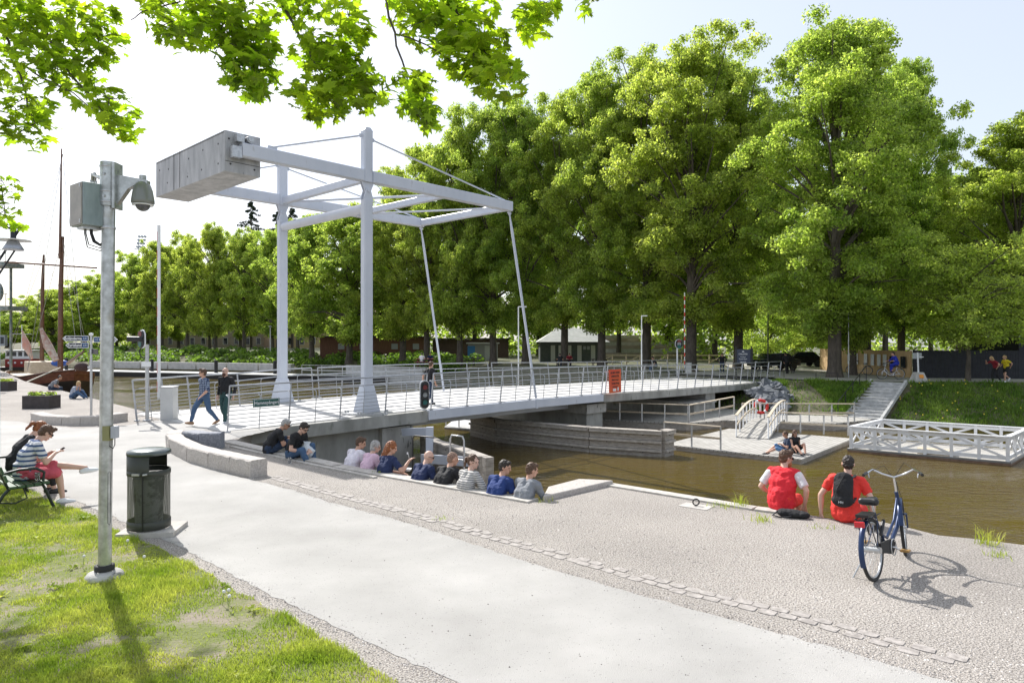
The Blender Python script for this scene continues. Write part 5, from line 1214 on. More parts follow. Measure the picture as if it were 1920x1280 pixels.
MB().add([V((38, 47.3, 6.0)), V((50, 47.3, 6.0)), V((50, 53, 6.0)), V((38, 53, 6.0)), V((38, 50, 8.2)), V((50, 50, 8.2))], [(0, 1, 5, 4), (2, 3, 4, 5), (0, 4, 3), (1, 2, 5), (3, 2, 1, 0)]).obj('roof', mat('tile_roof', (.14, .05, .03), .8, 0, c2=(.2, .08, .05), ns=4), T)
MB().box((35.0, 45.77, 1.9), (.5, .05, 1.1)).obj('window', M_win, T)
# rail fence behind the bridge
T = thing('rail_fence', 'low pale timber rail fence behind the trunks right of the kiosk', 'fence', V((12, 74, .1)))
for i in range(10): MB().box((9.4+i*1.5, 74, .65), (.10, .10, 1.1)).obj('post', M_timberl, T)
mb = MB(); mb.bar(V((9.4, 73.93, 1.1)), V((22.9, 73.93, 1.1)), .04, .12); mb.bar(V((9.4, 73.93, .6)), V((22.9, 73.93, .6)), .04, .12)
for i in range(0, 9, 2): mb.bar(V((9.4+i*1.5, 73.9, .3)), V((10.9+i*1.5, 73.9, 1.1)), .04, .10)
mb.obj('rail', M_timberl, T)
# pinkish block of far houses / stands
T = thing('grandstand', 'pale rows of seating and tents glimpsed behind the rail fence', 'grandstand', V((20, 105, .1)))
for k in range(6): MB().box((21, 100+k*1.2, .5+k*.5), (17, 1.1, .9+k*.05)).obj('seat_row', [M_pink, M_wb][k % 2], T)
# picnic tables
def picnic(c, label, m):
    T_ = thing('picnic_table', label, 'picnic table', c, group='picnic tables under the trees')
    MB().box(c+V((0, 0, .74)), (1.9, .8, .05)).obj('table_top', m, T_)
    for y in (-.75, .75): MB().box(c+V((0, y, .45)), (1.9, .28, .05)).obj('seat', m, T_)
    for x in (-.65, .65):
        mb = MB(); mb.bar(c+V((x, -.7, 0)), c+V((x, -.2, .72)), .05, .1); mb.bar(c+V((x, .7, 0)), c+V((x, .2, .72)), .05, .1); mb.bar(c+V((x, -.88, .39)), c+V((x, .88, .39)), .05, .09); mb.obj('leg', m, T_)
M_pt = mat('dark_table_wood', (.05, .03, .025), .8); M_ptr = mat('red_table_paint', (.16, .02, .03), .6)
picnic(V((-8.7, 68, .12)), 'dark red picnic table with people under the trees behind the bridge', M_ptr)
picnic(V((-4.6, 71, .12)), 'dark picnic table left of the kiosk under the trees', M_pt)
picnic(V((5.0, 66, .12)), 'picnic table with seated people in front of the kiosk', M_pt)
picnic(V((8.6, 67, .12)), 'dark picnic table between the kiosk and the rail fence', M_pt)
# cars far right
def car(c, rot, label, m):
    T_ = thing('parked_car', label, 'car', c, rot=rot, group='cars parked in the park')
    pr = [(-2.1, .35), (-2.15, .75), (-1.9, .95), (-1.2, 1.0), (-.7, 1.45), (.9, 1.48), (1.6, 1.0), (2.1, .9), (2.15, .4)]
    def ext(pr_, w_, nm, mm, par):
        k = len(pr_); return MB().add([(x, -w_, z) for x, z in pr_]+[(x, w_, z) for x, z in pr_], [tuple(range(k)), tuple(range(k, 2*k))[::-1]]+[(i, k+i, k+(i+1) % k, (i+1) % k) for i in range(k)]).obj(nm, mm, par, local=True, bevel=.05)
    b_ = ext(pr, .85, 'body', m, T_); ext([(-1.1, 1.02), (-.66, 1.38), (.85, 1.40), (1.4, 1.02)], .862, 'side_window', M_glass, T_)
    MB().add([(-1.22, -.7, 1.04), (-1.22, .7, 1.04), (-.76, .65, 1.42), (-.76, -.65, 1.42)], [(0, 1, 2, 3)]).obj('windscreen', M_glass, T_, local=True)
    for x in (-1.35, 1.35):
        for y in (-.8, .8): MB().cyl((x, y-.1, .33), (x, y+.1, .33), .33, n=16).obj('wheel', M_rubber, T_, local=True)
    for y in (-.6, .6): MB().box((-2.15, y, .72), (.05, .3, .14)).obj('headlight', M_white, T_, local=True)
car(V((22.8, 59.5, .12)), math.radians(15), 'dark car parked under the bright green bush behind the notice board', mat('car_dark', (.02, .03, .035), .25, .3))
car(V((28.5, 67.5, .12)), math.radians(5), 'black car half hidden behind the thick trunk right of the bush', mat('car_black', (.01, .01, .012), .25, .3))
for i, (px, Y) in enumerate([(1424, 57.0)]):
    p = D(px, 0, Y); p.z = .1; T = thing('bollard', 'short dark bollard in front of the parked car', 'bollard', p); MB().cyl(p, p+V((0, 0, .75)), .09, n=10).obj('shaft', M_black, T); MB().ell(p+V((0, 0, .78)), .10).obj('cap', M_black, T)
# notice board with white lettering
c = V((17.2, 47.6, -.1)); T = thing('notice_board', 'dark blue board with white lettering on two black posts at the bridge end', 'sign', c)
c = D(1393, 668, 47.6); R = sign_rot(V((-.1, -1, 0)))
MB().box(c, (1.05, .06, 1.0)).obj('panel', mat('board_navy', (.03, .04, .07), .4), T)
for x in (-.48, .60): MB().cyl(V((c.x+x, c.y-.02, -2.2)), V((c.x+x, c.y-.02, c.z+.7)), .05, n=8).obj('post', M_black, T)
MB().box(c+V((.62, .05, .0)), (.16, .1, 1.1)).obj('side_panel', M_black, T)
for i, (s_, z, sz) in enumerate((('CYKLISTER', .16, .16), ('Ta hänsyn', -.04, .12), ('Gå med cykeln', -.18, .12), ('Uppsala', -.40, .17))): text(s_, sz, M_white, T, c+V((0, -.035, z)), sign_rot(V((0, -1, 0))), sx=.8)
mb = MB()
for k in range(5):
    a = math.radians(20+k*35); mb.bar(c+V((0, -.037, .30)), c+V((.10*math.cos(a), -.037, .30+.10*math.sin(a))), .012, .02)
mb.obj('emblem', M_white, T)
# white sign in concrete foot
c = D(1722, 717, 41.9); c.z = .1; T = thing('portable_sign', 'white post sign in a concrete block with an orange patch above the steps', 'sign', c)
MB().add([c+V((x, y, z)) for z, q in ((0, .40), (.62, .22)) for x, y in ((-q, -q), (q, -q), (q, q), (-q, q))], [(0, 1, 5, 4), (1, 2, 6, 5), (2, 3, 7, 6), (3, 0, 4, 7), (4, 5, 6, 7), (3, 2, 1, 0)]).obj('concrete_foot', M_conc, T, bevel=.02)
MB().box(c+V((0, -.32, .38)), (.26, .02, .22), Matrix.Rotation(math.radians(-16), 3, 'X')).obj('orange_patch', mat('orange_print', (.75, .28, .03), .6), T)
MB().cyl(c+V((0, 0, .6)), c+V((-.05, 0, 1.82)), .05, n=8).obj('post', M_white, T)
MB().box(c+V((-.05, .05, 1.62)), (.55, .03, .36)).obj('panel', mat('sign_back', (.35, .37, .38), .5, .3), T)
MB().box(c+V((.15, -.06, 1.55)), (.26, .04, .05)).obj('pointer', M_white, T)
# street lamps
p = D(972, 0, 42); p.z = 0; c = V((p.x, p.y, -1.6)); street_lamp(c, 1.6+2.6+65*42/F, 'slim white lamp post beside the far hanger rod of the bridge', arm=-.0+.5)
p = D(1203, 0, 49); c = V((p.x, p.y, -1.6)); street_lamp(c, 1.6+2.6+48*49/F, 'white lamp post with short flat head between lime trunks right of the hanger', arm=.4)
p = D(1440, 0, 52); street_lamp(V((p.x, p.y, .1)), 6, 'dark thin lamp post beside the bright green bush', m=M_black, kind=1)
p = D(507, 0, 100); street_lamp(V((p.x, p.y, .6)), 4.0, 'grey hat topped lamp post left of the far bridge tower', m=M_steel, kind=1, r=.1)
p = D(1591, 0, 47); street_lamp(V((p.x, p.y, .1)), 5.6, 'thin grey lamp post left of the slender trunk by the steps', m=M_steel, kind=1, r=.035)
# stadium floodlight
c = D(264, 0, 260); c.z = 0; T = thing('floodlight_mast', 'distant stadium floodlight rack rising over the left trees', 'floodlight', c)
zt_ = 2.6+(640-452)*260/F
for x in (-.8, .8): MB().cyl(c+V((x, 0, 0)), c+V((x, 0, zt_)), .16, n=6).obj('mast', M_steel, T)
mb = MB()
for i in range(3):
    for j in range(4): mb.box(c+V((-1.3+i*1.1+j*.25, 0, zt_-2.2+j*1.3)), (.8, .5, .8), Matrix.Rotation(.5, 3, 'Y'))
mb.obj('lamps', mat('flood_lamp', (.35, .38, .42), .3, .5), T); MB().bar(c+V((-2.4, 0, zt_-3)), c+V((2, 0, zt_-3.2)), .4, .3).obj('platform', M_steel, T)
# ================================================================ TREES
def tree_src(seed, H, R, z0, ncl, per, leafsz, trunk_r, shape='lime', fork=.35, m=None, sparse=False):
    r_ = np.random.default_rng(seed); cen = []; rad = []
    def rr_(t):
        if shape == 'lime': return R*1.02*(math.sin(PI*min(1, max(0, t**.85*.93+.05))))**.62*(1+.14*math.sin(t*17+seed)+.08*math.sin(t*31+2*seed))
        if shape == 'round': return R*(math.sin(PI*min(1, max(0, t*.9+.08))))**.5*(1+.10*math.sin(t*13+seed))
    bough = []
    nb = max(8, ncl//7)
    for i in range(nb):
        t = (i+.5)/nb; t = t**.9; a = i*2.399+seed; rt = rr_(t)*(.82+.36*r_.random())
        f_ = .62+.2*r_.random(); bough.append((math.cos(a)*rt*f_, math.sin(a)*rt*f_, z0+(H-z0-1.2)*t, a, rt))
    for i in range(ncl*4):
        bx, by, bz, a, rt = bough[int(r_.random()*nb)]
        L_ = (R/6.0); d = r_.normal(size=3)*np.array([1.0, 1.0, .75])*1.25*L_; out = (r_.random()-.35)*1.7*L_
        x = bx+math.cos(a)*out+d[0]; y = by+math.sin(a)*out+d[1]; z = bz+d[2]-.10*out; cr = (.35+.55*r_.random())*L_
        if z > H-cr*.6: z = H-cr*.6-r_.random()*.6
        if z < z0: z = z0+r_.random()
        cen.append((x, y, z)); rad.append(cr)
    for i in range(ncl//3):
        t = r_.random(); a = r_.random()*6.28; rt = rr_(t)*.45*r_.random(); cen.append((math.cos(a)*rt, math.sin(a)*rt, z0+(H-z0-1.5)*t)); rad.append((1.0+.6*r_.random())*R/6)
    ncl = len(cen)
    m = m or M_leaf
    per_ = [max(20, int(per*.95*(q/1.0)**2)) for q in rad]
    lo = leafcloud('crown_src', m, cen, rad, per_, leafsz, seed+5, squash=.60, up=.35, soft=True)
    # trunk and limbs
    mb = MB(); rn = random.Random(seed)
    zf = H*fork; top = V((rn.uniform(-.3, .3), rn.uniform(-.3, .3), zf))
    flare = [V((0, 0, -.3)), V((0, 0, .15)), V((.02, 0, .8)), V((.05, .03, zf*.5)), top]
    mb.tube(flare, [trunk_r*1.65, trunk_r*1.3, trunk_r*1.05, trunk_r*.92, trunk_r*.8], 12)
    mb.tube([top, V((top.x*1.5, top.y, H*.6)), V((top.x, top.y*2, H*.88))], [trunk_r*.7, trunk_r*.42, trunk_r*.08], 8)
    idx = list(range(ncl)); rn.shuffle(idx)
    for k in idx[:60]:
        c = V(cen[k]); zs = min(c.z*.62+1.0, zf+(H-zf)*.5)
        s_ = V((top.x*zs/zf, top.y*zs/zf, max(z0*.8, zs))); mid = s_.lerp(c, .5)+V((rn.uniform(-.4, .4), rn.uniform(-.4, .4), rn.uniform(.1, .8)))
        b0 = trunk_r*.34*rn.uniform(.6, 1.1); mb.tube([s_, mid, c], [b0, b0*.6, b0*.18], 6)
    to_ = mb.obj('trunk_src', M_bark, org=(0, 0, 0))
    lm, tm = lo.data, to_.data
    bpy.data.objects.remove(lo); bpy.data.objects.remove(to_)
    return tm, lm, H, R
S = {}
S['a'] = tree_src(3, 25, 6.3, 3.2, 120, 560, .185, .48)
S['b'] = tree_src(11, 25, 6.3, 4.0, 115, 560, .185, .45)
S['c'] = tree_src(23, 18, 6.3, 2.8, 85, 430, .24, .42, 'round')
S['d'] = tree_src(37, 18, 6.3, 3.2, 80, 430, .24, .40, 'round')
S['s'] = tree_src(51, 9, 4.0, 2.2, 70, 380, .15, .15, 'round', fork=.3)
def tree(src, x, y, z, H, R, rot, label, name='lime_tree', group='tall trees beyond the canal', zs=None, tscale=None):
    tm, lm, h0, r0 = S[src]
    T_ = thing(name, label, 'tree', V((x, y, z)), group=group)
    for nm, me in (('trunk', tm), ('crown', lm)):
        o = bpy.data.objects.new(nm, me); col.objects.link(o); o.parent = T_; o.rotation_euler = (0, 0, rot)
        o.scale = (R/r0, R/r0, H/h0) if nm == 'crown' or tscale is None else (tscale, tscale, H/h0)
    return T_
def ptree(src, px, Y, topy, hw, label, zb=.1, dx=0, **kw):
    X = (px-960)/F*Y; H = CH+(640-topy)*Y/F-zb; R = hw/F*Y
    return tree(src, X, Y, zb, H, R, random.uniform(0, 6.28), label, **kw)
random.seed(5)
ptree('a', 1565, 47.5, 22, 155, 'huge bright lime tree with thick trunk left of the stone steps')
ptree('b', 1296, 58, 62, 135, 'tall lime tree whose trunk stands just right of the far red barrier', )
ptree('a', 1384, 62, 100, 110, 'tall lime tree behind the dark blue notice board')
ptree('b', 1212, 64, 80, 115, 'tall lime tree whose trunk stands behind the white flat headed lamp post')
ptree('a', 1128, 66, 120, 95, 'lime tree with dark trunk right of the kiosk roof')
ptree('b', 1058, 70, 165, 95, 'lime tree with dark trunk directly in front of the kiosk')
ptree('a', 985, 73, 190, 85, 'lime tree behind the white hanger rod of the bridge')
ptree('b', 925, 75, 180, 90, 'lime tree left of the kiosk with low hanging crown')
ptree('c', 862, 76, 225, 80, 'lime tree right of the small blue cabin', )
ptree('b', 800, 80, 275, 75, 'lime tree behind the man crossing the bridge')
ptree('a', 755, 84, 310, 80, 'lime tree just right of the near bridge tower')
ptree('c', 655, 86, 385, 85, 'round lime tree between the two bridge towers')
ptree('d', 585, 92, 400, 75, 'lime tree just right of the far bridge tower')
ptree('b', 1625, 58, 75, 110, 'tall lime tree behind the huge one, right half of its crown showing')
ptree('c', 1600, 50.5, 300, 90, 'slender trunked lime tree standing at the light board fence', tscale=.55)
ptree('a', 1690, 62, 100, 85, 'tall lime tree with narrow crown beyond the light board fence')
ptree('c', 1745, 95, 310, 60, 'pale distant tree in the gap right of the huge lime')
ptree('d', 1800, 64, 330, 110, 'dark broad tree behind the black board fence')
ptree('a', 1905, 49, 215, 130, 'large maple with dark trunk before the black building', name='maple_tree')
ptree('d', 1870, 60, 300, 110, 'broad tree behind the black building')
ptree('s', 1815, 43.0, 420, 125, 'small young maple with thin pale trunk before the black fence', name='maple_tree', tscale=.9)
ptree('s', 1445, 66, 560, 62, 'bright yellow green shrub behind the parked car', name='shrub')
ptree('s', 1490, 72, 545, 60, 'bright shrub behind the person walking left of the huge lime', name='shrub')
ptree('d', 1440, 88, 300, 90, 'distant broad tree filling the gap behind the notice board')
ptree('c', 1560, 95, 380, 80, 'distant round tree behind the light board fence')
ptree('d', 1660, 85, 300, 80, 'distant tree above the cyclist')
ptree('d', 1340, 90, 250, 80, 'distant broad tree between the two trunks by the red barrier')
ptree('c', 1010, 110, 330, 70, 'distant round tree above the kiosk roof')
ptree('d', 890, 112, 360, 70, 'distant tree behind the blue cabin')
ptree('c', 715, 108, 400, 60, 'distant round tree behind the near bridge tower')
ptree('d', 1160, 100, 320, 70, 'distant tree above the rail fence')
ptree('c', 1250, 104, 310, 70, 'distant tree above the right end of the rail fence')
# left row
lr = [(8, 165, 592), (48, 158, 565), (95, 150, 545), (150, 145, 528), (195, 142, 512), (245, 135, 478), (298, 128, 455), (345, 122, 442), (398, 116, 424), (452, 112, 432), (505, 108, 428), (552, 104, 418)]
names = ['farthest tree of the left bank row at the picture edge', 'small looking tree behind the harbour crane', 'tree of the left bank row between the two ship masts', 'tree of the left bank row behind the arrow signs', 'tree of the left bank row directly behind the camera pole', 'tree of the left bank row under the stadium floodlight', 'tree of the left bank row behind the raised white barrier', 'tree of the left bank row left of the walking men', 'tall round tree of the left bank row behind the walking men', 'tree of the left bank row below the tall spruce', 'tree of the left bank row left of the far bridge tower', 'tree of the left bank row hidden partly by the far bridge tower']
for i, (px, Y, ty) in enumerate(lr):
    ptree('cd'[i % 2], px+6, Y, ty-4, 50, names[i], zb=1.1, group='trees along the left far bank')
nm2 = ['farthest left', 'second from the left', 'third from the left', 'fourth from the left', 'fifth from the left', 'sixth from the left', 'seventh from the left', 'eighth from the left', 'rightmost']
for i in range(9): ptree('dc'[i % 2], 45+i*58, 172-i*4, 600-i*15, 38, 'tree of the second row behind the left bank row, '+nm2[i], zb=1.1, group='second tree row behind the left bank')
for i, (px, Y, ty, hw) in enumerate([(325, 175, 470, 30), (470, 170, 455, 30)]):
    ptree('d', px, Y, ty, hw*1.3, ['distant tree top peeping over the row above the barrier', 'distant tree top peeping over the row beside the spruce'][i], zb=1.1, group='trees along the left far bank')
# bare pale tree by the ship
# spruces
def spruce(px, Y, topy, hw, label, seed):
    X = (px-960)/F*Y; zb = 1.0; H = CH+(640-topy)*Y/F-zb; R = hw/F*Y; r_ = random.Random(seed)
    T_ = thing('spruce_tree', label, 'tree', V((X, Y, zb)), group='spruces over the left row'); cs = []; rs = []; mb = MB(); mb.cyl(V((X, Y, zb)), V((X, Y, zb+H)), .3, .04, 8)
    n = 130
    for i in range(n):
        t = i/n; z = H*(.25+.73*t); rr_ = R*(1-t)**.62*r_.uniform(.4, 1.1)*1.5+.15; a = r_.uniform(0, 6.28)
        for q in (.45, .75, 1.0): cs.append((X+math.cos(a)*rr_*q, Y+math.sin(a)*rr_*q, zb+z-.25*rr_*q)); rs.append(.42*(1.2-q*.4))
        mb.cyl(V((X, Y, zb+z)), V((X+math.cos(a)*rr_, Y+math.sin(a)*rr_, zb+z-.25*rr_)), .06, .02, 4)
    mb.obj('trunk', M_bark, T_); o = leafcloud('crown', M_leafd, cs, rs, 26, .30, seed, squash=.7, up=0, parent=T_); o.location = -V((X, Y, zb))
spruce(471, 150, 372, 38, 'tall dark ragged spruce rising over the left trees under the counterweight arm', 3)
spruce(520, 150, 392, 30, 'second dark spruce beside the far bridge tower', 4)
spruce(548, 155, 385, 30, 'third dark spruce just right of the far bridge tower', 6)
# understorey mass far behind the trunks, reads as one dark wood
cs = []; rs = []; rr = random.Random(9)
for _ in range(420):
    x = rr.uniform(-30, 95); y = rr.uniform(108, 128) if x < 20 else rr.uniform(86, 112); cs.append((x, y, rr.uniform(.3, 9)**1.0)); rs.append(rr.uniform(1.6, 2.8))
leafcloud('woodland', M_leaf, cs, rs, 75, .62, 123, kind='stuff')
cs = []; rs = []
for _ in range(160):
    cs.append((rr.uniform(-150, -30), 0, rr.uniform(1, 8))); rs.append(rr.uniform(1.8, 3))
cs = [(x, 185-(x+30)*.25+rr.uniform(-5, 5), z) for x, _, z in cs]
leafcloud('woodland', M_leaf, cs, rs, 70, .8, 124, kind='stuff')
# ================================================================ OVERHEAD MAPLE (near)
T = thing('maple_tree', 'overhanging maple branches with fresh pointed leaves across the top of the picture', 'tree', V((-7.4, 4.6, 0)))
half = [(0, 1.0), (.07, .80), (.20, .86), (.17, .66), (.30, .60), (.50, .66), (.78, .62), (.62, .46), (.74, .34), (.98, .22), (.70, .14), (.42, .02), (.50, -.10), (.66, -.24), (.40, -.22), (.16, -.20), (.04, -.10)]
prof_ = [(x, y) for x, y in half]+[(-x, y) for x, y in half[:0:-1]]
prof_ = np.array(prof_); nv_ = len(prof_)
blobs = []   # px, py, rx, ry, Y, n
BL = [(70, 40, 110, 55, 7.4, 190), (180, 60, 60, 60, 7.3, 90), (110, 120, 80, 50, 7.2, 120), (50, 200, 60, 45, 7.2, 55), (30, 245, 50, 35, 7.2, 40), (205, 200, 45, 38, 7.1, 48), (215, 235, 26, 18, 7.1, 18), (4, 350, 22, 28, 9.5, 26), (10, 405, 30, 28, 9.5, 26), (-20, 110, 60, 90, 7.5, 80),
      (325, 55, 50, 38, 6.6, 45), (300, 10, 40, 20, 6.7, 22), (430, 50, 90, 60, 6.7, 170), (470, 110, 65, 48, 6.7, 110), (470, 155, 50, 28, 6.6, 44), (380, 10, 60, 30, 6.8, 50), (560, 10, 70, 26, 6.8, 50), (600, 90, 60, 35, 6.6, 60), (640, 130, 70, 45, 6.6, 100), (600, 185, 60, 35, 6.5, 85), (690, 170, 40, 40, 6.6, 50), (655, 50, 42, 42, 6.4, 60), (780, 175, 48, 40, 6.5, 66), (800, 215, 30, 30, 6.5, 34), (820, 40, 80, 55, 6.6, 130), (890, 90, 80, 60, 6.5, 170), (930, 145, 60, 45, 6.4, 80), (870, 10, 70, 25, 6.6, 50), (1005, 25, 45, 35, 6.4, 58), (1100, -2, 26, 12, 6.4, 10), (750, 20, 36, 28, 6.8, 26)]
r_ = np.random.default_rng(99); LV = []; 
def addleaves(cx, cy, cz, rx, ry, rz, n, size=.088):
    for _ in range(n):
        d = r_.normal(size=3); d /= np.linalg.norm(d); q = r_.random()**.42
        p = np.array([cx+d[0]*rx*q, cy+d[1]*rz*q, cz+d[2]*ry*q])
        LV.append((p, size*(.6+.65*r_.random())))
for px, py, rx, ry, Y, n in BL:
    c = D(px, py, Y); addleaves(c.x, c.y, c.z, rx/F*Y*.95, ry/F*Y*.95, .42, int(n*1.4))
# the rest of the crown above the frame
for (cx, cy, cz, r0, n) in [(-6.5, 7.5, 7.3, 1.5, 420), (-4.2, 7.2, 7.4, 1.3, 300), (-2.2, 7.4, 7.3, 1.1, 240), (0, 7.2, 6.9, .8, 130), (-10.4, 14.0, 10.9, 1.7, 620), (-9.4, 12.9, 10.3, 1.4, 430), (-9.4, 9.0, 8.5, 1.6, 330)]: addleaves(cx, cy, cz, r0, r0*.5, r0, n)
nL = len(LV); allv = np.zeros((nL, nv_, 3))
for i, (p, s_) in enumerate(LV):
    nr = np.array([0, 0, 1.0])+r_.normal(size=3)*.55; nr /= np.linalg.norm(nr)
    tip = r_.normal(size=3)*.8+np.array([0, 0, -.9]); tip -= nr*tip.dot(nr); tip /= np.linalg.norm(tip); sd = np.cross(tip, nr)
    q = prof_*s_; bend = -.35*(prof_[:, 0]**2)*s_-.18*(prof_[:, 1]**2)*s_
    allv[i] = p+q[:, :1]*sd+q[:, 1:]*tip+bend[:, None]*nr
# fan triangulate from centre vertex
ctr = allv.mean(axis=1, keepdims=True); allv = np.concatenate([allv, ctr], 1); nn = nv_+1
allv -= np.array([-7.4, 4.6, 0])
me = bpy.data.meshes.new('foliage'); me.vertices.add(nL*nn); me.vertices.foreach_set('co', allv.reshape(-1))
tri = np.array([(i, (i+1) % nv_, nv_) for i in range(nv_)]); lp = (np.arange(nL)[:, None, None]*nn+tri[None]).reshape(-1)
me.loops.add(len(lp)); me.loops.foreach_set('vertex_index', lp.astype(np.int32)); me.polygons.add(nL*nv_); me.polygons.foreach_set('loop_start', (np.arange(nL*nv_)*3).astype(np.int32)); me.update(calc_edges=True); me.materials.append(M_leafm)
o = bpy.data.objects.new('foliage', me); col.objects.link(o); o.parent = T
br = MB(); tw = br; rn = random.Random(3)
def brn(pts, r0, r1, mb=None):
    pts = [D(*p) if not isinstance(p, Vector) else p for p in pts]; k = len(pts)
    fine = []
    for a, c in zip(pts, pts[1:]):
        for i in range(3): fine.append(a.lerp(c, i/3)+V((rn.uniform(-.02, .02), rn.uniform(-.02, .02), rn.uniform(-.02, .02))))
    fine.append(pts[-1]); n_ = len(fine); (mb or br).tube(fine, [r0+(r1-r0)*i/(n_-1) for i in range(n_)], 6)
hub1 = V((-4.8, 7.2, 7.2)); hub2 = V((-1.6, 7.0, 7.0)); hub3 = V((-.3, 6.8, 6.7))
br.tube([V((-7.4, 4.6, -.3)), V((-7.4, 4.6, .2)), V((-7.45, 4.7, 3)), V((-7.3, 5.0, 5.2))], [.50, .38, .30, .26], 14)
br.tube([V((-7.3, 5.0, 5.1)), V((-6.2, 6.2, 6.6)), hub1, V((-3.2, 7.3, 7.3)), hub2, hub3], [.20, .15, .11, .08, .06, .03], 8)
br.tube([V((-7.3, 5.0, 5.1)), V((-7.6, 7.5, 7.0)), V((-8.6, 10.5, 9.0)), V((-10.2, 13.8, 10.8))], [.2, .15, .11, .05], 8)
for seq, r0 in (([V((-5.9, 7.0, 7.0)), (50, -30, 7.3), (90, 70, 7.3), (130, 140, 7.2), (185, 200, 7.1), (215, 232, 7.1)], .022), ([V((-6.2, 7.0, 6.8)), (5, 60, 7.3), (25, 115, 7.2), (50, 180, 7.2), (62, 235, 7.2), (25, 260, 7.2)], .018), ([(25, 115, 7.2), (80, 148, 7.2), (140, 178, 7.2), (205, 222, 7.1)], .012),
                ([hub1, (300, -60, 6.8), (340, 5, 6.7), (270, 25, 6.7), (245, 38, 6.7)], .014), ([V((-3.0, 7.2, 7.2)), (450, -40, 6.8), (470, 60, 6.7), (480, 150, 6.6)], .018), ([V((-2.6, 7.2, 7.1)), (500, -40, 6.8), (555, 50, 6.7), (575, 85, 6.6), (610, 150, 6.6), (600, 200, 6.5)], .022), ([(575, 85, 6.6), (640, 120, 6.6), (700, 175, 6.6)], .012),
                ([hub2, (715, -30, 6.6), (740, 60, 6.5), (760, 140, 6.5), (778, 205, 6.5), (800, 235, 6.5)], .016), ([hub3, (830, -40, 6.6), (880, 60, 6.5), (930, 120, 6.4), (965, 150, 6.4)], .018), ([hub3, (960, -40, 6.5), (1000, 10, 6.4), (1030, 40, 6.4)], .012), ([(740, 60, 6.5), (830, 100, 6.5), (860, 130, 6.5)], .008), ([V((-6.9, 7.5, 6.7)), V((-8.2, 9.4, 4.9)), (0, 350, 9.5), (12, 410, 9.5)], .02)):
    brn(seq, r0, .004)
# twigs from leaves to nearest blob centre
for px, py, rx, ry, Y, n in BL:
    c = D(px, py, Y)
    for _ in range(max(3, n//14)):
        a = rn.uniform(0, 6.28); q = rn.uniform(.5, .95); e = c+V((math.cos(a)*rx/F*Y*q, rn.uniform(-.2, .2), math.sin(a)*ry/F*Y*q)); tw.tube([c+V((0, 0, ry/F*Y*.4)), c.lerp(e, .5)+V((0, 0, .03)), e], [.006, .004, .002], 4)
br.obj('branches', M_bark, T)
# ================================================================ PEOPLE
M_skin = mat('skin', (.52, .29, .20), .5, 0, c2=(.60, .35, .25), ns=6); M_skinp = mat('pale_skin', (.60, .37, .28), .5, 0, c2=(.66, .43, .34), ns=6)
def cloth(name, c, c2=None): 
    c = hexc(c) if isinstance(c, str) else c
    return mat(name, c, .85, 0, c2=c2 or tuple(min(1, q*1.25+.004) for q in c[:3]), ns=7, nd=4, bump=.8, bs=7, bdist=.06)
def striped(name, base, stripe, pitch, frac, axis='Z'):
    m = mat(name, base, .85, bump=.3, bs=9); t = m.node_tree; N = t.nodes; L = t.links; b = N['Principled BSDF']
    tc = N.new('ShaderNodeTexCoord'); sp = N.new('ShaderNodeSeparateXYZ'); L.new(tc.outputs['Object'], sp.inputs[0])
    nz = N.new('ShaderNodeTexNoise'); nz.inputs['Scale'].default_value = 6; L.new(tc.outputs['Object'], nz.inputs[0])
    a = N.new('ShaderNodeMath'); a.operation = 'MULTIPLY_ADD'; L.new(nz.outputs['Fac'], a.inputs[0]); a.inputs[1].default_value = .02; L.new(sp.outputs[axis], a.inputs[2])
    d = N.new('ShaderNodeMath'); d.operation = 'DIVIDE'; L.new(a.outputs[0], d.inputs[0]); d.inputs[1].default_value = pitch
    f = N.new('ShaderNodeMath'); f.operation = 'FRACT'; L.new(d.outputs[0], f.inputs[0]); g = N.new('ShaderNodeMath'); g.operation = 'LESS_THAN'; L.new(f.outputs[0], g.inputs[0]); g.inputs[1].default_value = frac
    mx = N.new('ShaderNodeMix'); mx.data_type = 'RGBA'; L.new(g.outputs[0], mx.inputs[0]); mx.inputs[6].default_value = tuple(base)+(1,); mx.inputs[7].default_value = tuple(stripe)+(1,)
    if axis == 'Z' and name.startswith('plaid'):
        d2 = N.new('ShaderNodeMath'); d2.operation = 'DIVIDE'; L.new(sp.outputs['X'], d2.inputs[0]); d2.inputs[1].default_value = pitch
        f2 = N.new('ShaderNodeMath'); f2.operation = 'FRACT'; L.new(d2.outputs[0], f2.inputs[0]); g2 = N.new('ShaderNodeMath'); g2.operation = 'LESS_THAN'; L.new(f2.outputs[0], g2.inputs[0]); g2.inputs[1].default_value = frac
        mx2 = N.new('ShaderNodeMath'); mx2.operation = 'MAXIMUM'; L.new(g.outputs[0], mx2.inputs[0]); L.new(g2.outputs[0], mx2.inputs[1]); L.new(mx2.outputs[0], mx.inputs[0])
    L.new(mx.outputs[2], b.inputs['Base Color']); return m
C_blk = cloth('black_cloth', (.012, .012, .014)); C_jean = cloth('denim', (.045, .09, .17)); C_djean = cloth('dark_denim', (.02, .035, .07)); C_navy = cloth('navy_cloth', (.012, .022, .075)); C_blue = cloth('royal_navy_cloth', (.012, .035, .15))
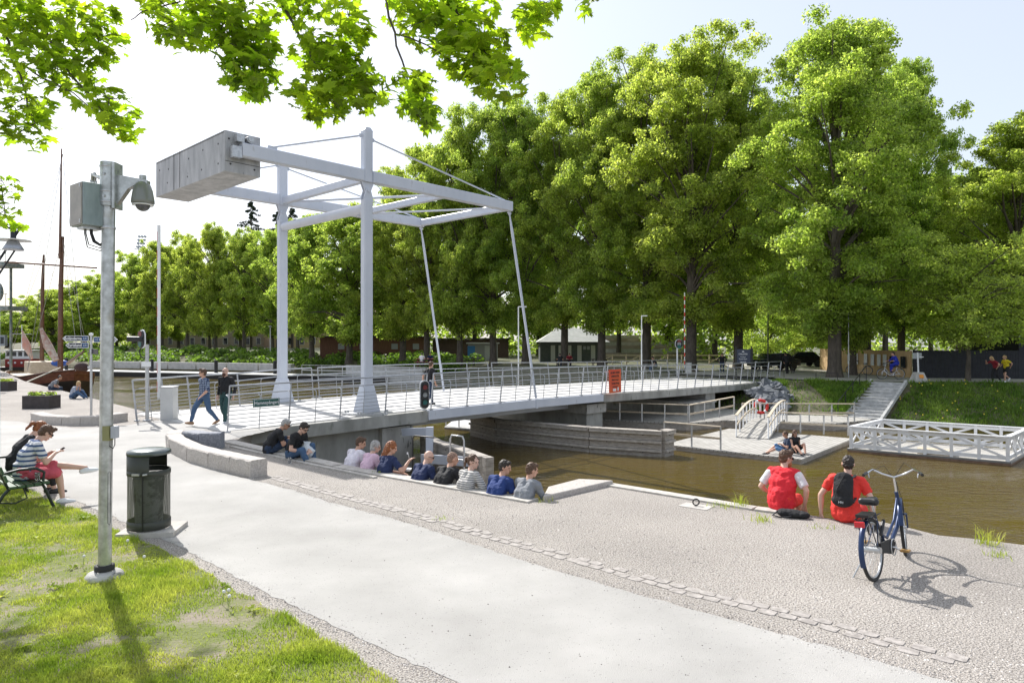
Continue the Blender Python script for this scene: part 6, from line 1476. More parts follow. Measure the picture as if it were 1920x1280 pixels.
C_white = cloth('white_cloth', (.62, .60, .62)); C_pink = cloth('pale_pink_cloth', (.60, .42, .52)); C_grey = cloth('grey_sweater', (.20, .21, .23)); C_red = cloth('red_cloth', (.62, .018, .03)); C_redd = cloth('bright_red_cloth', (.70, .04, .03)); C_short = cloth('pink_red_shorts', (.50, .08, .11)); C_dkgreen = cloth('green_check_trousers', (.02, .06, .06)); C_yel = cloth('yellow_top', (.65, .52, .02)); C_dred = cloth('dark_red_top', (.20, .01, .02)); C_lav = cloth('white_tee_cool', (.66, .62, .68))
S_navy = striped('navy_white_stripes', (.68, .68, .70), (.05, .09, .20), .075, .42); S_thin = striped('thin_grey_stripes', (.55, .53, .50), (.12, .12, .13), .034, .34); S_blue = striped('blue_white_stripes', (.6, .62, .66), (.07, .14, .28), .06, .45); S_plaid = striped('plaid_check', (.30, .36, .46), (.04, .06, .12), .052, .42)
H_brown = mat('brown_hair', (.075, .040, .022), .6, c2=(.13, .07, .04), ns=30, bump=.4, bs=60); H_dark = mat('dark_hair', (.018, .012, .010), .55, c2=(.04, .028, .02), ns=30, bump=.4, bs=60); H_red = mat('red_hair', (.17, .05, .016), .5, c2=(.33, .11, .03), ns=30, bump=.5, bs=50); H_grey = mat('grey_hair', (.30, .29, .28), .6, c2=(.50, .49, .47), ns=30, bump=.4, bs=60); H_blond = mat('blond_hair', (.42, .27, .12), .6, c2=(.60, .42, .22), ns=30, bump=.4, bs=60); H_short = mat('cropped_hair', (.22, .13, .09), .7, c2=(.30, .19, .14), ns=40)
M_eye = mat('eye_dark', (.02, .015, .012), .2); M_lip = mat('lips', (.42, .15, .12), .5)
def ik(S_, Hd, l1, l2, pole):
    S_ = V(S_); Hd = V(Hd); d = Hd-S_; L_ = min(d.length, (l1+l2)*.985); dn_ = d.normalized(); Hd = S_+dn_*L_
    a = (l1*l1-l2*l2+L_*L_)/(2*L_); h = math.sqrt(max(0, l1*l1-a*a)); p = V(pole)-dn_*V(pole).dot(dn_); p.normalize()
    return S_+dn_*a+p*h, Hd
def person(label, loc, face, seat=True, lean=20, bow=12, nod=10, hyaw=0, roll=0, hands=None, knees=None, feet=None, shirt=C_blk, sleeve=.55, pants=C_jean, leg=1.0, shoes=None, hair=H_brown, hstyle='short', skin=M_skin, scale=1.0, vox=.010, extra=None, group=None, glasses=False, female=False, pelz=.10, stand=None, poles=None, toes=None, cat='person', beard=None, lat=0, shrug=0):
    f = V((face[0], face[1], 0)).normalized(); T_ = thing('person', label, cat, loc, rot=math.atan2(-f.x, f.y), group=group); T_.scale = (scale,)*3
    if stand is not None: P0 = V((0, 0, stand))
    else: P0 = V((0, .02, pelz))
    up = lambda a: V((math.sin(math.radians(lat)), math.sin(math.radians(a)), math.cos(math.radians(a)))).normalized()
    C0 = P0+up(lean)*.28; NB = C0+up(lean+bow)*.22; HC = NB+up(lean+bow+nod*.6)*.185+V((0, .015, 0))
    sw_ = .165 if female else .19; tw_ = .055 if female else .07
    SH = {s: NB+V((s*sw_, 0, -.045+shrug)) for s in (-1, 1)}
    hands = hands or {}; H_ = {}; E_ = {}
    for s in (-1, 1):
        tgt = hands.get(s, (s*.16, .42, .12)); pl_ = (poles or {}).get(s, (s*.6, -.5, -.7)); E_[s], H_[s] = ik(SH[s], tgt, .285, .255, pl_)
    hip = {s: P0+V((s*.088, .01, -.0)) for s in (-1, 1)}
    if feet is None: feet = {s: (s*.10, .52, -.32) for s in (-1, 1)} if seat else {s: (s*.1, 0, .08) for s in (-1, 1)}
    K_h = {}; A_ = {}
    for s in (-1, 1):
        kp = (knees or {}).get(s, (s*.12, .5, .6) if seat else (s*.05, 1, 0)); K_h[s], A_[s] = ik(hip[s], feet[s], .43, .42, kp)
    RH = Matrix.Rotation(math.radians(-hyaw), 3, 'Z') @ Matrix.Rotation(math.radians(-(nod+max(0, lean+bow)*.35)), 3, 'X') @ Matrix.Rotation(math.radians(roll), 3, 'Y')
    hp = lambda x, y, z: HC+RH @ V((x, y, z))
    def torso(mb, g, hem=True):
        for x in (-tw_, tw_):
            mb.cap(P0+V((x*1.05, 0, .0)), C0+V((x, 0, 0)), .100+g, .098+g); mb.cap(C0+V((x, 0, 0)), NB+V((x*1.0, -.005, -.075)), .100+g, .082+g)
            mb.cap(NB+V((x*.5, 0, -.03)), SH[1 if x > 0 else -1], .06+g*.8, .056+g*.8)
        mb.cap(P0, C0, .10+g, .105+g)
        if female:
            for x in (-.06, .06): mb.ell(C0+V((x, .075, .07)), .06+g)
    # body --------------------------------------------------
    mb = MB(); torso(mb, 0)
    mb.cap(NB+V((0, 0, -.03)), HC+RH @ V((0, -.015, -.07)), .056, .053)
    mb.ell(HC+RH @ V((0, -.008, .015)), (.074, .093, .098), RH, 16, 12); mb.ell(hp(0, .028, -.055), (.054, .062, .060), RH); mb.ell(hp(0, .07, -.090), (.022, .020, .018), RH)
    mb.cap(hp(0, .084, .018), hp(0, .106, -.022), .009, .014, 8); mb.ell(hp(0, .082, .032), (.05, .012, .010), RH)
    mb.ell(hp(0, .088, -.058), (.024, .010, .008), RH)
    for s in (-1, 1): mb.ell(hp(s*.077, -.008, -.005), (.012, .020, .032), RH, 8, 6)
    fine = vox <= .011
    for s in (-1, 1):
        mb.cap(SH[s], E_[s], .052, .040); mb.cap(E_[s], E_[s].lerp(H_[s], .35), .041, .042); mb.cap(E_[s].lerp(H_[s], .3), H_[s], .041, .026)
        mb.cap(hip[s], K_h[s], .086, .058); mb.cap(K_h[s], K_h[s].lerp(A_[s], .35), .055, .056); mb.cap(K_h[s].lerp(A_[s], .3), A_[s], .055, .036)
        hd_ = (H_[s]-E_[s]).normalized(); hd_ = (hd_+V((0, .25, -.25 if seat else -.1))).normalized(); x, y = frame(hd_, V((-s*.3, .2, 1)))
        pm = H_[s]+hd_*.05; mb.cap(H_[s]+hd_*.012-x*.014, pm+hd_*.03-x*.022, .018, .017); mb.cap(H_[s]+hd_*.012+x*.014, pm+hd_*.03+x*.022, .018, .016); mb.cap(H_[s], pm+hd_*.03, .022, .018)
        if fine:
            for k, (o_, l_) in enumerate(((-.033, .062), (-.012, .074), (.011, .070), (.033, .054))):
                b0 = pm+hd_*.035+x*o_; m0 = b0+hd_*l_*.5+x*o_*.25-y*.004; e0 = m0+hd_*l_*.42-y*l_*.35+x*o_*.1; mb.cap(b0, m0, .0105, .0095, 6); mb.cap(m0, e0, .0095, .0085, 6)
            b0 = H_[s]+hd_*.028-x*s*-.028*(-1); tdir = (hd_*.7+x*(-s)*.75-y*.25).normalized(); b0 = H_[s]+hd_*.025+x*(-s)*.022; mb.cap(b0, b0+tdir*.04, .013, .011, 6); mb.cap(b0+tdir*.04, b0+tdir*.04+(tdir+hd_).normalized()*.03, .011, .009, 6)
        else: mb.cap(pm+hd_*.02, pm+hd_*.07-y*.02, .028, .016)
        td = V((toes or {}).get(s, (s*.15, 1, -.05))).normalized(); hl = A_[s]-td*.04+V((0, 0, -.045)); mb.cap(A_[s], hl, .038, .036); mb.cap(hl, A_[s]+td*.13+V((0, 0, -.055)), .036, .028); 
    body = remeshed(mb.obj('body', skin, T_, local=True), vox if fine else .013, 2)
    # shirt
    if shirt:
        mb = MB(); torso(mb, .016); 
        for s in (-1, 1):
            if sleeve > 0:
                e = SH[s].lerp(E_[s], min(1, sleeve)); mb.cap(SH[s], e, .066, .058-.008*sleeve); d_ = (E_[s]-SH[s]).normalized()
                if sleeve <= 1: mb.tube([SH[s]+d_*.05, e+d_*.03], [.064, .062], 12)
                if sleeve > 1: mb.cap(E_[s], E_[s].lerp(H_[s], sleeve-1), .055, .038)
        mb.cap(P0+V((0, -.03, -.02)), P0+V((0, -.03, .10)), .118, .118)
        remeshed(mb.obj('shirt', shirt, T_, local=True), .013, 2)
    if pants:
        mb = MB(); mb.cap(P0+V((-.085, 0, .04)), P0+V((.085, 0, .04)), .115, .115); mb.cap(P0+V((-.08, .0, -.01)), P0+V((.08, .0, -.01)), .108, .108)
        for s in (-1, 1):
            kq = hip[s].lerp(K_h[s], min(1, leg*2)); mb.cap(hip[s], kq, .104, .075 if leg >= .5 else .088)
            if leg > .5: aq = K_h[s].lerp(A_[s], (leg-.5)*2*.97); mb.cap(K_h[s], aq, .072, .052)
        remeshed(mb.obj('trousers' if leg > .6 else 'shorts', pants, T_, local=True), .014, 2)
    sm_ = shoes or M_black
    for s in (-1, 1):
        td = V((toes or {}).get(s, (s*.15, 1, -.05))).normalized(); mb = MB(); hl = A_[s]-td*.05+V((0, 0, -.05)); mb.cap(hl, A_[s]+td*.08+V((0, 0, -.055)), .046, .044); mb.cap(A_[s]+td*.08+V((0, 0, -.055)), A_[s]+td*.16+V((0, 0, -.062)), .044, .030); mb.cap(A_[s]+V((0, 0, -.02)), hl, .046, .044)
        remeshed(mb.obj('shoe', sm_, T_, local=True), .012, 2)
    # hair
    if hstyle != 'bald':
        mb = MB(); big = {'short': 1, 'crop': .94, 'bob': 1.06, 'long': 1.06, 'pony': 1.0, 'quiff': 1.02, 'bun': 1.0}[hstyle]
        mb.ell(hp(0, -.022, .032), (.082*big, .094*big, .092*big), RH, 16, 12); mb.ell(hp(0, -.045, -.015), (.076*big, .062*big, .075*big), RH)
        if hstyle in ('short', 'quiff'):
            mb.ell(hp(.0, .045, .092), (.060, .038, .030), RH)
            if hstyle == 'quiff': mb.ell(hp(0, .055, .108), (.055, .04, .032), RH)
        if hstyle == 'bob': mb.ell(hp(0, -.03, -.045), (.090, .075, .075), RH)
        if hstyle == 'long': mb.cap(hp(0, -.05, .0), hp(0, -.10, -.20), .085, .060); mb.cap(hp(-.05, -.04, .0), hp(-.07, -.06, -.18), .05, .035); mb.cap(hp(.05, -.04, .0), hp(.07, -.06, -.18), .05, .035); mb.cap(hp(0, -.09, -.18), hp(.02, -.11, -.30), .06, .03)
        if hstyle in ('pony', ): mb.cap(hp(0, -.10, .03), hp(0, -.15, .01), .026, .034); mb.cap(hp(0, -.15, .01), hp(0, -.17, -.13), .032, .012)
        if hstyle == 'bun': mb.ell(hp(0, -.10, .03), .042)
        remeshed(mb.obj('hair', hair, T_, local=True), .009, 1)
    if beard: mb = MB(); mb.ell(hp(0, .055, -.085), (.056, .052, .060), RH); mb.ell(hp(0, .075, -.12), (.035, .03, .05), RH); remeshed(mb.obj('beard', beard, T_, local=True), .009, 1)
    for s in (-1, 1): MB().ell(hp(s*.031, .079, .012), (.012, .008, .008), RH, 8, 6).obj('eye', M_eye, T_, local=True)
    MB().ell(hp(0, .0915, -.057), (.020, .007, .005), RH, 8, 6).obj('mouth', M_lip, T_, local=True)
    if glasses:
        mb = MB()
        for s in (-1, 1): mb.ell(hp(s*.034, .094, .012), (.028, .008, .020), RH, 12, 8); mb.cap(hp(s*.062, .085, .018), hp(s*.082, -.01, .012), .004, .004, 6)
        mb.cap(hp(-.02, .1, .016), hp(.02, .1, .016), .004, .004, 6); mb.obj('sunglasses', M_black, T_, local=True)
    if extra: extra(T_, dict(P0=P0, C0=C0, NB=NB, HC=HC, hp=hp, RH=RH, H=H_, E=E_, SH=SH, K=K_h, A=A_))
    return T_, dict(P0=P0, C0=C0, NB=NB, hp=hp, H=H_, E=E_, SH=SH, K=K_h, A=A_)
def wpos(T_, p): return T_.matrix_basis @ V(p)
def fixw(T_):
    return Matrix.Translation(T_.location) @ T_.rotation_euler.to_matrix().to_4x4() @ Matrix.Diagonal((*T_.scale, 1))
QF = QW                                                 # facing out over the water
def at(px, py, z, push=0.0): p = G(px, py, 0)+QF*push; return V((p.x, p.y, z))
GR = 'people sitting in a row on the quay ledge'
lz = -.30
kn = {-1: (-.16, .46, .18), 1: (.16, .46, .18)}
# two on the upper kerb by the bridge
person('man with grey hair and black tee shirt sitting hunched nearest the bridge slab', G(503, 851), (.9, .45), lean=18, bow=18, nod=20, hyaw=10, shirt=C_blk, sleeve=.55, pants=C_djean, hair=H_grey, glasses=True, hands={-1: (-.08, .46, .36), 1: (.06, .46, .34)}, feet={-1: (-.1, .5, -.1), 1: (.12, .42, -.15)}, knees={-1: (-.1, .5, 1), 1: (.1, .5, 1)})
def bagx(T_, J): pass
tv, jv = person('dark haired man in black V neck tee with a plastic bag on his knees', G(545, 861)+V((0, .1, 0)), (.80, -.35), lean=14, bow=12, nod=32, shirt=C_blk, pants=C_jean, hair=H_dark, hstyle='quiff', glasses=True, skin=M_skinp, hands={-1: (-.05, .42, .22), 1: (.12, .40, .20)}, feet={-1: (-.14, .5, -.12), 1: (.16, .62, -.14)}, knees={-1: (-.2, .5, 1), 1: (.2, .5, 1)})
bgl = G(571, 862)+V((.02, .12, .02)); T = thing('plastic_bag', 'white plastic shopping bag held on the knees of the V neck man', 'bag', bgl)
mb = MB(); vs = []
rr = random.Random(2)
for j, (z, rx, ry) in enumerate(((0, .10, .07), (.05, .16, .10), (.16, .17, .11), (.24, .12, .08), (.30, .06, .05), (.36, .09, .03))):
    for i in range(14): a = 2*PI*i/14; q = 1+.22*(rr.random()-.5); vs.append(bgl+V((rx*math.cos(a)*q, ry*math.sin(a)*q, z+.02*rr.random())))
mb.add(vs, [(j*14+i, j*14+(i+1) % 14, (j+1)*14+(i+1) % 14, (j+1)*14+i) for j in range(5) for i in range(14)]+[tuple(range(14))[::-1]], False).obj('bag', mat('plastic_white', (.66, .70, .74), .4, 0, c2=(.35, .58, .66), ns=3, ramp=(.55, .7)), T)
cg = G(543, 868); T = thing('drinking_cup', 'clear plastic cup standing on the kerb below the plastic bag', 'cup', cg); MB().lathe([(0, 0), (.03, 0), (.04, .12), (.036, .12), (.027, .01), (0, .01)], cg, 16).obj('cup', mg, T)
# the row of eight
person('man in white tee shirt, left end of the row of eight on the quay ledge', at(647, 874, lz, .10), QF, lean=14, bow=15, nod=8, hyaw=55, shirt=C_lav, pants=C_djean, hair=H_brown, group=GR, scale=1.03)
person('grey haired woman in pale pink top second in the quay row', at(676, 881, lz, .10), QF, lean=13, bow=14, nod=10, hyaw=50, shirt=C_pink, pants=C_blk, hair=H_grey, hstyle='bob', female=True, group=GR, scale=1.0, skin=M_skinp)
def food(T_, J): pass
tr_, jr = person('red haired woman in dark top lifting a fork from a takeaway box', at(710, 889, lz, .10), QF, lean=9, bow=11, nod=10, hyaw=60, shirt=C_navy, sleeve=.6, pants=C_jean, hair=H_red, hstyle='long', female=True, group=GR, hands={1: (.36, .34, .52), -1: (.10, .40, .25)}, poles={1: (.6, -.3, -.8)}, scale=1.04)
person('bald man in navy tee and glasses in the middle of the quay row', at(773, 903, lz, .10), QF, lean=16, bow=15, nod=8, hyaw=50, shirt=C_navy, pants=C_djean, hair=H_short, hstyle='bald', glasses=True, skin=M_skinp, group=GR, scale=1.0)
person('close cropped man in black tee beside the striped woman', at(816, 911, lz, .10), QF, lean=18, bow=17, nod=2, hyaw=30, shirt=C_blk, pants=C_jean, hair=H_short, hstyle='crop', group=GR, hands={1: (.34, .50, .14), -1: (-.1, .5, .1)}, scale=1.04)
person('woman with tied brown hair in thin striped top looking right', at(860, 921, lz, .10), QF, lean=13, bow=13, nod=2, hyaw=85, shirt=S_thin, sleeve=1.0, pants=C_jean, hair=H_brown, hstyle='pony', female=True, skin=M_skinp, group=GR, hands={1: (.30, .44, .20), -1: (-.05, .46, .18)}, scale=1.04)
person('dark haired man in royal blue tee second from the right of the quay row', at(918, 931, lz, .10), QF, lean=15, bow=14, nod=5, hyaw=70, shirt=C_blue, pants=C_djean, hair=H_dark, group=GR, scale=1.02)
person('man in long sleeved grey sweater at the right end of the quay row', at(970, 938, lz, .10), QF, lean=14, bow=14, nod=6, hyaw=35, shirt=C_grey, sleeve=1.85, pants=C_blk, hair=H_brown, hstyle='short', group=GR, hands={1: (.30, .40, .04), -1: (-.1, .45, .14)}, scale=1.02)
mw_ = fixw(tr_)
fb = mw_ @ V((.22, .44, .30)); T = thing('takeaway_box', 'open white takeaway food box held by the red haired woman', 'food box', fb)
MB().lathe([(0, 0), (.05, 0), (.085, .05), (.08, .05), (.045, .008), (0, .008)], fb, 8).obj('box', M_white, T)
hf = mw_ @ (jr['H'][1]+V((-.02, .08, .06))); T = thing('plastic_fork', 'white plastic fork in the raised hand of the red haired woman', 'fork', hf)
MB().tube([hf-V((.04, 0, .04)), hf+V((-.06, .0, .06))], .005, 5).obj('handle', M_white, T); MB().box(hf+V((-.075, 0, .075)), (.03, .01, .04)).obj('tines', M_white, T)
# red vest man and backpack man
def hood(T_, J):
    mb = MB(); nb = J['NB']; mb.tube([nb+V((-.11, .02, -.02)), nb+V((-.09, -.07, -.04)), nb+V((0, -.10, -.06)), nb+V((.09, -.07, -.04)), nb+V((.11, .02, -.02))], [.03, .045, .05, .045, .03], 10)
    P0, C0, NB = J['P0'], J['C0'], J['NB']
    for s in (-1, 1):
        sl = MB(); S0, E0 = J['SH'][s], J['E'][s]; d_ = (E0-S0).normalized(); sl.cap(S0+d_*.03, S0.lerp(E0, .62), .074, .066); sl.tube([S0+d_*.05, S0.lerp(E0, .62)+d_*.05], [.074, .071], 12); o_s = remeshed(sl.obj('sleeve', C_white, T_, local=True), .012, 2)
    vs_ = MB()
    for x in (-.07, .07): vs_.cap(P0+V((x*1.05, 0, -.01)), C0+V((x, 0, 0)), .130, .126); vs_.cap(C0+V((x, 0, 0)), NB+V((x*.95, -.008, -.085)), .126, .105)
    vs_.cap(P0+V((0, -.02, 0)), C0, .13, .13); vs_.cap(P0+V((0, -.035, -.02)), P0+V((0, -.035, .12)), .137, .137); vs_.cap(C0+V((0, -.02, 0)), NB+V((0, -.03, -.10)), .125, .10); vs_.cap(NB+V((-.13, -.01, -.05)), NB+V((.13, -.01, -.05)), .082, .082); vs_.cap(C0+V((-.085, 0, 0)), C0+V((.085, 0, 0)), .125, .125); v = remeshed(vs_.obj('vest', C_red, T_, local=True), .013, 2)
    remeshed(mb.obj('hood', C_red, T_, local=True), .011, 2)
person('bearded man in red hooded vest over white tee sitting on the quay edge', at(1462, 958, .02, .05), QF, lean=14, bow=10, nod=4, hyaw=42, shirt=C_red, sleeve=0, pants=C_redd, leg=.44, hair=H_brown, hstyle='quiff', beard=mat('ginger_beard', (.35, .15, .06), .7), glasses=True, skin=M_skinp, extra=hood, hands={1: (.30, .16, .07), -1: (-.25, .3, .15)}, poles={1: (.5, -.4, 0)}, scale=1.02)
def pack(T_, J):
    NB, P0, C0 = J['NB'], J['P0'], J['C0']; mb = MB(); up_ = (NB-P0).normalized(); bk = V((0, -1, 0)); bk = (bk-up_*bk.dot(up_)).normalized()
    Rm = Matrix((V((1, 0, 0)), -bk, up_)).transposed(); c = P0.lerp(NB, .62)+bk*.20
    mb.box(c+up_*-.02, (.24, .10, .34), Rm); mb.ell(c+up_*.15, (.13, .07, .10), Rm); mb.ell(c-up_*.14+bk*.02, (.145, .085, .10), Rm); mb.ell(c+bk*.04, (.13, .06, .18), Rm)
    b_ = remeshed(mb.obj('backpack_tmp', C_blk, T_, local=True), .012, 4)
    b_.name = 'rucksack'
    st = MB()
    for s in (-1, 1): st.tube([c+up_*.16+V((s*.08, 0, 0)), NB+V((s*.11, -.03, .035)), NB+V((s*.12, .09, -.06)), C0+V((s*.15, .10, .0)), c-up_*.15+V((s*.13, 0, 0))], .018, 8)
    st.tube([c+up_*.2+V((-.03, 0, 0)), c+up_*.26, c+up_*.2+V((.03, 0, 0))], .008, 6)
    st.obj('strap', M_black, T_, local=True)
    fl = MB().tube([c+up_*.2+bk*.085+V((.02, 0, 0)), c+bk*.108+V((-.06, 0, 0)), c-up_*.12+bk*.115+V((-.08, 0, 0))], .006, 6).obj('zip', M_rubber, T_, local=True)
    R2 = Matrix((V((1, 0, 0)), up_, bk)).transposed(); text('HH', .045, M_white, T_, c-up_*.17+bk*.112, R2, ext=.003)
TB, JB = person('dark haired man in red tee wearing a black rucksack on the quay edge', at(1583, 979, .02, .05), QF, lean=8, bow=8, nod=6, hyaw=-8, shirt=C_redd, sleeve=.5, pants=C_redd, leg=.44, hair=H_dark, hstyle='crop', skin=M_skinp, extra=pack, hands={1: (.33, .10, .05), -1: (-.33, .06, .05)}, poles={1: (.6, -.3, 0), -1: (-.6, -.3, 0)}, scale=1.03)
# black bag lying by red vest man
bgp = G(1486, 970); T = thing('shoulder_bag', 'black bag lying flat on the gravel by the red vest man', 'bag', bgp)
mb = MB(); Rz = Matrix.Rotation(-.5, 3, 'Z'); mb.ell(bgp+V((0, .03, .055)), (.19, .11, .06), Rz, 16, 10); mb.ell(bgp+V((.12, -.02, .05)), (.12, .10, .055), Rz); mb.ell(bgp+V((-.10, .06, .06)), (.10, .09, .06), Rz)
remeshed(mb.obj('pouch', C_blk, T), .010, 2); MB().tube([bgp+V((-.18, .1, .08)), bgp+V((-.28, .04, .03)), bgp+V((-.2, -.06, .02)), bgp+V((-.05, -.08, .04))], .012, 6).obj('strap', M_black, T)
# bench couple
RZ = Matrix.Rotation(brot, 3, 'Z')
TM, JM = person('man in navy striped tee and pink shorts sitting cross legged on the bench', bh+RZ @ V((.40, .02, .44)), bf, lean=10, bow=18, nod=30, shirt=S_navy, sleeve=.6, pants=C_short, leg=.46, shoes=M_white, hair=H_brown, hstyle='quiff', glasses=True, skin=M_skinp, hands={1: (.10, .42, .38), -1: (-.06, .42, .38)}, feet={1: (.10, .52, -.36), -1: (.22, .88, .10)}, knees={1: (.1, 1, .4), -1: (-.1, .3, 1.2)}, toes={1: (.1, 1, -.1), -1: (.25, 1, .1)})
ph = fixw(TM) @ (JM['H'][1].lerp(JM['H'][-1], .5)+V((0, .09, .02))); T = thing('mobile_phone', 'dark phone held in both hands by the man on the bench', 'phone', ph); MB().box(ph, (.075, .012, .14), RZ @ Matrix.Rotation(math.radians(-55), 3, 'X')).obj('case', M_black, T, bevel=.003); MB().box(ph+RZ @ Matrix.Rotation(math.radians(-55), 3, 'X') @ V((0, -.008, 0)), (.066, .003, .125), RZ @ Matrix.Rotation(math.radians(-55), 3, 'X')).obj('screen', M_glass, T)
person('woman with ginger ponytail and black top leaning forward on the bench', bh+RZ @ V((-.50, .10, .44)), bf, lean=16, bow=16, nod=26, shirt=C_blk, sleeve=0, pants=C_blk, leg=.9, hair=H_red, hstyle='pony', female=True, skin=M_skinp, hands={1: (.12, .38, .22), -1: (-.05, .38, .22)}, feet={1: (.08, .55, -.36), -1: (-.10, .52, -.36)}, knees={1: (.05, 1, .5), -1: (-.05, 1, .5)})
# walkers
def wk(st): return {1: (.10, .36*st, .10+.0), -1: (-.10, -.30*st, .14)}
person('man in blue plaid shirt, jeans and sunglasses striding off the bridge', G(384, 797), (-.62, -.78), seat=False, stand=.90, lean=2, bow=3, nod=2, hyaw=25, shirt=S_plaid, sleeve=1.0, pants=C_jean, shoes=mat('tan_shoe', (.30, .17, .09), .6), hair=H_brown, hstyle='quiff', glasses=True, hands={1: (.20, -.12, .86), -1: (-.22, .22, .90)}, feet={1: (.09, .40, .09), -1: (-.09, -.34, .15)}, knees={1: (0, 1, .1), -1: (0, 1, 0)}, toes={1: (.1, 1, .2), -1: (-.1, 1, -.45)}, poles={1: (.4, -1, 0), -1: (-.4, -1, 0)}, scale=1.03)
person('bald bearded man in black cardigan beside the plaid shirt man', G(424, 793), (-.2, -1), seat=False, stand=.90, lean=1, bow=2, nod=0, hyaw=15, shirt=C_blk, sleeve=1.9, pants=C_dkgreen, shoes=mat('white_trainer', (.55, .57, .6), .5), hair=H_dark, hstyle='bald', beard=mat('brown_beard', (.09, .035, .02), .7), glasses=True, skin=M_skinp, hands={1: (.24, .05, .86), -1: (-.26, .0, .86)}, feet={1: (.10, -.16, .10), -1: (-.09, .20, .08)}, toes={1: (.1, 1, -.2), -1: (-.1, 1, 0)}, poles={1: (.4, -1, 0), -1: (-.4, -1, 0)}, scale=1.04)
person('man in black tee walking away across the bridge deck', BR(3.2, -1.4, zd(3)+.015), (BS.x, BS.y), seat=False, stand=.90, lean=3, bow=6, nod=6, shirt=C_blk, pants=C_djean, hair=H_brown, hands={1: (.24, .12, .84), -1: (-.24, -.1, .86)}, feet={1: (.1, -.2, .12), -1: (-.1, .24, .08)}, poles={1: (.4, -1, 0), -1: (-.4, -1, 0)})
# left quay
person('person in grey shirt sitting on the far left quay edge near the ship', G(95, 731), (.9, .4), lean=24, bow=16, nod=10, shirt=C_grey, pants=C_djean, hair=H_dark, hstyle='crop', vox=.014)
person('curly blond child in blue striped top sitting on the left quay edge', G(136, 747), (.9, -.1), lean=16, bow=14, nod=8, shirt=S_blue, sleeve=.6, pants=C_jean, hair=H_blond, hstyle='bob', vox=.014, hands={1: (.1, .3, .5), -1: (-.1, .3, .5)}, feet={1: (.1, .7, .06), -1: (-.1, .66, .06)}, knees={1: (.3, .2, 1), -1: (-.3, .2, 1)}, scale=.95)
# dock pair
zk = ZD+.0
person('person in dark blue top lounging on the floating dock with bent knees', G(1478, 852, ZD)+V((.0, .1, 0)), (-.9, .1), lean=-8, bow=14, nod=20, shirt=C_djean, pants=cloth('blue_shorts', (.10, .20, .36)), leg=.5, hair=H_brown, hstyle='bun', female=True, vox=.014, hands={1: (.05, .25, .40), -1: (-.1, .25, .40)}, feet={1: (.1, .72, .06), -1: (-.1, .82, .06)}, knees={1: (.1, .0, 1), -1: (-.1, .0, 1)})
person('woman in black bikini top and sunglasses sitting on the floating dock', G(1490, 850, ZD)+V((.1, .25, 0)), (.1, -1), lean=-6, bow=10, nod=6, shirt=C_blk, sleeve=0, pants=C_blk, leg=.3, hair=H_brown, hstyle='long', female=True, glasses=True, skin=M_skin, vox=.014, hands={1: (.16, .4, .1), -1: (-.2, -.1, .05)}, feet={1: (.1, .74, .06), -1: (-.12, .6, .06)}, knees={1: (.2, 0, 1), -1: (-.2, 0, .6)})
# far people
g0 = D(1868, 0, 41.8); g0.z = .12
person('woman in dark red top with fair hair pointing left before the black building', g0, (-1, -.1), seat=False, stand=.88, shirt=C_dred, pants=C_blk, hair=H_blond, hstyle='long', female=True, vox=.014, hands={1: (.15, .55, 1.30), -1: (-.2, .1, .9)}, feet={1: (.1, .15, .08), -1: (-.1, -.2, .12)}, scale=.98, shoes=M_white)
g0 = D(1887, 0, 41.9); g0.z = .12
person('fair haired woman in yellow top and black shorts jogging by the black building', g0, (-1, -.2), seat=False, stand=.88, lean=4, shirt=C_yel, pants=C_blk, leg=.3, hair=H_blond, hstyle='pony', female=True, vox=.014, hands={1: (.2, .2, 1.0), -1: (-.2, -.1, .95)}, feet={1: (.1, -.32, .22), -1: (-.1, .22, .08)}, toes={1: (0, .6, -.8)}, scale=.98, shoes=M_white)
g0 = D(1476, 0, 53); g0.z = .12
person('person in black walking with a small dark dog near the huge lime trunk', g0, (0, 1), seat=False, stand=.90, shirt=C_blk, sleeve=1.8, pants=C_blk, hair=H_dark, vox=.014, hands={1: (.25, .1, .85), -1: (-.25, 0, .86)}, feet={1: (.1, .1, .08), -1: (-.1, -.15, .08)})
g0 = D(1354, 0, 55); g0.z = .05
person('person in dark clothes standing at the right end of the bridge', g0, (-.3, -1), seat=False, stand=.90, shirt=C_blk, sleeve=1.8, pants=C_djean, hair=H_dark, vox=.014, hands={1: (.25, .1, .85), -1: (-.25, 0, .86)})
g0 = D(1230, 0, 56); g0.z = .05
person('person in black sitting low behind the bridge railing under the limes', g0+V((0, 0, .45)), (-1, -.2), lean=12, shirt=C_blk, pants=C_jean, hair=H_dark, vox=.014)
for i, (x, y, f_, sh, lb) in enumerate([(-8.9, 67.3, (0, 1), C_white, 'person in white at the dark red picnic table'), (-8.2, 68.8, (0, -1), C_navy, 'person in navy at the far side of the dark red picnic table'), (4.6, 65.3, (0, 1), C_blk, 'person in black at the picnic table before the kiosk'), (5.6, 66.8, (0, -1), C_dred, 'person in dark red at the picnic table before the kiosk')]):
    person(lb, V((x, y, .60)), f_, lean=12, shirt=sh, pants=C_djean, hair=[H_dark, H_brown, H_dark, H_brown][i], vox=.016, hands={1: (.15, .4, .3), -1: (-.15, .4, .3)}, feet={1: (.1, .4, -.4), -1: (-.1, .4, -.4)})
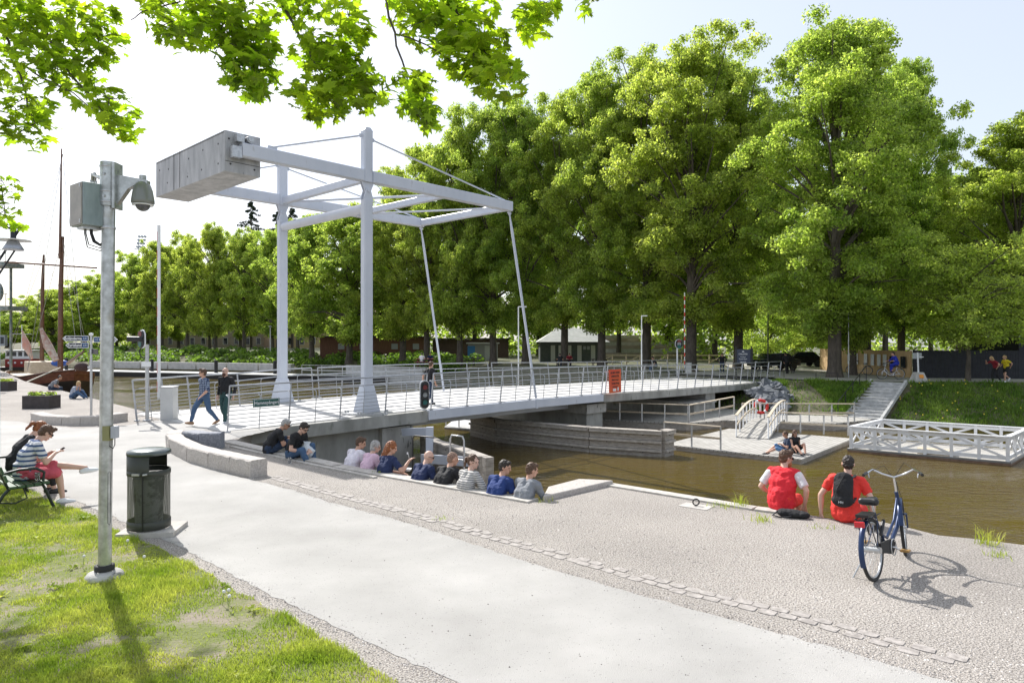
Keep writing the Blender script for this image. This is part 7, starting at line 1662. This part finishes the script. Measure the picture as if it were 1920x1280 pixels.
# small dog
dg = D(1487, 0, 52.5); dg.z = .12; T = thing('dog', 'small dark dog beside the person in black near the huge lime trunk', 'dog', dg)
mb = MB(); mb.cap(dg+V((0, -.18, .32)), dg+V((0, .15, .34)), .085, .10); mb.cap(dg+V((0, .18, .38)), dg+V((0, .27, .50)), .06, .055); mb.ell(dg+V((0, .30, .52)), (.055, .08, .06)); mb.cap(dg+V((0, .34, .51)), dg+V((0, .42, .49)), .035, .025)
for sx in (-.06, .06):
    mb.cap(dg+V((sx, .14, .30)), dg+V((sx, .15, .15)), .035, .022); mb.cap(dg+V((sx, .15, .15)), dg+V((sx, .15, .03)), .022, .02)
    mb.cap(dg+V((sx, -.16, .30)), dg+V((sx, -.10, .18)), .045, .025); mb.cap(dg+V((sx, -.10, .18)), dg+V((sx, -.20, .12)), .022, .018); mb.cap(dg+V((sx, -.20, .12)), dg+V((sx, -.17, .03)), .018, .02); mb.ell(dg+V((sx*.8, .27, .58)), (.018, .015, .03))
mb.cap(dg+V((0, -.22, .34)), dg+V((0, -.36, .46)), .022, .012); remeshed(mb.obj('body', mat('dark_fur', (.02, .017, .015), .8), T), .014, 2)
# ================================================================ BICYCLES
M_bk = mat('bicycle_blue', (.015, .035, .10), .3, .2); M_chrome = mat('chrome', (.65, .66, .68), .18, 1.0); M_alu = mat('aluminium', (.55, .56, .57), .35, .8); M_amber = mat('pedal_amber', (.35, .20, .06), .4); M_redl = mat('rear_reflector', (.55, .02, .03), .25)
def wheel(T_, c, ax, fw, R_, rim=M_alu, detail=True, name='wheel'):
    """c centre, ax axle unit, fw in-plane unit (perp)"""
    u = V(fw).normalized(); a = V(ax).normalized(); w_ = a.cross(u).normalized()
    w = bpy.data.objects.new(name, None); col.objects.link(w); w.parent = T_; ORI[w.name] = V((0, 0, 0))
    ring = lambda r: [c+u*math.cos(t)*r+w_*math.sin(t)*r for t in [2*PI*i/40 for i in range(41)]]
    MB().tube(ring(R_-.019), .019, 8, cap=False).obj('tyre', M_rubber, w, local=True); MB().tube(ring(R_-.045), .012, 6, cap=False).obj('rim', rim, w, local=True)
    MB().cyl(c-a*.045, c+a*.045, .022, n=12).obj('hub', M_alu, w, local=True)
    mb = MB(); ns_ = 28 if detail else 14
    for i in range(ns_):
        t = 2*PI*i/ns_; s_ = 1 if i % 2 else -1; t2 = t+(.5 if (i//2) % 2 else -.5); mb.tube([c+a*s_*.03+(u*math.cos(t2)+w_*math.sin(t2))*.02, c+(u*math.cos(t)+w_*math.sin(t))*(R_-.05)], .0016 if detail else .003, 4, cap=False)
    mb.obj('spokes', M_alu, w, local=True); return w
def bicycle(label, loc, rot, WB=1.12, R_=.34, frame_m=M_bk, lean_=0, steer=0, fender=M_bk, detail=True, basket=False, group=None, kick=True):
    T_ = thing('bicycle', label, 'bicycle', loc, rot=rot, group=group); T_.rotation_euler = (0, math.radians(lean_), rot)
    r = V((0, 0, R_)); f = V((0, WB, R_)); bb = V((0, .44, .28)); st = V((0, .22, .62)); hd_ = V((0, WB-.20, .80)); hb = V((0, WB-.13, .55))
    X = V((1, 0, 0)); wheel(T_, r, X, V((0, 1, 0)), R_, detail=detail)
    Rs = Matrix.Rotation(math.radians(-steer), 3, 'Z'); pv = hb
    def S_(p): return pv+Rs @ (V(p)-pv) if True else p
    fc = S_(f); wheel(T_, fc, Rs @ X, Rs @ V((0, 1, 0)), R_, detail=detail)
    fm = MB(); fm.tube([hb+V((0, -.02, .0)), V((0, WB-.34, .40)), V((0, .62, .27)), bb], .024, 10); fm.tube([hd_+V((0, .0, -.08)), V((0, WB-.40, .50)), V((0, .52, .36)), V((0, .37, .42))], .017, 8)
    fm.tube([bb, st, V((0, .19, .70))], .018, 10); fm.tube([hb+V((0, -.0, -.04)), hd_], .023, 10); fm.cyl(bb-X*.04, bb+X*.04, .028, n=12)
    for s in (-1, 1): fm.tube([bb+X*s*.03, r+X*s*.06+V((0, .1, 0)), r+X*s*.06], .010, 6); fm.tube([V((s*.012, .21, .60)), r+X*s*.06], .008, 6)
    fm.obj('frame', frame_m, T_, local=True)
    fk = MB()
    for s in (-1, 1): fk.tube([S_(hb+X*s*.03+V((0, .01, -.03))), S_(f+X*s*.055+V((0, -.05, .18))), S_(f+X*s*.055)], [.014, .013, .009], 8)
    fk.obj('fork', frame_m, T_, local=True)
    hbm = MB(); top = hd_+V((0, -.03, .17)); fk2 = MB().tube([hd_, top], .013, 8); fk2.obj('stem', M_chrome, T_, local=True)
    pts = [(-.30, -.26, .07), (-.27, -.14, .08), (-.22, .0, .10), (-.12, .05, .04), (0, .04, .0), (.12, .05, .04), (.22, .0, .10), (.27, -.14, .08), (.30, -.26, .07)]
    hbm.tube([top+Rs @ V(p) for p in pts], .012, 8); hb_ = hbm.obj('handlebar', M_chrome, T_, local=True)
    for s in (-1, 1):
        MB().tube([top+Rs @ V((s*.275, -.16, .08)), top+Rs @ V((s*.302, -.28, .07))], .018, 8).obj('grip', M_black, hb_, local=True)
        MB().tube([top+Rs @ V((s*.262, -.12, .075)), top+Rs @ V((s*.25, -.20, .03))], .006, 6).obj('brake_lever', M_chrome, hb_, local=True)
    MB().tube([top+Rs @ V((.24, -.08, .09)), top+Rs @ V((.12, .16, .16)), top+Rs @ V((.0, .18, -.02)), S_(f+V((.03, -.02, .35)))], .0035, 5).tube([top+Rs @ V((-.24, -.08, .09)), top+Rs @ V((-.1, .2, .12)), top+Rs @ V((.02, .14, -.08)), hb], .0035, 5).obj('brake_cable', M_black, T_, local=True)
    MB().cyl((0, .21, .62), (0, .165, .80), .013, n=8).obj('seat_post', M_chrome, T_, local=True)
    mb = MB(); sc_ = V((0, .14, .845)); mb.cap(sc_+V((-.06, -.08, 0)), sc_+V((.06, -.08, 0)), .045, .045); mb.cap(sc_+V((-.07, -.09, -.0)), sc_+V((0, .06, 0)), .04, .035); mb.cap(sc_+V((.07, -.09, -.0)), sc_+V((0, .06, 0)), .04, .035); mb.cap(sc_, sc_+V((0, .15, -.005)), .035, .024)
    remeshed(mb.obj('saddle', M_black, T_, local=True), .009, 3)
    def fend(c, R2, a0, a1, par, rot_=None):
        mb = MB(); vs = []; K = 16
        for i in range(K+1):
            t = math.radians(a0+(a1-a0)*i/K)
            for xx, dr in ((-.028, -.012), (-.018, 0), (.018, 0), (.028, -.012)):
                q = V((xx, math.cos(t)*(R2+dr), math.sin(t)*(R2+dr))); vs.append(c+(rot_ @ q if rot_ else q))
        mb.add(vs, [(i*4+j, i*4+j+1, (i+1)*4+j+1, (i+1)*4+j) for i in range(K) for j in range(3)], True); return mb.obj('mudguard', fender, par, local=True)
    fend(r, R_+.02, 60, 200, T_); fend(fc, R_+.02, 20, 165, T_, Rs)
    if detail:
        # chain guard, crank, pedals, rack, lights
        mb = MB(); pr = [(.0+.06, .345+.02), (.05, .30), (.44, .20), (.53, .25), (.54, .31), (.46, .37), (.05, .40)]
        k = len(pr); mb.add([V((.055, y, z)) for y, z in pr]+[V((.075, y, z)) for y, z in pr], [tuple(range(k)), tuple(range(k, 2*k))[::-1]]+[(i, (i+1) % k, k+(i+1) % k, k+i) for i in range(k)]).obj('chain_guard', M_rubber, T_, local=True)
        MB().tube([bb+V((.085, .09*math.cos(t), .09*math.sin(t))) for t in [2*PI*i/20 for i in range(21)]], .006, 6).obj('chainring', M_alu, T_, local=True)
        for s, aa in ((1, -.4), (-1, PI-.4)):
            e = bb+V((s*.10, .17*math.cos(aa), .17*math.sin(aa))); MB().tube([bb+V((s*.06, 0, 0)), bb+V((s*.10, 0, 0)), e], .010, 6).obj('crank', M_alu, T_, local=True); MB().box(e+V((s*.055, 0, 0)), (.09, .075, .022)).obj('pedal', M_amber, T_, local=True)
        rk_ = MB(); zr = .70
        rk_.tube([V((-.06, .20, zr)), V((-.065, -.25, zr)), V((.065, -.25, zr)), V((.06, .20, zr))], .006, 6)
        for y in (-.12, .02): rk_.tube([V((-.063, y, zr)), V((.063, y, zr))], .005, 6)
        for s in (-1, 1): rk_.tube([V((s*.063, -.2, zr)), r+V((s*.065, 0, 0))], .006, 6); rk_.tube([V((s*.063, -.0, zr)), r+V((s*.065, 0.02, 0))], .006, 6)
        rk_.obj('rack', M_black, T_, local=True); MB().box((0, -.10, zr+.03), (.13, .22, .03)).obj('spring_clip', M_black, T_, local=True)
        MB().box((0, -.30, zr-.04), (.10, .035, .06)).obj('rear_light', M_redl, T_, local=True, bevel=.006)
        mb = MB(); mb.cap(V((.09, .18, .62)), V((.09, .05, .50)), .02, .02); mb.tube([V((0, .05+.115*math.cos(t), .57+.1*math.sin(t))) for t in [math.radians(a) for a in range(-40, 221, 20)]], .010, 6); mb.obj('wheel_lock', M_black, T_, local=True)
        MB().cyl(r-X*.09, r+X*.09, .034, n=14).obj('gear_hub', M_alu, T_, local=True)
        if kick: MB().tube([r+V((-.07, .06, -.02)), V((-.22, -.05, .012))], .009, 6).obj('kickstand', M_alu, T_, local=True)
    if basket: 
        bk = MB(); bc_ = top+Rs @ V((0, .18, -.05))
        for z, q in ((-.12, .8), (0, .9), (.12, 1)): bk.tube([bc_+Rs @ V((x*.17*q, y*.13*q, z)) for x, y in ((-1, -1), (1, -1), (1, 1), (-1, 1), (-1, -1))], .006, 5)
        for x, y in ((-1, -1), (0, -1), (1, -1), (1, 0), (1, 1), (0, 1), (-1, 1), (-1, 0)): bk.tube([bc_+Rs @ V((x*.136, y*.104, -.12)), bc_+Rs @ V((x*.17, y*.13, .12))], .005, 5)
        bk.obj('basket', M_black, T_, local=True)
    return T_
b0 = G(1642, 1089); b1 = G(1703, 1042); d_ = b1-b0
BK = bicycle('blue step through bicycle on its kickstand in the gravel beside the rucksack man', V((b0.x, b0.y, .0)), math.atan2(-d_.x, d_.y), WB=1.24, R_=.335, lean_=-6, steer=-14)
for nm in (): pass
R90 = math.radians(90)
cb2 = D(1678, 0, 44.6); cb2.z = .12
bicycle('white framed bicycle ridden left by the person in blue above the steps', V((cb2.x+.3, cb2.y, .12)), R90, frame_m=M_white, fender=M_black, detail=False, basket=True, WB=1.15, R_=.36)
person('cyclist in bright blue clothes riding left past the light board fence', V((cb2.x+.13, cb2.y, .12+.93)), (-1, 0), lean=14, bow=8, nod=0, shirt=cloth('cobalt_cloth', (.015, .03, .34)), sleeve=1.5, pants=MATS['cobalt_cloth'], leg=.85, hair=H_dark, female=True, vox=.014, hands={1: (.28, .50, .28), -1: (-.28, .50, .28)}, feet={1: (.1, .26, -.60), -1: (-.1, .35, -.38)}, knees={1: (.1, 1, .5), -1: (-.1, 1, .5)})
bicycle('dark bicycle with front basket parked against the light board fence', V((26.2, 50.3, .12)), R90*.75, frame_m=M_timberl, fender=M_black, detail=False, basket=True, R_=.34)
bake()
